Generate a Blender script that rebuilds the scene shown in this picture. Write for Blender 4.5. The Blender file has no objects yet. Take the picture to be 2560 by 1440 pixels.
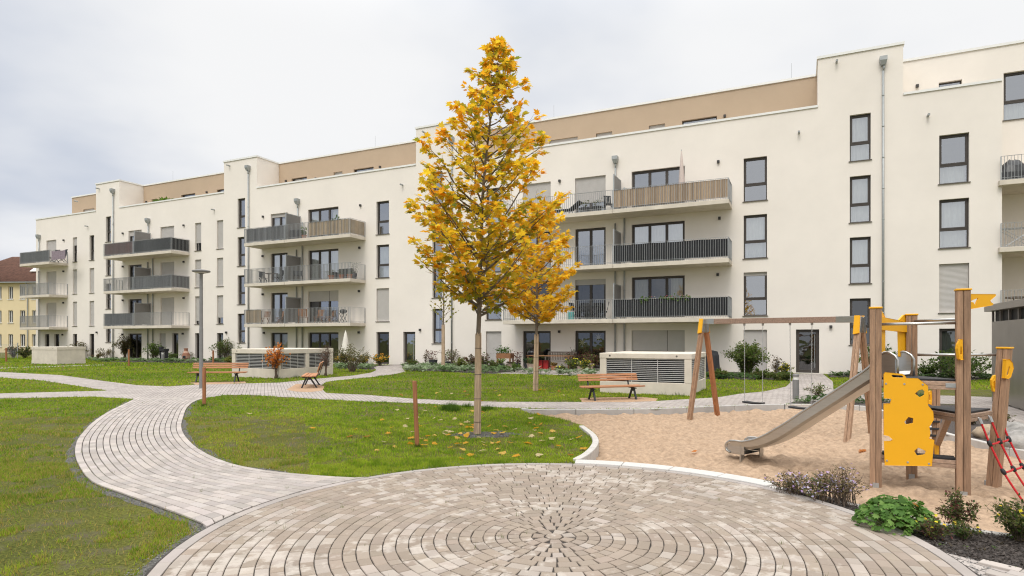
import bpy, bmesh, math, random
import numpy as np
from mathutils import Vector, Matrix

random.seed(11)
rng = np.random.default_rng(11)
R = math.radians
sc = bpy.context.scene
COL = sc.collection

# ------------------------------------------------------------------ survey
# camera model recovered from the vanishing points (level camera, 2560 px wide)
F = 1532.0; HC = 1.65; U0 = 1280.0; V0 = 848.0
ALPHA = math.atan2(F, 3258.0)              # facade turned against the image plane
CA, SA = math.cos(ALPHA), math.sin(ALPHA)


def gp(u, v, z=0.0):
    """survey: ground point (height z) that was sighted at u, v"""
    y = F * (HC - z) / (v - V0)
    return ((u - U0) / F * y, y)


PX, PY = gp(2020, V0 + 0.0215 * (2020 + 1978))   # origin of the facade frame


def ws(u, t=0.0):
    """survey: facade coordinate s on the plane t behind the facade"""
    q = (u - U0) / F
    ox, oy = PX + t * SA, PY + t * CA
    return (q * oy - ox) / (CA + q * SA)


def wz(u, v, t=0.0):
    s = ws(u, t)
    return HC + (V0 - v) / F * (PY + t * CA - s * SA)


def w2(s, t):
    """facade frame -> world x, y"""
    return (PX + s * CA + t * SA, PY - s * SA + t * CA)


def st(x, y):
    """world -> facade frame"""
    dx, dy = x - PX, y - PY
    return (dx * CA - dy * SA, dx * SA + dy * CA)


# ------------------------------------------------------------------ materials
def new_mat(name):
    m = bpy.data.materials.new(name)
    m.use_nodes = True
    nt = m.node_tree
    b = nt.nodes['Principled BSDF']
    return m, nt, b


def mat(name, colr, rough=0.7, metal=0.0, var=0.12, scale=6.0, bump=0.0, bscale=40.0,
        attr=False, spec=0.35, stretch=None, hue2=None, transl=0.0, detail=6.0):
    """principled material with noise-driven colour variation, optional bump, per-face tint"""
    m, nt, b = new_mat(name)
    N, L = nt.nodes, nt.links
    tc = N.new('ShaderNodeTexCoord')
    src = tc.outputs['Object']
    if stretch:
        mp = N.new('ShaderNodeMapping')
        mp.inputs['Scale'].default_value = stretch
        L.new(src, mp.inputs['Vector'])
        src = mp.outputs['Vector']
    nz = N.new('ShaderNodeTexNoise')
    nz.inputs['Scale'].default_value = scale
    nz.inputs['Detail'].default_value = detail
    nz.inputs['Roughness'].default_value = 0.65
    L.new(src, nz.inputs['Vector'])
    mr = N.new('ShaderNodeMapRange')
    mr.inputs[1].default_value = 0.3
    mr.inputs[2].default_value = 0.7
    L.new(nz.outputs['Fac'], mr.inputs[0])
    mx = N.new('ShaderNodeMix'); mx.data_type = 'RGBA'
    c = Vector(colr)
    lo = c * (1 - var)
    hi = Vector(hue2) if hue2 else c * (1 + var)
    mx.inputs[6].default_value = (*[min(1, x) for x in lo], 1)
    mx.inputs[7].default_value = (*[min(1, x) for x in hi], 1)
    L.new(mr.outputs[0], mx.inputs[0])
    out = mx.outputs[2]
    if attr:
        at = N.new('ShaderNodeAttribute'); at.attribute_name = 'Col'
        mu = N.new('ShaderNodeMix'); mu.data_type = 'RGBA'; mu.blend_type = 'MULTIPLY'
        mu.inputs[0].default_value = 1.0
        L.new(out, mu.inputs[6]); L.new(at.outputs['Color'], mu.inputs[7])
        out = mu.outputs[2]
    L.new(out, b.inputs['Base Color'])
    b.inputs['Roughness'].default_value = rough
    b.inputs['Metallic'].default_value = metal
    b.inputs['Specular IOR Level'].default_value = spec
    if bump:
        n2 = N.new('ShaderNodeTexNoise')
        n2.inputs['Scale'].default_value = bscale
        n2.inputs['Detail'].default_value = 8
        L.new(src, n2.inputs['Vector'])
        bp = N.new('ShaderNodeBump')
        bp.inputs['Strength'].default_value = bump
        bp.inputs['Distance'].default_value = 0.02
        L.new(n2.outputs['Fac'], bp.inputs['Height'])
        L.new(bp.outputs['Normal'], b.inputs['Normal'])
    if transl:
        tr = N.new('ShaderNodeBsdfTranslucent')
        L.new(out, tr.inputs['Color'])
        ms = N.new('ShaderNodeMixShader')
        ms.inputs[0].default_value = transl
        L.new(b.outputs[0], ms.inputs[1]); L.new(tr.outputs[0], ms.inputs[2])
        L.new(ms.outputs[0], N['Material Output'].inputs['Surface'])
    return m


# ------------------------------------------------------------------ objects
def tag(o, label=None, cat=None, group=None, kind=None):
    if label: o['label'] = label
    if cat: o['category'] = cat
    if group: o['group'] = group
    if kind: o['kind'] = kind
    return o


def empty(name, loc=(0, 0, 0), rz=0.0, label=None, cat=None, group=None):
    o = bpy.data.objects.new(name, None)
    o.location = loc; o.rotation_euler = (0, 0, rz)
    o.empty_display_size = 0.2
    COL.objects.link(o)
    return tag(o, label, cat, group)


def copy_tree(o, parent=None):
    c = o.copy(); COL.objects.link(c)
    if parent: c.parent = parent
    for ch in list(o.children):
        copy_tree(ch, c)
    return c


def np_obj(name, V, Fc, m, parent=None, cols=None, loc=None, smooth=False):
    """mesh object out of numpy arrays; Fc is (n,3) or (n,4); cols one rgb per face"""
    V = np.asarray(V, dtype=np.float32); Fc = np.asarray(Fc, dtype=np.int32)
    me = bpy.data.meshes.new(name)
    n, k = Fc.shape
    me.vertices.add(len(V)); me.vertices.foreach_set('co', V.ravel())
    me.loops.add(n * k); me.loops.foreach_set('vertex_index', Fc.ravel())
    me.polygons.add(n)
    me.polygons.foreach_set('loop_start', np.arange(0, n * k, k, dtype=np.int32))
    me.update(calc_edges=True)
    if cols is not None:
        a = me.attributes.new('Col', 'FLOAT_COLOR', 'FACE')
        c4 = np.ones((n, 4), dtype=np.float32); c4[:, :3] = cols
        a.data.foreach_set('color', c4.ravel())
    me.polygons.foreach_set('use_smooth', np.full(n, smooth, dtype=bool))
    me.materials.append(m)
    o = bpy.data.objects.new(name, me)
    COL.objects.link(o)
    if parent: o.parent = parent
    if loc is not None: o.location = loc
    return o


class MB:
    """collects shapes and links them as ONE mesh object"""
    def __init__(self):
        self.v = []; self.f = []; self.c = []; self.cur = (1, 1, 1)

    def add(self, pts, faces):
        n = len(self.v)
        self.v += [tuple(p) for p in pts]
        for f in faces:
            self.f.append(tuple(n + i for i in f)); self.c.append(self.cur)
        return self

    def quad(self, a, b, c, d):
        return self.add((a, b, c, d), ((0, 1, 2, 3),))

    def box(self, x0, x1, y0, y1, z0, z1):
        return self.add([(x0, y0, z0), (x1, y0, z0), (x1, y1, z0), (x0, y1, z0),
                         (x0, y0, z1), (x1, y0, z1), (x1, y1, z1), (x0, y1, z1)],
                        ((3, 2, 1, 0), (4, 5, 6, 7), (0, 1, 5, 4), (1, 2, 6, 5), (2, 3, 7, 6), (3, 0, 4, 7)))

    def bar(self, p, q, w, h, up=(0, 0, 1)):
        """rectangular beam from p to q, width w across, height h along up"""
        p, q = Vector(p), Vector(q)
        d = (q - p).normalized(); up = Vector(up)
        sx = d.cross(up)
        if sx.length < 1e-4: sx = d.cross(Vector((0, 1, 0)))
        sx.normalize(); uz = sx.cross(d).normalized()
        a, b = sx * w / 2, uz * h / 2
        return self.add([p - a - b, p + a - b, p + a + b, p - a + b, q - a - b, q + a - b, q + a + b, q - a + b],
                        ((3, 2, 1, 0), (4, 5, 6, 7), (0, 1, 5, 4), (1, 2, 6, 5), (2, 3, 7, 6), (3, 0, 4, 7)))

    def tube(self, pts, rad, n=8, cap=True):
        pts = [Vector(p) for p in pts]
        if not isinstance(rad, (list, tuple)): rad = [rad] * len(pts)
        V = []; prev = None
        for i, p in enumerate(pts):
            d = (pts[min(i + 1, len(pts) - 1)] - pts[max(i - 1, 0)])
            d = d.normalized() if d.length > 1e-9 else Vector((0, 0, 1))
            if prev is None:
                x = d.cross(Vector((0, 0, 1)))
                if x.length < 1e-3: x = d.cross(Vector((0, 1, 0)))
            else:
                x = prev - d * prev.dot(d)
            x.normalize(); y = d.cross(x); prev = x
            for k in range(n):
                a = 2 * math.pi * k / n
                V.append(p + (x * math.cos(a) + y * math.sin(a)) * rad[i])
        Fs = []
        for i in range(len(pts) - 1):
            for k in range(n):
                k2 = (k + 1) % n
                Fs.append((i * n + k, i * n + k2, i * n + n + k2, i * n + n + k))
        if cap:
            Fs.append(tuple(range(n - 1, -1, -1)))
            Fs.append(tuple((len(pts) - 1) * n + k for k in range(n)))
        return self.add(V, Fs)

    def lathe(self, prof, n=16, c=(0, 0, 0)):
        """prof = [(r, z)...] around the z axis at c"""
        V = []
        for r, z in prof:
            for k in range(n):
                a = 2 * math.pi * k / n
                V.append((c[0] + r * math.cos(a), c[1] + r * math.sin(a), c[2] + z))
        Fs = []
        for i in range(len(prof) - 1):
            for k in range(n):
                k2 = (k + 1) % n
                Fs.append((i * n + k, i * n + k2, i * n + n + k2, i * n + n + k))
        Fs.append(tuple(range(n - 1, -1, -1)))
        Fs.append(tuple((len(prof) - 1) * n + k for k in range(n)))
        return self.add(V, Fs)

    def plate(self, outer, holes, o, ax, ay, th):
        """flat plate with holes: 2-d outlines in the frame o, ax, ay, thickness th along ax x ay"""
        o, ax, ay = Vector(o), Vector(ax).normalized(), Vector(ay).normalized()
        nn = ax.cross(ay) * (th / 2)
        bm = bmesh.new(); E = []
        for loop in [outer] + list(holes):
            vs = [bm.verts.new((x, y, 0)) for x, y in loop]
            E += [bm.edges.new((vs[i], vs[(i + 1) % len(vs)])) for i in range(len(vs))]
        bmesh.ops.triangle_fill(bm, use_beauty=True, use_dissolve=False, edges=E)
        bm.verts.index_update()
        tri = [[v.index for v in f.verts] for f in bm.faces]
        co = [v.co.copy() for v in bm.verts]
        bm.free()
        P = lambda c, s: o + ax * c.x + ay * c.y + nn * s
        n = len(co)
        Fs = []
        for t in tri:
            a, b, c = [co[i] for i in t]
            if (b - a).cross(c - a).z < 0: t = t[::-1]
            Fs.append(tuple(t)); Fs.append(tuple(n + i for i in t[::-1]))
        V = [P(c, 1) for c in co] + [P(c, -1) for c in co]
        k = 0
        for loop in [outer] + list(holes):
            m_ = len(loop)
            for i in range(m_):
                a, b = k + i, k + (i + 1) % m_
                Fs.append((a, n + a, n + b, b))
            k += m_
        return self.add(V, Fs)

    def build(self, name, m, parent=None, smooth=False, bevel=0.0, loc=None, rz=None, seg=2, fix=False):
        me = bpy.data.meshes.new(name)
        me.from_pydata([tuple(p) for p in self.v], [], self.f)
        if any(c != (1, 1, 1) for c in self.c) or True:
            a = me.attributes.new('Col', 'FLOAT_COLOR', 'FACE')
            c4 = np.ones((len(self.f), 4), dtype=np.float32); c4[:, :3] = self.c
            a.data.foreach_set('color', c4.ravel())
        if fix:
            bm = bmesh.new(); bm.from_mesh(me)
            bmesh.ops.recalc_face_normals(bm, faces=bm.faces); bm.to_mesh(me); bm.free()
        me.materials.append(m)
        if smooth:
            me.polygons.foreach_set('use_smooth', np.ones(len(self.f), dtype=bool))
        o = bpy.data.objects.new(name, me)
        COL.objects.link(o)
        if parent: o.parent = parent
        if loc is not None: o.location = loc
        if rz is not None: o.rotation_euler = (0, 0, rz)
        if bevel:
            bv = o.modifiers.new('Bevel', 'BEVEL'); bv.width = bevel; bv.segments = seg
            bv.limit_method = 'ANGLE'; bv.angle_limit = R(40)
        return o


def in_poly(P, poly):
    """numpy even-odd test for points P (n,2)"""
    poly = np.asarray(poly); x, y = P[:, 0], P[:, 1]
    ins = np.zeros(len(P), dtype=bool)
    x0, y0 = poly[:, 0], poly[:, 1]; x1, y1 = np.roll(x0, -1), np.roll(y0, -1)
    for a, b, c, d in zip(x0, y0, x1, y1):
        if b == d: continue
        k = ((b > y) != (d > y)) & (x < (c - a) * (y - b) / (d - b) + a)
        ins ^= k
    return ins


def smooth_line(pts, n=6, closed=False):
    """Catmull-Rom through the points"""
    P = [np.array(p, float) for p in pts]; out = []
    m = len(P)
    for i in range(m if closed else m - 1):
        a, b = P[i], P[(i + 1) % m]
        p0 = P[i - 1] if (i > 0 or closed) else a
        p3 = P[(i + 2) % m] if (i + 2 < m or closed) else b
        for k in range(n):
            t = k / n
            out.append(0.5 * ((2 * a) + (b - p0) * t + (2 * p0 - 5 * a + 4 * b - p3) * t * t + (3 * a - p0 - 3 * b + p3) * t ** 3))
    if not closed: out.append(P[-1])
    return [tuple(p) for p in out]


def vnoise(P, scale, seed=0):
    """cheap smooth value noise on 2-d points, 0..1"""
    r = np.random.default_rng(seed); T = r.random((256, 256))
    Q = np.asarray(P) * scale + 1000.0
    i = np.floor(Q).astype(int); f = Q - i; f = f * f * (3 - 2 * f)
    a = T[i[:, 0] % 256, i[:, 1] % 256]; b = T[(i[:, 0] + 1) % 256, i[:, 1] % 256]
    c = T[i[:, 0] % 256, (i[:, 1] + 1) % 256]; d = T[(i[:, 0] + 1) % 256, (i[:, 1] + 1) % 256]
    return (a * (1 - f[:, 0]) + b * f[:, 0]) * (1 - f[:, 1]) + (c * (1 - f[:, 0]) + d * f[:, 0]) * f[:, 1]


def fnoise(P, scale, seed=0, oct=3):
    s = 0; a = 1; tot = 0
    for k in range(oct):
        s = s + a * vnoise(P, scale * 2 ** k, seed + k); tot += a; a *= 0.5
    return s / tot


# ---- leaves
def leaf_maple():
    r = [(0.05, 0.02), (0.34, 0.0), (0.27, 0.15), (0.56, 0.32), (0.36, 0.40), (0.47, 0.66), (0.2, 0.57), (0.15, 0.76)]
    out = r + [(0, 1.0)] + [(-x, y) for x, y in r[::-1]]
    V = [(0, 0.36, -0.05)] + [(x, y, 0.10 * abs(x) - 0.10 * (y - 0.3) ** 2 * 0.8) for x, y in out]
    n = len(out)
    return np.array(V, float), np.array([(0, 1 + i, 1 + (i + 1) % n) for i in range(n)])


def leaf_oval():
    V = [(0, 0, 0), (0.28, 0.45, 0.07), (0, 1.0, -0.05), (-0.28, 0.45, 0.07), (0, 0.5, 0)]
    return np.array(V, float), np.array([(0, 1, 4), (1, 2, 4), (2, 3, 4), (3, 0, 4)])


def leaf_lobed():
    r = [(0.3, -0.12), (0.62, 0.12), (0.42, 0.26), (0.66, 0.58), (0.34, 0.56), (0.2, 0.95)]
    out = r + [(0, 0.8)] + [(-x, y) for x, y in r[::-1]]
    V = [(0, 0.25, 0.0)] + [(x, y, -0.22 * (x * x + (y - 0.25) ** 2)) for x, y in out]
    n = len(out)
    return np.array(V, float), np.array([(0, 1 + i, 1 + (i + 1) % n) for i in range(n)])


def leaves(tmpl, pos, ydir, zdir, size, cols):
    """array of leaves -> V, F, per-face colours"""
    T, TF = tmpl
    pos = np.asarray(pos, float); y = np.asarray(ydir, float); z = np.asarray(zdir, float)
    y = y / np.linalg.norm(y, axis=1, keepdims=True)
    x = np.cross(y, z); x /= np.linalg.norm(x, axis=1, keepdims=True) + 1e-9
    z = np.cross(x, y)
    size = np.asarray(size, float).reshape(-1, 1, 1)
    V = pos[:, None, :] + size * (T[None, :, 0:1] * x[:, None] + T[None, :, 1:2] * y[:, None] + T[None, :, 2:3] * z[:, None])
    n, k = len(pos), len(T)
    Fc = (TF[None] + (np.arange(n) * k)[:, None, None]).reshape(-1, 3)
    C = np.repeat(np.asarray(cols, float), len(TF), axis=0)
    return V.reshape(-1, 3), Fc, C


def rand_dirs(n):
    d = rng.normal(size=(n, 3))
    return d / np.linalg.norm(d, axis=1, keepdims=True)
# ------------------------------------------------------------------ camera, light, world
cam = bpy.data.cameras.new('camera'); camo = bpy.data.objects.new('camera', cam); COL.objects.link(camo)
camo.location = (0, 0, HC); camo.rotation_euler = (R(90), 0, 0)
cam.sensor_width = 36; cam.lens = F / 2560 * 36; cam.shift_y = (V0 - 720) / 2560
cam.clip_end = 2000; cam.clip_start = 0.05
sc.camera = camo

SUN_EL, SUN_AZ = R(52), R(205)             # azimuth clockwise from +y: behind the camera, a little left
sl = bpy.data.lights.new('sun', 'SUN'); sl.energy = 1.5; sl.angle = R(24); sl.color = (1.0, 0.96, 0.9)
so = bpy.data.objects.new('sun', sl); COL.objects.link(so)
sd = Vector((math.sin(SUN_AZ) * math.cos(SUN_EL), math.cos(SUN_AZ) * math.cos(SUN_EL), math.sin(SUN_EL)))
so.rotation_euler = (-sd).to_track_quat('-Z', 'Y').to_euler()

w = bpy.data.worlds.new('World'); sc.world = w; w.use_nodes = True
N, L = w.node_tree.nodes, w.node_tree.links
bg = N['Background']
sky = N.new('ShaderNodeTexSky'); sky.sky_type = 'NISHITA'; sky.sun_disc = False
sky.sun_elevation = SUN_EL; sky.sun_rotation = SUN_AZ; sky.dust_density = 4.0
bg.inputs['Strength'].default_value = 0.1
bg2 = N.new('ShaderNodeBackground')        # the closed cloud deck
tc = N.new('ShaderNodeTexCoord')
sep = N.new('ShaderNodeSeparateXYZ'); L.new(tc.outputs['Generated'], sep.inputs[0])
# project the direction on a flat deck so clouds foreshorten towards the horizon
zc = N.new('ShaderNodeMath'); zc.operation = 'MAXIMUM'; zc.inputs[1].default_value = 0.0; L.new(sep.outputs['Z'], zc.inputs[0])
za = N.new('ShaderNodeMath'); za.operation = 'ADD'; za.inputs[1].default_value = 0.22; L.new(zc.outputs[0], za.inputs[0])
dv = N.new('ShaderNodeVectorMath'); dv.operation = 'DIVIDE'
cz = N.new('ShaderNodeCombineXYZ')
for i in range(3): L.new(za.outputs[0], cz.inputs[i])
L.new(tc.outputs['Generated'], dv.inputs[0]); L.new(cz.outputs[0], dv.inputs[1])
n1 = N.new('ShaderNodeTexNoise'); n1.inputs['Scale'].default_value = 0.9; n1.inputs['Detail'].default_value = 5; n1.inputs['Roughness'].default_value = 0.5
mp = N.new('ShaderNodeMapping'); mp.inputs['Location'].default_value = (3.1, 0.4, 0.0); L.new(dv.outputs[0], mp.inputs['Vector'])
L.new(mp.outputs['Vector'], n1.inputs['Vector'])
# gentle darker bank to the left (west) of the view
lx = N.new('ShaderNodeMapRange'); lx.interpolation_type = 'SMOOTHSTEP'
lx.inputs[1].default_value = -0.74; lx.inputs[2].default_value = -0.38; lx.inputs[3].default_value = 0.0; lx.inputs[4].default_value = 0.34
L.new(sep.outputs['X'], lx.inputs[0])
ad = N.new('ShaderNodeMath'); ad.operation = 'ADD'; L.new(n1.outputs['Fac'], ad.inputs[0]); L.new(lx.outputs[0], ad.inputs[1])
cr = N.new('ShaderNodeMapRange'); cr.interpolation_type = 'SMOOTHSTEP'
cr.inputs[1].default_value = 0.40; cr.inputs[2].default_value = 0.84; L.new(ad.outputs[0], cr.inputs[0])
cm = N.new('ShaderNodeMix'); cm.data_type = 'RGBA'
cm.inputs[6].default_value = (0.54, 0.60, 0.72, 1); cm.inputs[7].default_value = (0.95, 0.955, 0.965, 1)
L.new(cr.outputs[0], cm.inputs[0])
L.new(cm.outputs[2], bg2.inputs['Color'])
# overcast luminance: zenith brighter than the horizon
zr = N.new('ShaderNodeMapRange'); zr.interpolation_type = 'SMOOTHSTEP'
zr.inputs[1].default_value = 0.42; zr.inputs[2].default_value = 0.95; zr.inputs[3].default_value = 1.0; zr.inputs[4].default_value = 2.75
L.new(sep.outputs['Z'], zr.inputs[0]); L.new(zr.outputs[0], bg2.inputs['Strength'])
mxs = N.new('ShaderNodeMixShader'); mxs.inputs[0].default_value = 0.94
L.new(bg.outputs[0], mxs.inputs[1]); L.new(bg2.outputs[0], mxs.inputs[2])
L.new(mxs.outputs[0], N['World Output'].inputs['Surface'])
sc.view_settings.view_transform = 'Standard'; sc.view_settings.look = 'None'
sc.view_settings.exposure = 0.04; sc.view_settings.gamma = 1.0

# ------------------------------------------------------------------ shared materials
M = {}
M['plaster'] = mat('cream_plaster', (0.80, 0.742, 0.672), 0.9, var=0.045, scale=0.35, bump=0.12, bscale=60, spec=0.15)
M['plaster_brown'] = mat('brown_plaster', (0.475, 0.365, 0.262), 0.9, var=0.04, scale=0.5, bump=0.12, bscale=60, spec=0.15)
M['coping'] = mat('white_metal_coping', (0.78, 0.77, 0.74), 0.5, var=0.04, scale=2)
M['concrete'] = mat('pale_concrete', (0.62, 0.56, 0.47), 0.85, var=0.10, scale=2.2, bump=0.1, bscale=30, spec=0.2)
M['frame'] = mat('dark_bronze_frame', (0.062, 0.052, 0.045), 0.45, var=0.1, scale=5)
M['sill'] = mat('grey_brown_sill', (0.12, 0.105, 0.09), 0.5, var=0.1)
M['shutter'] = mat('roller_shutter_grey', (0.50, 0.475, 0.45), 0.55, var=0.04, scale=3)
M['steel'] = mat('galvanised_steel', (0.40, 0.41, 0.41), 0.45, metal=0.55, var=0.12, scale=12)
M['zinc'] = mat('zinc_pipe', (0.36, 0.375, 0.37), 0.5, metal=0.4, var=0.1, scale=8)
M['divider'] = mat('grey_frosted_panel', (0.20, 0.19, 0.18), 0.4, var=0.06, scale=4)
M['lampbox'] = mat('dark_wall_lamp', (0.05, 0.047, 0.045), 0.5)
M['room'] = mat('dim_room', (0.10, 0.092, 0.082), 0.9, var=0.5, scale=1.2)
M['curtain'] = mat('white_curtain', (0.80, 0.80, 0.76), 0.9, var=0.08, scale=3)
M['curtain_green'] = mat('sage_curtain', (0.20, 0.24, 0.22), 0.9, var=0.1, scale=3)
M['cutglass'] = None


def glass_mat(name, tint, refl=0.16, thru=0.8):
    m, nt, b = new_mat(name)
    N, L = nt.nodes, nt.links
    tr = N.new('ShaderNodeBsdfTransparent'); tr.inputs[0].default_value = (*tint, 1)
    gl = N.new('ShaderNodeBsdfGlossy'); gl.inputs['Roughness'].default_value = 0.015; gl.inputs[0].default_value = (0.92, 0.95, 1.0, 1)
    lw = N.new('ShaderNodeLayerWeight'); lw.inputs[0].default_value = 0.25
    tcn = N.new('ShaderNodeTexCoord'); nz = N.new('ShaderNodeTexNoise'); nz.inputs['Scale'].default_value = 1.3
    L.new(tcn.outputs['Object'], nz.inputs['Vector'])
    bp = N.new('ShaderNodeBump'); bp.inputs['Strength'].default_value = 0.05; bp.inputs['Distance'].default_value = 0.1
    L.new(nz.outputs['Fac'], bp.inputs['Height']); L.new(bp.outputs[0], gl.inputs['Normal'])
    mr = N.new('ShaderNodeMapRange'); mr.inputs[3].default_value = refl; mr.inputs[4].default_value = 0.9
    L.new(lw.outputs['Fresnel'], mr.inputs[0])
    ms = N.new('ShaderNodeMixShader'); L.new(mr.outputs[0], ms.inputs[0])
    L.new(tr.outputs[0], ms.inputs[1]); L.new(gl.outputs[0], ms.inputs[2])
    L.new(ms.outputs[0], N['Material Output'].inputs['Surface'])
    return m


M['glass'] = glass_mat('window_glass', (0.80, 0.83, 0.82), 0.40)
M['glass_dark'] = glass_mat('dim_reflection_glass', (0.62, 0.63, 0.61), 0.12)  # dimmer copy of the glass: missing sky reflection set by tint and weak gloss
M['wood'] = mat('weathered_wood', (0.30, 0.185, 0.115), 0.7, var=0.35, scale=5, stretch=(9, 9, 0.7), bump=0.25, bscale=30, attr=True)
M['wood_h'] = mat('weathered_wood_beam', (0.33, 0.225, 0.16), 0.7, var=0.3, scale=5, stretch=(0.7, 9, 9), bump=0.25, bscale=30, attr=True)
M['slat'] = mat('orange_bench_slat', (0.42, 0.20, 0.10), 0.55, var=0.28, scale=4, stretch=(0.8, 12, 12), bump=0.15, attr=True)
M['iron'] = mat('dark_cast_iron', (0.03, 0.032, 0.035), 0.5, var=0.2)
M['black'] = mat('black_plastic', (0.022, 0.022, 0.024), 0.6, var=0.2)
M['yellow'] = mat('yellow_panel', (0.78, 0.39, 0.012), 0.42, var=0.03, scale=3, bump=0.03, bscale=120)
M['inox'] = mat('brushed_inox', (0.50, 0.49, 0.465), 0.28, metal=0.9, var=0.08, scale=6, stretch=(1, 1, 8))
M['red'] = mat('red_rope', (0.50, 0.018, 0.022), 0.7, var=0.2, scale=60, bump=0.4, bscale=200)
M['post'] = mat('round_post_wood', (0.30, 0.125, 0.055), 0.65, var=0.3, scale=4, stretch=(8, 8, 0.6), bump=0.2)
M['bark'] = mat('maple_bark', (0.17, 0.135, 0.10), 0.85, var=0.35, scale=9, stretch=(3, 3, 0.7), bump=0.5, bscale=40)
M['twig'] = mat('brown_twig', (0.13, 0.095, 0.07), 0.85, var=0.3, scale=9)
M['reed'] = mat('reed_mat', (0.46, 0.34, 0.23), 0.85, var=0.4, scale=6, stretch=(14, 14, 0.6), bump=0.5, bscale=30, attr=True)
M['leaf'] = mat('leaf_tinted', (1, 1, 1), 0.5, var=0.14, scale=14, attr=True, transl=0.5, spec=0.2)
M['petal'] = mat('petal_tinted', (1, 1, 1), 0.6, var=0.1, scale=14, attr=True, transl=0.3)
M['terracotta'] = mat('terracotta', (0.36, 0.15, 0.08), 0.8, var=0.2, scale=8, bump=0.1)
M['potdark'] = mat('dark_grey_pot', (0.05, 0.052, 0.056), 0.55, var=0.2)
M['potstone'] = mat('stone_pot', (0.40, 0.31, 0.25), 0.85, var=0.2, scale=8)
M['fabric_dark'] = mat('dark_fabric', (0.035, 0.036, 0.04), 0.85, var=0.3, scale=6, bump=0.3, bscale=14)
M['fabric_white'] = mat('offwhite_fabric', (0.72, 0.68, 0.60), 0.9, var=0.06, scale=5)
M['fabric_pink'] = mat('faded_pink_fabric', (0.62, 0.52, 0.47), 0.9, var=0.08, scale=5)
M['grey_paint'] = mat('grey_painted_metal', (0.225, 0.22, 0.215), 0.5, metal=0.2, var=0.08, scale=5)
M['rock'] = mat('grey_boulder', (0.27, 0.255, 0.235), 0.9, var=0.35, scale=7, bump=0.5, bscale=14, attr=True)
sc.cycles.filter_width = 1.15
# ------------------------------------------------------------------ the long apartment building
BLD = empty('apartment_building', (PX, PY, 0), -ALPHA,
            'long cream rendered apartment building with stepped tower blocks, balconies and brown top floor', 'building')
HEAD = [2.12, 4.98, 7.83, 10.68]           # window heads of the four full storeys
WH = 2.16                                   # opening height
THEAD = [3.55, 6.40, 9.25, 12.12]           # stair tower windows sit half a storey higher
ZPAR, ZTOW, TPEN = 12.70, 15.0, 2.1
S_LEFT, S_END, S_FAR = ws(90), ws(2505), 15.0
TOWERS = [(ws(240), ws(298.5)), (ws(560), ws(642)), (ws(1040), ws(1150)), (ws(2045), ws(2258))]
openings = []                               # (s0, s1, z0, z1) on t = 0
open_pen = []                               # on t = TPEN
REV = 0.2


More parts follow.
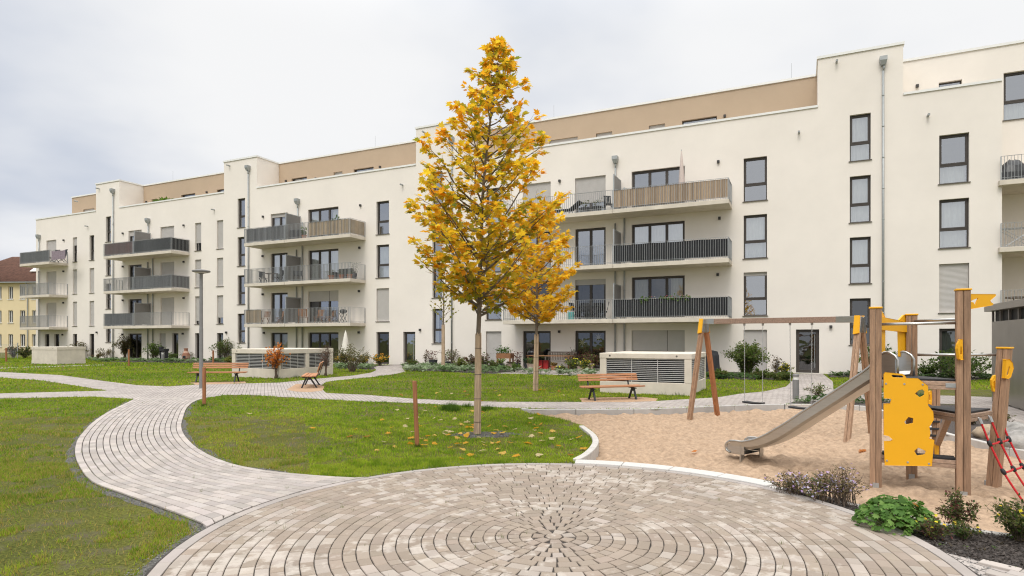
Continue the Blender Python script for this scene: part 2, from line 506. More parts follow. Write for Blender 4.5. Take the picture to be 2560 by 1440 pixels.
def dress(s0, s1, z0, z1, style, shut=0.0, cur=None, t=0.0, glass='glass', sill=True, handle=True):
    """frame with panes, sill, roller shutter and curtain for one opening; all parts of the building"""
    nm = {'win': 'window', 'door1': 'terrace_door', 'door2': 'terrace_door', 'door3': 'terrace_door', 'entry': 'entrance_door', 'strip': 'window'}[style]
    y0, y1 = t + REV - 0.055, t + REV + 0.02
    fw = 0.065
    fr = MB(); pn = MB(); yg = t + REV - 0.012

    def ring(a, b, c, d, wd=fw, dy=0.0):
        fr.box(a, a + wd, y0 - dy, y1, c, d); fr.box(b - wd, b, y0 - dy, y1, c, d)
        fr.box(a + wd, b - wd, y0 - dy, y1, c, c + wd); fr.box(a + wd, b - wd, y0 - dy, y1, d - wd, d)

    ring(s0, s1, z0, z1, 0.05)
    a, b, c, d = s0 + 0.05, s1 - 0.05, z0 + 0.05, z1 - 0.05
    if style == 'win':
        zm = z0 + 0.38 * (z1 - z0)
        fr.box(a, b, y0 - 0.004, y1, zm - 0.04, zm + 0.04)
        ring(a, b, zm + 0.04, d, 0.06, 0.012)
        pn.quad((a, yg, c), (b, yg, c), (b, yg, zm), (a, yg, zm)); pn.quad((a, yg, zm), (b, yg, zm), (b, yg, d), (a, yg, d))
    elif style == 'strip':
        pn.quad((a, yg, c), (b, yg, c), (b, yg, d), (a, yg, d))
    elif style == 'door1':
        ring(a, b, c, d, 0.07, 0.012); pn.quad((a, yg, c), (b, yg, c), (b, yg, d), (a, yg, d))
    elif style == 'entry':
        ring(a, b, c, d, 0.09, 0.012); pn.quad((a, yg, c), (b, yg, c), (b, yg, d), (a, yg, d))
    else:
        k = 2 if style == 'door2' else 3
        for i in range(k):
            p, q = a + (b - a) * i / k, a + (b - a) * (i + 1) / k
            ring(p, q, c, d, 0.07, 0.012 if i != 1 or k == 2 else 0.0)
            pn.quad((p, yg, c), (q, yg, c), (q, yg, d), (p, yg, d))
    f = fr.build(nm, M['frame'], BLD)
    if shut < 0.97: pn.build('pane', M[glass], f)
    if style == 'entry' and handle:
        h = MB(); xh = b - 0.14
        h.tube([(xh, y0 - 0.07, z0 + 0.25), (xh, y0 - 0.07, z1 - 0.25)], 0.017, 8)
        for zz in (z0 + 0.5, z1 - 0.5): h.tube([(xh, y0 - 0.07, zz), (xh, y0, zz)], 0.012, 6)
        h.build('door_handle', M['steel'], f)
    if sill:
        sb = MB(); sb.box(s0 - 0.05, s1 + 0.05, t - 0.055, t + REV - 0.06, z0 - 0.035, z0 - 0.004)
        sb.build('window_sill', M['sill'], f)
    if shut > 0:
        sh = MB(); zb = z1 - shut * (z1 - z0); n = max(2, int((z1 - zb) / 0.052)); dz = (z1 - zb) / n
        parts = [(s0 + 0.012, s1 - 0.012)]
        if style == 'door3' : parts = [(s0 + 0.012, s0 + (s1 - s0) * 0.667), (s0 + (s1 - s0) * 0.667 + 0.03, s1 - 0.012)]
        for p, q in parts:
            for i in range(n):
                za = zb + i * dz; yy = t + REV - 0.085
                sh.quad((p, yy, za), (q, yy, za), (q, yy - 0.010, za + dz * 0.78), (p, yy - 0.010, za + dz * 0.78))
                sh.quad((p, yy - 0.010, za + dz * 0.78), (q, yy - 0.010, za + dz * 0.78), (q, yy, za + dz), (p, yy, za + dz))
        sh.build('roller_shutter', M['shutter'], f)
    if cur and shut < 0.97:
        cu = MB(); ztop = z1 - shut * (z1 - z0) - 0.08
        spans = {'full': [(0, 1)], 'left': [(0, 0.4)], 'right': [(0.62, 1)], 'sides': [(0, 0.28), (0.74, 1)], 'low': [(0, 1)], 'green': [(0, 1)]}[cur]
        for p, q in spans:
            xa, xb = s0 + 0.06 + (s1 - s0 - 0.12) * p, s0 + 0.06 + (s1 - s0 - 0.12) * q
            n = max(6, int((xb - xa) / 0.03)); ph = random.random() * 6
            xs = [xa + (xb - xa) * i / n for i in range(n + 1)]
            ys = [t + REV + 0.13 + 0.022 * math.sin(x * 41 + ph) + 0.012 * math.sin(x * 19 + 2 * ph) for x in xs]
            zl = z0 + 0.04
            zt = ztop if cur != 'low' else z0 + 0.36 * (z1 - z0)
            for i in range(n):
                cu.quad((xs[i], ys[i], zl), (xs[i + 1], ys[i + 1], zl), (xs[i + 1], ys[i + 1], zt), (xs[i], ys[i], zt))
        cu.build('curtain', M['curtain_green' if cur == 'green' else 'curtain'], f, smooth=True)
    return f


def col_win(u0, u1, specs, heads=HEAD, height=WH, t=0.0, store=True):
    """one column of openings; specs[k] = dict or None for storey k"""
    s0, s1 = ws(u0, t), ws(u1, t)
    for k, sp in enumerate(specs):
        if sp is None: continue
        sp = dict(sp)
        z1 = heads[k]; z0 = sp.pop('z0', z1 - height)
        if k == 0 and heads is HEAD: z0 = 0.03
        openings.append((s0, s1, z0, z1))
        dress(s0, s1, z0, z1, t=t, **sp)


W = lambda **k: dict(style='win', **k)
D1 = lambda **k: dict(style='door1', sill=False, **k)
D2 = lambda **k: dict(style='door2', sill=False, **k)
D3 = lambda **k: dict(style='door3', sill=False, **k)
G = dict(glass='glass_dark')
# section A (far left)
col_win(115.8, 140.8, [None, D1(shut=1), D1(shut=1), D1(shut=1)])
col_win(111.7, 123, [D1(**G)]); col_win(135.4, 148, [D1(**G)])
col_win(182, 192.5, [D1(**G), W(shut=1), W(shut=1), W(shut=0.33)])
col_win(223.8, 235.4, [D1(cur='right', **G), W(shut=1), W(shut=1), W()])
col_win(264.5, 277, [W(), W(), W(), W()], THEAD)
# section B
col_win(321, 354, [D2(**G), D2(**G), D2(**G), D2(shut=0.2, cur='full')])
col_win(401, 435.4, [None, D2(shut=1), D2(shut=1), D2(shut=1)])
col_win(399, 414, [D1(shut=0.6, **G)]); col_win(430.4, 445.8, [D1(**G)])
col_win(487.5, 503, [D1(cur='right', **G), W(shut=0.88), W(shut=1), W(shut=0.72)])
col_win(542, 558, [D1(cur='sides', **G), W(shut=0.78), W(shut=1), W(shut=1)])
col_win(594, 612.5, [W(), W(), W(), W()], THEAD)
# section C
col_win(676.7, 719, [D2(cur='full', **G), D2(cur='sides'), D2(cur='full'), D2(shut=0.12, cur='full')])
col_win(770, 846, [D3(**G), D3(shut=0.33), D3(cur='full'), D3(cur='sides')])
col_win(941, 972.5, [D1(**G), W(shut=1), W(cur='full'), W()])
S_DOOR_C = (ws(1008), ws(1038))
openings.append((*S_DOOR_C, 0.03, 2.12)); dress(*S_DOOR_C, 0.03, 2.12, 'entry', sill=False, cur='green')
col_win(1081, 1106, [W(cur='left'), W(), W(), W()], THEAD)
# section D
col_win(1214.5, 1253.5, [D1(shut=1), W(shut=0.32), W(shut=0.5), W(cur='full')])
col_win(1307, 1376.7, [D2(**G), D2(**G), D2(cur='right'), D2(shut=1)])
col_win(1437.5, 1514, [D2(**G), D2(shut=0.14, **G), D2(), D2(shut=0.66)])
col_win(1579, 1711.7, [D3(shut=0.52, **G), D3(cur='sides', **G), D3(cur='full'), D3()])
col_win(1859, 1917.5, [D1(shut=1), W(shut=0.08), W(cur='full'), W()])
S_DOOR_D = (ws(1990), ws(2048))
openings.append((*S_DOOR_D, 0.03, 2.12)); dress(*S_DOOR_D, 0.03, 2.12, 'entry', sill=False, glass='glass_dark')
col_win(2124.5, 2177, [W(glass='glass_dark'), W(cur='full'), W(cur='full'), W(cur='full')], THEAD)
# section E
col_win(2348, 2423, [D1(cur='green', **G), W(shut=1), W(cur='full'), W(cur='low')])

# windows of the set-back top storey and of the wing beyond
HP = 13.76
for u0, u1, sh in ((208, 236, .9), (379, 392, 0), (453, 488, 0), (542, 560, 0), (729, 767, 0), (834, 856, .8), (884, 934, 0),
                   (1373, 1444, .9), (1490, 1530, .9), (1622, 1662, .2), (1705, 1792, 0), (2347, 2405, 0)):
    a, b = ws(u0, TPEN), ws(u1, TPEN)
    open_pen.append((a, b, 12.25, HP)); dress(a, b, 12.25, HP, 'strip', t=TPEN, shut=sh, sill=False)
a5 = ws(2509, TPEN)
open_pen.append((a5, a5 + 2.3, 11.6, HP)); dress(a5, a5 + 2.3, 11.6, HP, 'win', t=TPEN, cur='low')
for k in range(4):
    open_pen.append((a5 + 1.5, a5 + 3.4, HEAD[k] - WH, HEAD[k])); dress(a5 + 1.5, a5 + 3.4, HEAD[k] - WH, HEAD[k], 'door2', t=TPEN, sill=False, glass='glass_dark')


def wall_sheet(mb, s_lo, s_hi, ops, ztop, zbot, t):
    """wall face with real openings and reveals; ztop(s) gives the profile height"""
    cuts = sorted({s_lo, s_hi} | {x for o in ops for x in o[:2] if s_lo < x < s_hi} | {x for tw in TOWERS for x in tw if s_lo < x < s_hi})
    for a, b in zip(cuts, cuts[1:]):
        if b - a < 1e-6: continue
        m = (a + b) / 2; zt = ztop(m)
        z = zbot
        for o in sorted([o for o in ops if o[0] < m < o[1]], key=lambda o: o[2]):
            if o[2] > z: mb.quad((a, t, z), (b, t, z), (b, t, o[2]), (a, t, o[2]))
            z = o[3]
        if zt > z: mb.quad((a, t, z), (b, t, z), (b, t, zt), (a, t, zt))
    y = t + REV
    for a, b, c, d in ops:
        mb.quad((a, t, c), (a, t, d), (a, y, d), (a, y, c)); mb.quad((b, t, d), (b, t, c), (b, y, c), (b, y, d))
        mb.quad((a, t, d), (b, t, d), (b, y, d), (a, y, d)); mb.quad((a, t, c), (a, y, c), (b, y, c), (b, t, c))


in_tow = lambda s: any(a < s < b for a, b in TOWERS)
wl_ = MB()
wall_sheet(wl_, S_LEFT, S_END, openings, lambda s: ZTOW if in_tow(s) else ZPAR, -0.3, 0.0)
# tower flanks, end walls, parapet backs
for a, b in TOWERS:
    for x in (a, b): wl_.quad((x, 0, ZPAR - .6), (x, 0, ZTOW), (x, TPEN + 3, ZTOW), (x, TPEN + 3, ZPAR - .6))
wl_.quad((S_END, 0, -.3), (S_END, TPEN, -.3), (S_END, TPEN, ZPAR), (S_END, 0, ZPAR))
wl_.quad((S_LEFT, 13, -.3), (S_LEFT, 0, -.3), (S_LEFT, 0, ZPAR), (S_LEFT, 13, ZPAR))
segs = []; x = S_LEFT
for a, b in TOWERS + [(S_END, S_END)]:
    segs.append((x, a)); x = b
for a, b in segs:
    wl_.quad((a, .3, 12.2), (b, .3, 12.2), (b, .3, ZPAR), (a, .3, ZPAR))
wl_.build('outer_wall', M['plaster'], BLD)

pen_l = ws(180, TPEN)
pw = MB()
wall_sheet(pw, pen_l, TOWERS[3][0], [o for o in open_pen if o[1] < TOWERS[3][0]], lambda s: ZTOW, 12.2, TPEN)
pw.quad((pen_l, TPEN + 9, 12.2), (pen_l, TPEN, 12.2), (pen_l, TPEN, ZTOW), (pen_l, TPEN + 9, ZTOW))
pw.build('top_storey_wall', M['plaster_brown'], BLD)
pe = MB()
wall_sheet(pe, TOWERS[3][1], S_END, [o for o in open_pen if TOWERS[3][1] < o[0] < S_END], lambda s: ZTOW, 12.2, TPEN)
wall_sheet(pe, S_END, S_FAR, [o for o in open_pen if o[0] > S_END], lambda s: ZTOW, -.3, TPEN)
pe.build('recessed_wall', M['plaster'], BLD)

rf = MB()
rf.quad((S_LEFT, .3, 12.2), (S_END, .3, 12.2), (S_END, 13, 12.2), (S_LEFT, 13, 12.2))
rf.quad((pen_l, TPEN, ZTOW - .05), (S_FAR, TPEN, ZTOW - .05), (S_FAR, 13, ZTOW - .05), (pen_l, 13, ZTOW - .05))
for a, b in TOWERS: rf.quad((a, 0.01, ZTOW - .02), (b, 0.01, ZTOW - .02), (b, TPEN + .01, ZTOW - .02), (a, TPEN + .01, ZTOW - .02))
rf.build('roof', M['concrete'], BLD)

cp = MB()                                   # white sheet-metal coping on every parapet
for i, (a, b) in enumerate(segs):
    cp.box(a - (0.06 if i == 0 else -0.004), b - 0.004, -0.05, 0.34, ZPAR + 0.003, ZPAR + 0.11)
for a, b in TOWERS:
    cp.box(a - .05, b + .05, -0.055, 0.30, ZTOW + .003, ZTOW + .12)
    for x0 in (a - .05, b - .25): cp.box(x0, x0 + .3, 0.303, TPEN + 2, ZTOW + .003, ZTOW + .117)
x = pen_l - .05
for a, b in TOWERS + [(S_FAR, S_FAR)]:
    if a > x: cp.box(x, a - .06, TPEN - .06, TPEN + .25, ZTOW + .003, ZTOW + .115)
    x = b + .06
cp.build('roof_coping', M['coping'], BLD)

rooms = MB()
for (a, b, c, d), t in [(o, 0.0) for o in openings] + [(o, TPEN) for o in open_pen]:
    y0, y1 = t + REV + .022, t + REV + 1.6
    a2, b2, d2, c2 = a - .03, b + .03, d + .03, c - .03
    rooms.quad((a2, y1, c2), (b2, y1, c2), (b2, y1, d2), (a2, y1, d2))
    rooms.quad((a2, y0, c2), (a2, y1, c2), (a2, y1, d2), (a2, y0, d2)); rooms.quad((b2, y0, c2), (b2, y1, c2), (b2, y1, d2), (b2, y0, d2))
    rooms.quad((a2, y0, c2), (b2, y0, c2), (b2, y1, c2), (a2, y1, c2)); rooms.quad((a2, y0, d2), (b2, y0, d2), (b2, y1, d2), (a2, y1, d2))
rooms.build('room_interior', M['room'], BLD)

# ---- downpipes, overflow spouts, wall lamps: one part each


def downpipe(u, z_top, z_bot=0.0, hopper=True):
    s = ws(u, -0.09); p = MB()
    p.tube([(s, -.09, z_bot), (s, -.09, z_top - .35)], 0.048, 8)
    n = int((z_top - z_bot) / 1.42)
    for i in range(1, n): p.tube([(s, -.09, z_bot + i * 1.42), (s, -.09, z_bot + i * 1.42 + .05)], 0.056, 8)
    if hopper:
        p.tube([(s, -.09, z_top - .36), (s + .03, -.13, z_top - .25), (s, -.15, z_top - .1)], 0.045, 8)
    o = p.build('downpipe', M['zinc'], BLD, smooth=True)
    if hopper:
        h = MB(); z = z_top
        pts = [(s - .08, -.23, z - .12), (s + .08, -.23, z - .12), (s + .08, -.02, z - .12), (s - .08, -.02, z - .12),
               (s - .15, -.30, z + .08), (s + .15, -.30, z + .08), (s + .15, -.01, z + .08), (s - .15, -.01, z + .08),
               (s - .15, -.30, z + .26), (s + .15, -.30, z + .26), (s + .15, -.01, z + .26), (s - .15, -.01, z + .26)]
        h.add(pts, ((3, 2, 1, 0), (8, 9, 10, 11)) + tuple((i + k, (i + 1) % 4 + k, (i + 1) % 4 + k + 4, i + k + 4) for k in (0, 4) for i in range(4)))
        h.build('rain_hopper', M['zinc'], o)


Y1 = lambda v, k=2.4, o=400: v / k + o
for u, v in ((282.4, 478), (620.5, 421), (1129, 350), (2208, 154)): downpipe(u, wz(u, v) - .1)
for u, v in ((97, 592), (370.3, 552), (744, 504), (1538.5, 400)): downpipe(u, wz(u, v) - .1, 8.4)
for u in (369, 381.5, 741, 755.5, 1538, 1561): downpipe(u, 10.2 if u in (381.5, 755.5, 1561) else 8.3, 0.0, False)
downpipe(97.0, 8.3, 0, False)
for u, v in ((194, 504), (248, 472), (220, 566), (536, 525), (574.6, 415), (574.6, 415.4), (1007, 463), (1062, 332), (1997.5, 333), (2091.5, 156.5), (2319.5, 290.5)):
    s = ws(u); z = wz(u, v); p = MB()
    if (u, v) == (574.6, 415.4): continue
    p.tube([(s, -.28, z), (s, .02, z + .01)], 0.05, 10, cap=False)
    p.tube([(s, -.28, z), (s, .02, z + .01)], 0.042, 10, cap=True)
    p.build('overflow_spout', M['zinc'], BLD, smooth=False)


def wlamp(u, v, t=0.0):
    s = ws(u, t); z = wz(u, v, t); p = MB()
    p.box(s - .06, s + .06, t - .12, t - .001, z - .07, z + .07)
    p.build('wall_lamp', M['lampbox'], BLD, bevel=.006)


for u, v in ((308.3, 583.8), (308.3, 666.7), (308.3, 751), (307.5, 836), (460.4, 563.8), (460.4, 654.6), (460.4, 745.4), (458.3, 834.2),
             (160.4, 600.8), (160, 678.3), (159.6, 757), (157.5, 836.7), (243, 831), (566.7, 831), (902, 514), (899.6, 619.6), (898.7, 728), (898, 831),
             (658.7, 542), (658, 640.4), (658, 736), (661, 832), (1051, 824.6), (567, 831.5), (1399.6, 453), (1796, 405), (1799, 546), (1794.6, 686.7), (1398.7, 829), (2077, 817)):
    wlamp(u, v)
for u, v in ((716, 453), (951, 418), (2292.7, 216), (1812, 291), (367, 505), (518, 481), (1335, 350)): wlamp(u, v, TPEN)

# ---- balconies: slab with railing, privacy divider
BD = 1.55
balc = {}


def railing(parent, s0, s1, zf, t0, t1, left=True, right=True):
    r = MB(); top = zf + 1.02; fl = [((s0, t0), (s1, t0))]
    if left: fl.append(((s0, t1), (s0, t0)))
    if right: fl.append(((s1, t0), (s1, t1)))
    for (a, b), (c, d) in fl:
        Ln = math.hypot(c - a, d - b); n = max(2, int(round(Ln / 0.115)))
        dx, dy = (c - a) / Ln, (d - b) / Ln
        r.bar((a, b, top), (c, d, top), .045, .012)
        r.bar((a, b, zf + .03), (c, d, zf + .03), .035, .012)
        r.bar((a, b, zf + .10), (c, d, zf + .10), .03, .012)
        for i in range(n + 1):
            x, y = a + dx * Ln * i / n, b + dy * Ln * i / n
            thick = .04 if i in (0, n) else .012
            r.bar((x, y, zf - .05), (x, y, top - .006), thick, .035 if abs(dx) > .5 else thick, up=(0, 1, 0) if abs(dx) > .5 else (1, 0, 0))
    return r.build('railing', M['steel'], parent)


def balcony(key, s0, s1, k, sdiv=None, t0=-BD, zoff=0.0):
    zb = 2.5 + 2.85 * k + zoff; zt = zb + .21
    halves = [(s0, s1)] if sdiv is None else [(s0, sdiv - .008), (sdiv + .008, s1)]
    for i, (a, b) in enumerate(halves):
        m = MB(); m.box(a, b, t0, -.002, zb, zt)
        o = m.build('balcony', M['concrete'], BLD, bevel=.012)
        railing(o, a + .03, b - .03, zt, t0 + .025, -.03, left=(i == 0), right=(i == len(halves) - 1))
        if i == 1:
            d = MB(); x = sdiv + .02
            d.box(x - .02, x + .02, t0 + .16, -.15, zt + .12, zt + 1.78)
            dv_ = d.build('privacy_divider', M['divider'], o)
            e = MB()
            for y in (t0 + .12, -.12): e.box(x - .028, x + .028, y - .03, y + .03, zt, zt + 1.86)
            e.box(x - .028, x + .028, t0 + .151, -.151, zt + 1.785, zt + 1.84)
            e.build('divider_frame', M['steel'], dv_)
    balc[key, k] = (s0, s1, sdiv, zt)


BA_ = (ws(49, -BD), ws(170)); BB_ = (ws(258.5, -BD), ws(474)); BC_ = (ws(610, -BD), ws(914)); BD_ = (ws(1257, -BD), ws(1830))
for k in range(3):
    balcony('A', *BA_, k)
    balcony('B', *BB_, k, ws(332, -BD))
    balcony('C', *BC_, k, ws(711, -BD))
    balcony('D', *BD_, k, ws(1532, -BD))
# loggias of the far wing on the right
se = ws(2499, -.25)
for k in range(4):
    zb = 2.5 + 2.85 * k; m = MB(); m.box(se, S_FAR, -.25, TPEN - .002, zb, zb + .21)
    if k < 3:
        o = m.build('balcony', M['concrete'], BLD, bevel=.012)
        railing(o, se + .06, S_FAR, zb + .21, -.2, TPEN, left=False, right=False)

# roof-terrace dividers
for u in (782, 397, 1560):
    s = ws(u, TPEN - 1.4); m = MB(); m.box(s - .03, s + .03, .9, TPEN - .01, 12.2, 13.2 if u != 1560 else 13.05); m.build('terrace_divider', M['divider'], BLD)
# lightning rods on the roof edge
for u in (431, 937, 1384, 1979):
    s = ws(u, TPEN + .1); m = MB(); m.tube([(s, TPEN + .15, ZTOW + .1), (s, TPEN + .15, ZTOW + .95)], .008, 5); m.build('lightning_rod', M['zinc'], BLD)


def bldg_thing(name, label, cat, group=None):
    """empty standing in the facade frame for things that rest on balconies and terraces"""
    return empty(name, (PX, PY, 0), -ALPHA, label, cat, group)


def place_b(mb, name, m, s, t, z, label, cat, group=None, rz=0.0, bevel=0, smooth=False):
    x, y = w2(s, t)
    o = mb.build(name, m, None, smooth=smooth, bevel=bevel, loc=(x, y, z), rz=-ALPHA + rz)
    return tag(o, label, cat, group)


# ---- screens tied behind the railings (can be taken off: things of their own)
def screen(key, k, u0, u1, mt, label, right=False, frac=(0.08, 0.98), pleat=0.0, t_in=.055):
    s0, s1, sd, zt = balc[key, k]
    a, b = ws(u0, -BD), ws(u1, -BD)
    if right: b = s1 - .085
    a = max(a, s0 + .06)
    m = MB(); t = -BD + t_in; n = max(4, int((b - a) / .032))
    zz = lambda x: (zt + frac[0], zt + frac[1] - (0.03 * abs(math.sin(x * 1.3)) if pleat else 0))
    yy = lambda x: t + (pleat * (math.sin(x * 31) + math.sin(x * 13.7)) if pleat else 0.006 * math.sin(x * 90))
    for i in range(n):
        x0, x1 = a + (b - a) * i / n, a + (b - a) * (i + 1) / n
        m.cur = (random.uniform(.6, 1.25),) * 3
        z0, z1 = zz(x0), zz(x1)
        m.quad((x0, yy(x0), z0[0]), (x1, yy(x1), z1[0]), (x1, yy(x1), z1[1]), (x0, yy(x0), z0[1]))
        m.quad((x0, yy(x0) + .008, z0[0]), (x1, yy(x1) + .008, z1[0]), (x1, yy(x1) + .008, z1[1]), (x0, yy(x0) + .008, z0[1]))
    if right:
        n = 12
        for i in range(n):
            y0, y1 = t + (-.03 - t) * i / n, t + (-.03 - t) * (i + 1) / n
            m.cur = (random.uniform(.8, 1.1),) * 3
            m.quad((b, y0, zt + frac[0]), (b, y1, zt + frac[0]), (b, y1, zt + frac[1]), (b, y0, zt + frac[1]))
    mid = (a + b) / 2; cx, cy = w2(mid, t)
    m.v = [(p[0] - mid, p[1] - t, p[2] - zt) for p in m.v]
    o = m.build('balcony_screen', mt, None, loc=(cx, cy, zt), rz=-ALPHA)
    return tag(o, label, 'screen', 'screens tied behind the balcony railings')


M['scr_black'] = mat('black_screen_cloth', (0.022, 0.023, 0.026), 0.75, var=0.2, scale=5, attr=True)
M['scr_grey'] = mat('grey_screen_cloth', (0.16, 0.16, 0.165), 0.8, var=0.12, scale=5, attr=True)
M['scr_bamboo'] = mat('bamboo_screen', (0.40, 0.30, 0.21), 0.8, var=0.3, scale=7, stretch=(12, 4, .5), attr=True)
M['scr_tan'] = mat('tan_screen', (0.42, 0.325, 0.22), 0.8, var=0.15, scale=3, attr=True)
M['scr_maroon'] = mat('maroon_screen', (0.16, 0.075, 0.065), 0.8, var=0.15, scale=5, attr=True)
screen('D', 2, 1534, 1822, M['scr_bamboo'], 'split bamboo mat behind the railing of the top right balcony')
screen('D', 1, 1534, 1822, M['scr_black'], 'creased black cloth behind the railing of the middle right balcony', pleat=.012)
screen('D', 0, 1534, 1822, M['scr_black'], 'flat black screen below the geraniums on the lowest right balcony')
screen('C', 2, 769, 876, M['scr_tan'], 'tan reed screen round the corner of the top middle balcony', right=True)
screen('C', 2, 614, 709, M['scr_grey'], 'grey cloth dotted with small lights on the top middle balcony')
screen('C', 0, 612, 650, M['scr_tan'], 'short brown wooden screen at the left end of the lowest middle balcony')
screen('B', 2, 261, 330, M['scr_maroon'], 'maroon screen behind the railing of the top balcony, second stack from the left')
screen('B', 2, 334, 427, M['scr_black'], 'black screen beside the maroon one on the same top balcony', right=True)
screen('B', 1, 334, 427, M['scr_grey'], 'sagging grey cloth round the corner of the second balcony above the barbecue', right=True, pleat=.01)
screen('B', 0, 261, 330, M['scr_grey'], 'plain grey screen on the lowest balcony above the bare shrubs')
screen('A', 2, 51, 122, M['scr_grey'], 'long grey screen on the far left top balcony', right=False)
# ------------------------------------------------------------------ ground, paths, plaza, sand
CX, CY, CR = 0.345, 5.06, 2.905              # paved circle
g2 = lambda pts, z=0.0: [gp(u, v, z) for u, v in pts]

island_curb = [(1301, 1022), (1321, 1032), (1357, 1038), (1412, 1050), (1460, 1066), (1487, 1086), (1497, 1103), (1491, 1120), (1474, 1137), (1447, 1153)]
front_band = [(1436, 1158), (1527, 1165), (1615, 1172), (1738, 1189), (1830, 1202), (1911, 1220)]
bed_back = [(2000, 1228), (2115, 1257), (2230, 1283), (2338, 1308), (2471, 1332), (2640, 1352)]
SAND = (smooth_line(g2(island_curb), 4) + [gp(u, v) for u, v in front_band]
        + [gp(u, v) for u, v in bed_back] + [(9.5, 6.2), (11.0, 8.2)]
        + g2([(2700, 1150), (2560, 1131), (2498, 1120), (2432, 1103), (2365, 1088), (2290, 1058), (2173, 1019), (2080, 1014), (1961, 1013), (1900, 1013), (1807, 1017), (1640, 1024), (1480, 1026), (1330, 1026)]))


def lawn_mat():
    m, nt, b = new_mat('lawn_soil_and_turf')
    N, L = nt.nodes, nt.links
    tc = N.new('ShaderNodeTexCoord')

    def noise_(sc_, det=6, rgh=.6):
        n = N.new('ShaderNodeTexNoise'); n.inputs['Scale'].default_value = sc_; n.inputs['Detail'].default_value = det
        n.inputs['Roughness'].default_value = rgh; L.new(tc.outputs['Object'], n.inputs['Vector']); return n
    a, c, d = noise_(.45), noise_(3.0), noise_(38, 4, .7)
    r1 = N.new('ShaderNodeValToRGB')
    r1.color_ramp.elements[0].position = .32; r1.color_ramp.elements[0].color = (.08, .095, .020, 1)
    r1.color_ramp.elements[1].position = .68; r1.color_ramp.elements[1].color = (.165, .17, .040, 1)
    L.new(a.outputs['Fac'], r1.inputs[0])
    r2 = N.new('ShaderNodeValToRGB')
    r2.color_ramp.elements[0].position = .35; r2.color_ramp.elements[0].color = (.35, .34, .34, 1)
    r2.color_ramp.elements[1].position = .65; r2.color_ramp.elements[1].color = (1.3, 1.25, 1.15, 1)
    L.new(d.outputs['Fac'], r2.inputs[0])
    mu = N.new('ShaderNodeMix'); mu.data_type = 'RGBA'; mu.blend_type = 'MULTIPLY'; mu.inputs[0].default_value = 1
    L.new(r1.outputs[0], mu.inputs[6]); L.new(r2.outputs[0], mu.inputs[7])
    # thin, dry spots
    r3 = N.new('ShaderNodeMapRange'); r3.inputs[1].default_value = .50; r3.inputs[2].default_value = .66; r3.inputs[4].default_value = .75
    L.new(c.outputs['Fac'], r3.inputs[0])
    mx = N.new('ShaderNodeMix'); mx.data_type = 'RGBA'; L.new(r3.outputs[0], mx.inputs[0])
    L.new(mu.outputs[2], mx.inputs[6]); mx.inputs[7].default_value = (.115, .095, .07, 1)
    L.new(mx.outputs[2], b.inputs['Base Color']); b.inputs['Roughness'].default_value = .95; b.inputs['Specular IOR Level'].default_value = .1
    bp = N.new('ShaderNodeBump'); bp.inputs['Strength'].default_value = .7; bp.inputs['Distance'].default_value = .03
    L.new(d.outputs['Fac'], bp.inputs['Height']); L.new(bp.outputs[0], b.inputs['Normal'])
    return m


M['lawn'] = lawn_mat()
M['mulch'] = mat('dark_bark_mulch', (0.075, 0.062, 0.055), 0.95, var=0.6, scale=45, bump=0.8, bscale=60)
M['gravel'] = mat('grey_grit', (0.105, 0.10, 0.09), 0.95, var=0.75, scale=28, bump=0.7, bscale=90)
M['tan_gravel'] = mat('tan_grit', (0.40, 0.26, 0.16), 0.95, var=0.3, scale=50, bump=0.6, bscale=80)
M['joint'] = mat('joint_sand', (0.05, 0.043, 0.038), 0.95, var=0.3, scale=30)
M['kerb'] = mat('pale_kerb_concrete', (0.50, 0.475, 0.44), 0.85, var=0.10, scale=5, bump=0.1, bscale=60, spec=.2)
M['kerb_grey'] = mat('grey_kerb_concrete', (0.43, 0.415, 0.395), 0.85, var=0.12, scale=4, bump=0.1, bscale=60, spec=.2)


def stained_paver():
    """tan pavers with irregular pale lime bloom"""
    m = mat('tan_paver', (0.29, 0.237, 0.19), 0.88, var=0.06, scale=3, bump=0.15, bscale=160, attr=True, spec=.2)
    nt = m.node_tree; N, L = nt.nodes, nt.links; b = N['Principled BSDF']
    src = b.inputs['Base Color'].links[0].from_socket
    tc = N.new('ShaderNodeTexCoord'); n1 = N.new('ShaderNodeTexNoise'); n1.inputs['Scale'].default_value = 7.5; n1.inputs['Detail'].default_value = 7; n1.inputs['Roughness'].default_value = .6
    n2 = N.new('ShaderNodeTexNoise'); n2.inputs['Scale'].default_value = 0.8
    L.new(tc.outputs['Object'], n1.inputs['Vector']); L.new(tc.outputs['Object'], n2.inputs['Vector'])
    ad = N.new('ShaderNodeMath'); ad.operation = 'MULTIPLY_ADD'; ad.inputs[1].default_value = .7
    L.new(n2.outputs['Fac'], ad.inputs[0]); L.new(n1.outputs['Fac'], ad.inputs[2])
    mr = N.new('ShaderNodeMapRange'); mr.inputs[1].default_value = .90; mr.inputs[2].default_value = 1.02; mr.inputs[4].default_value = .75
    L.new(ad.outputs[0], mr.inputs[0])
    mx = N.new('ShaderNodeMix'); mx.data_type = 'RGBA'; L.new(mr.outputs[0], mx.inputs[0]); L.new(src, mx.inputs[6]); mx.inputs[7].default_value = (.47, .42, .365, 1)
    L.new(mx.outputs[2], b.inputs['Base Color'])
    return m


M['paver_tan'] = stained_paver()
M['paver_grey'] = mat('pale_grey_paver', (0.375, 0.335, 0.305), 0.88, var=0.10, scale=2.0, bump=0.12, bscale=160, attr=True, spec=.2)


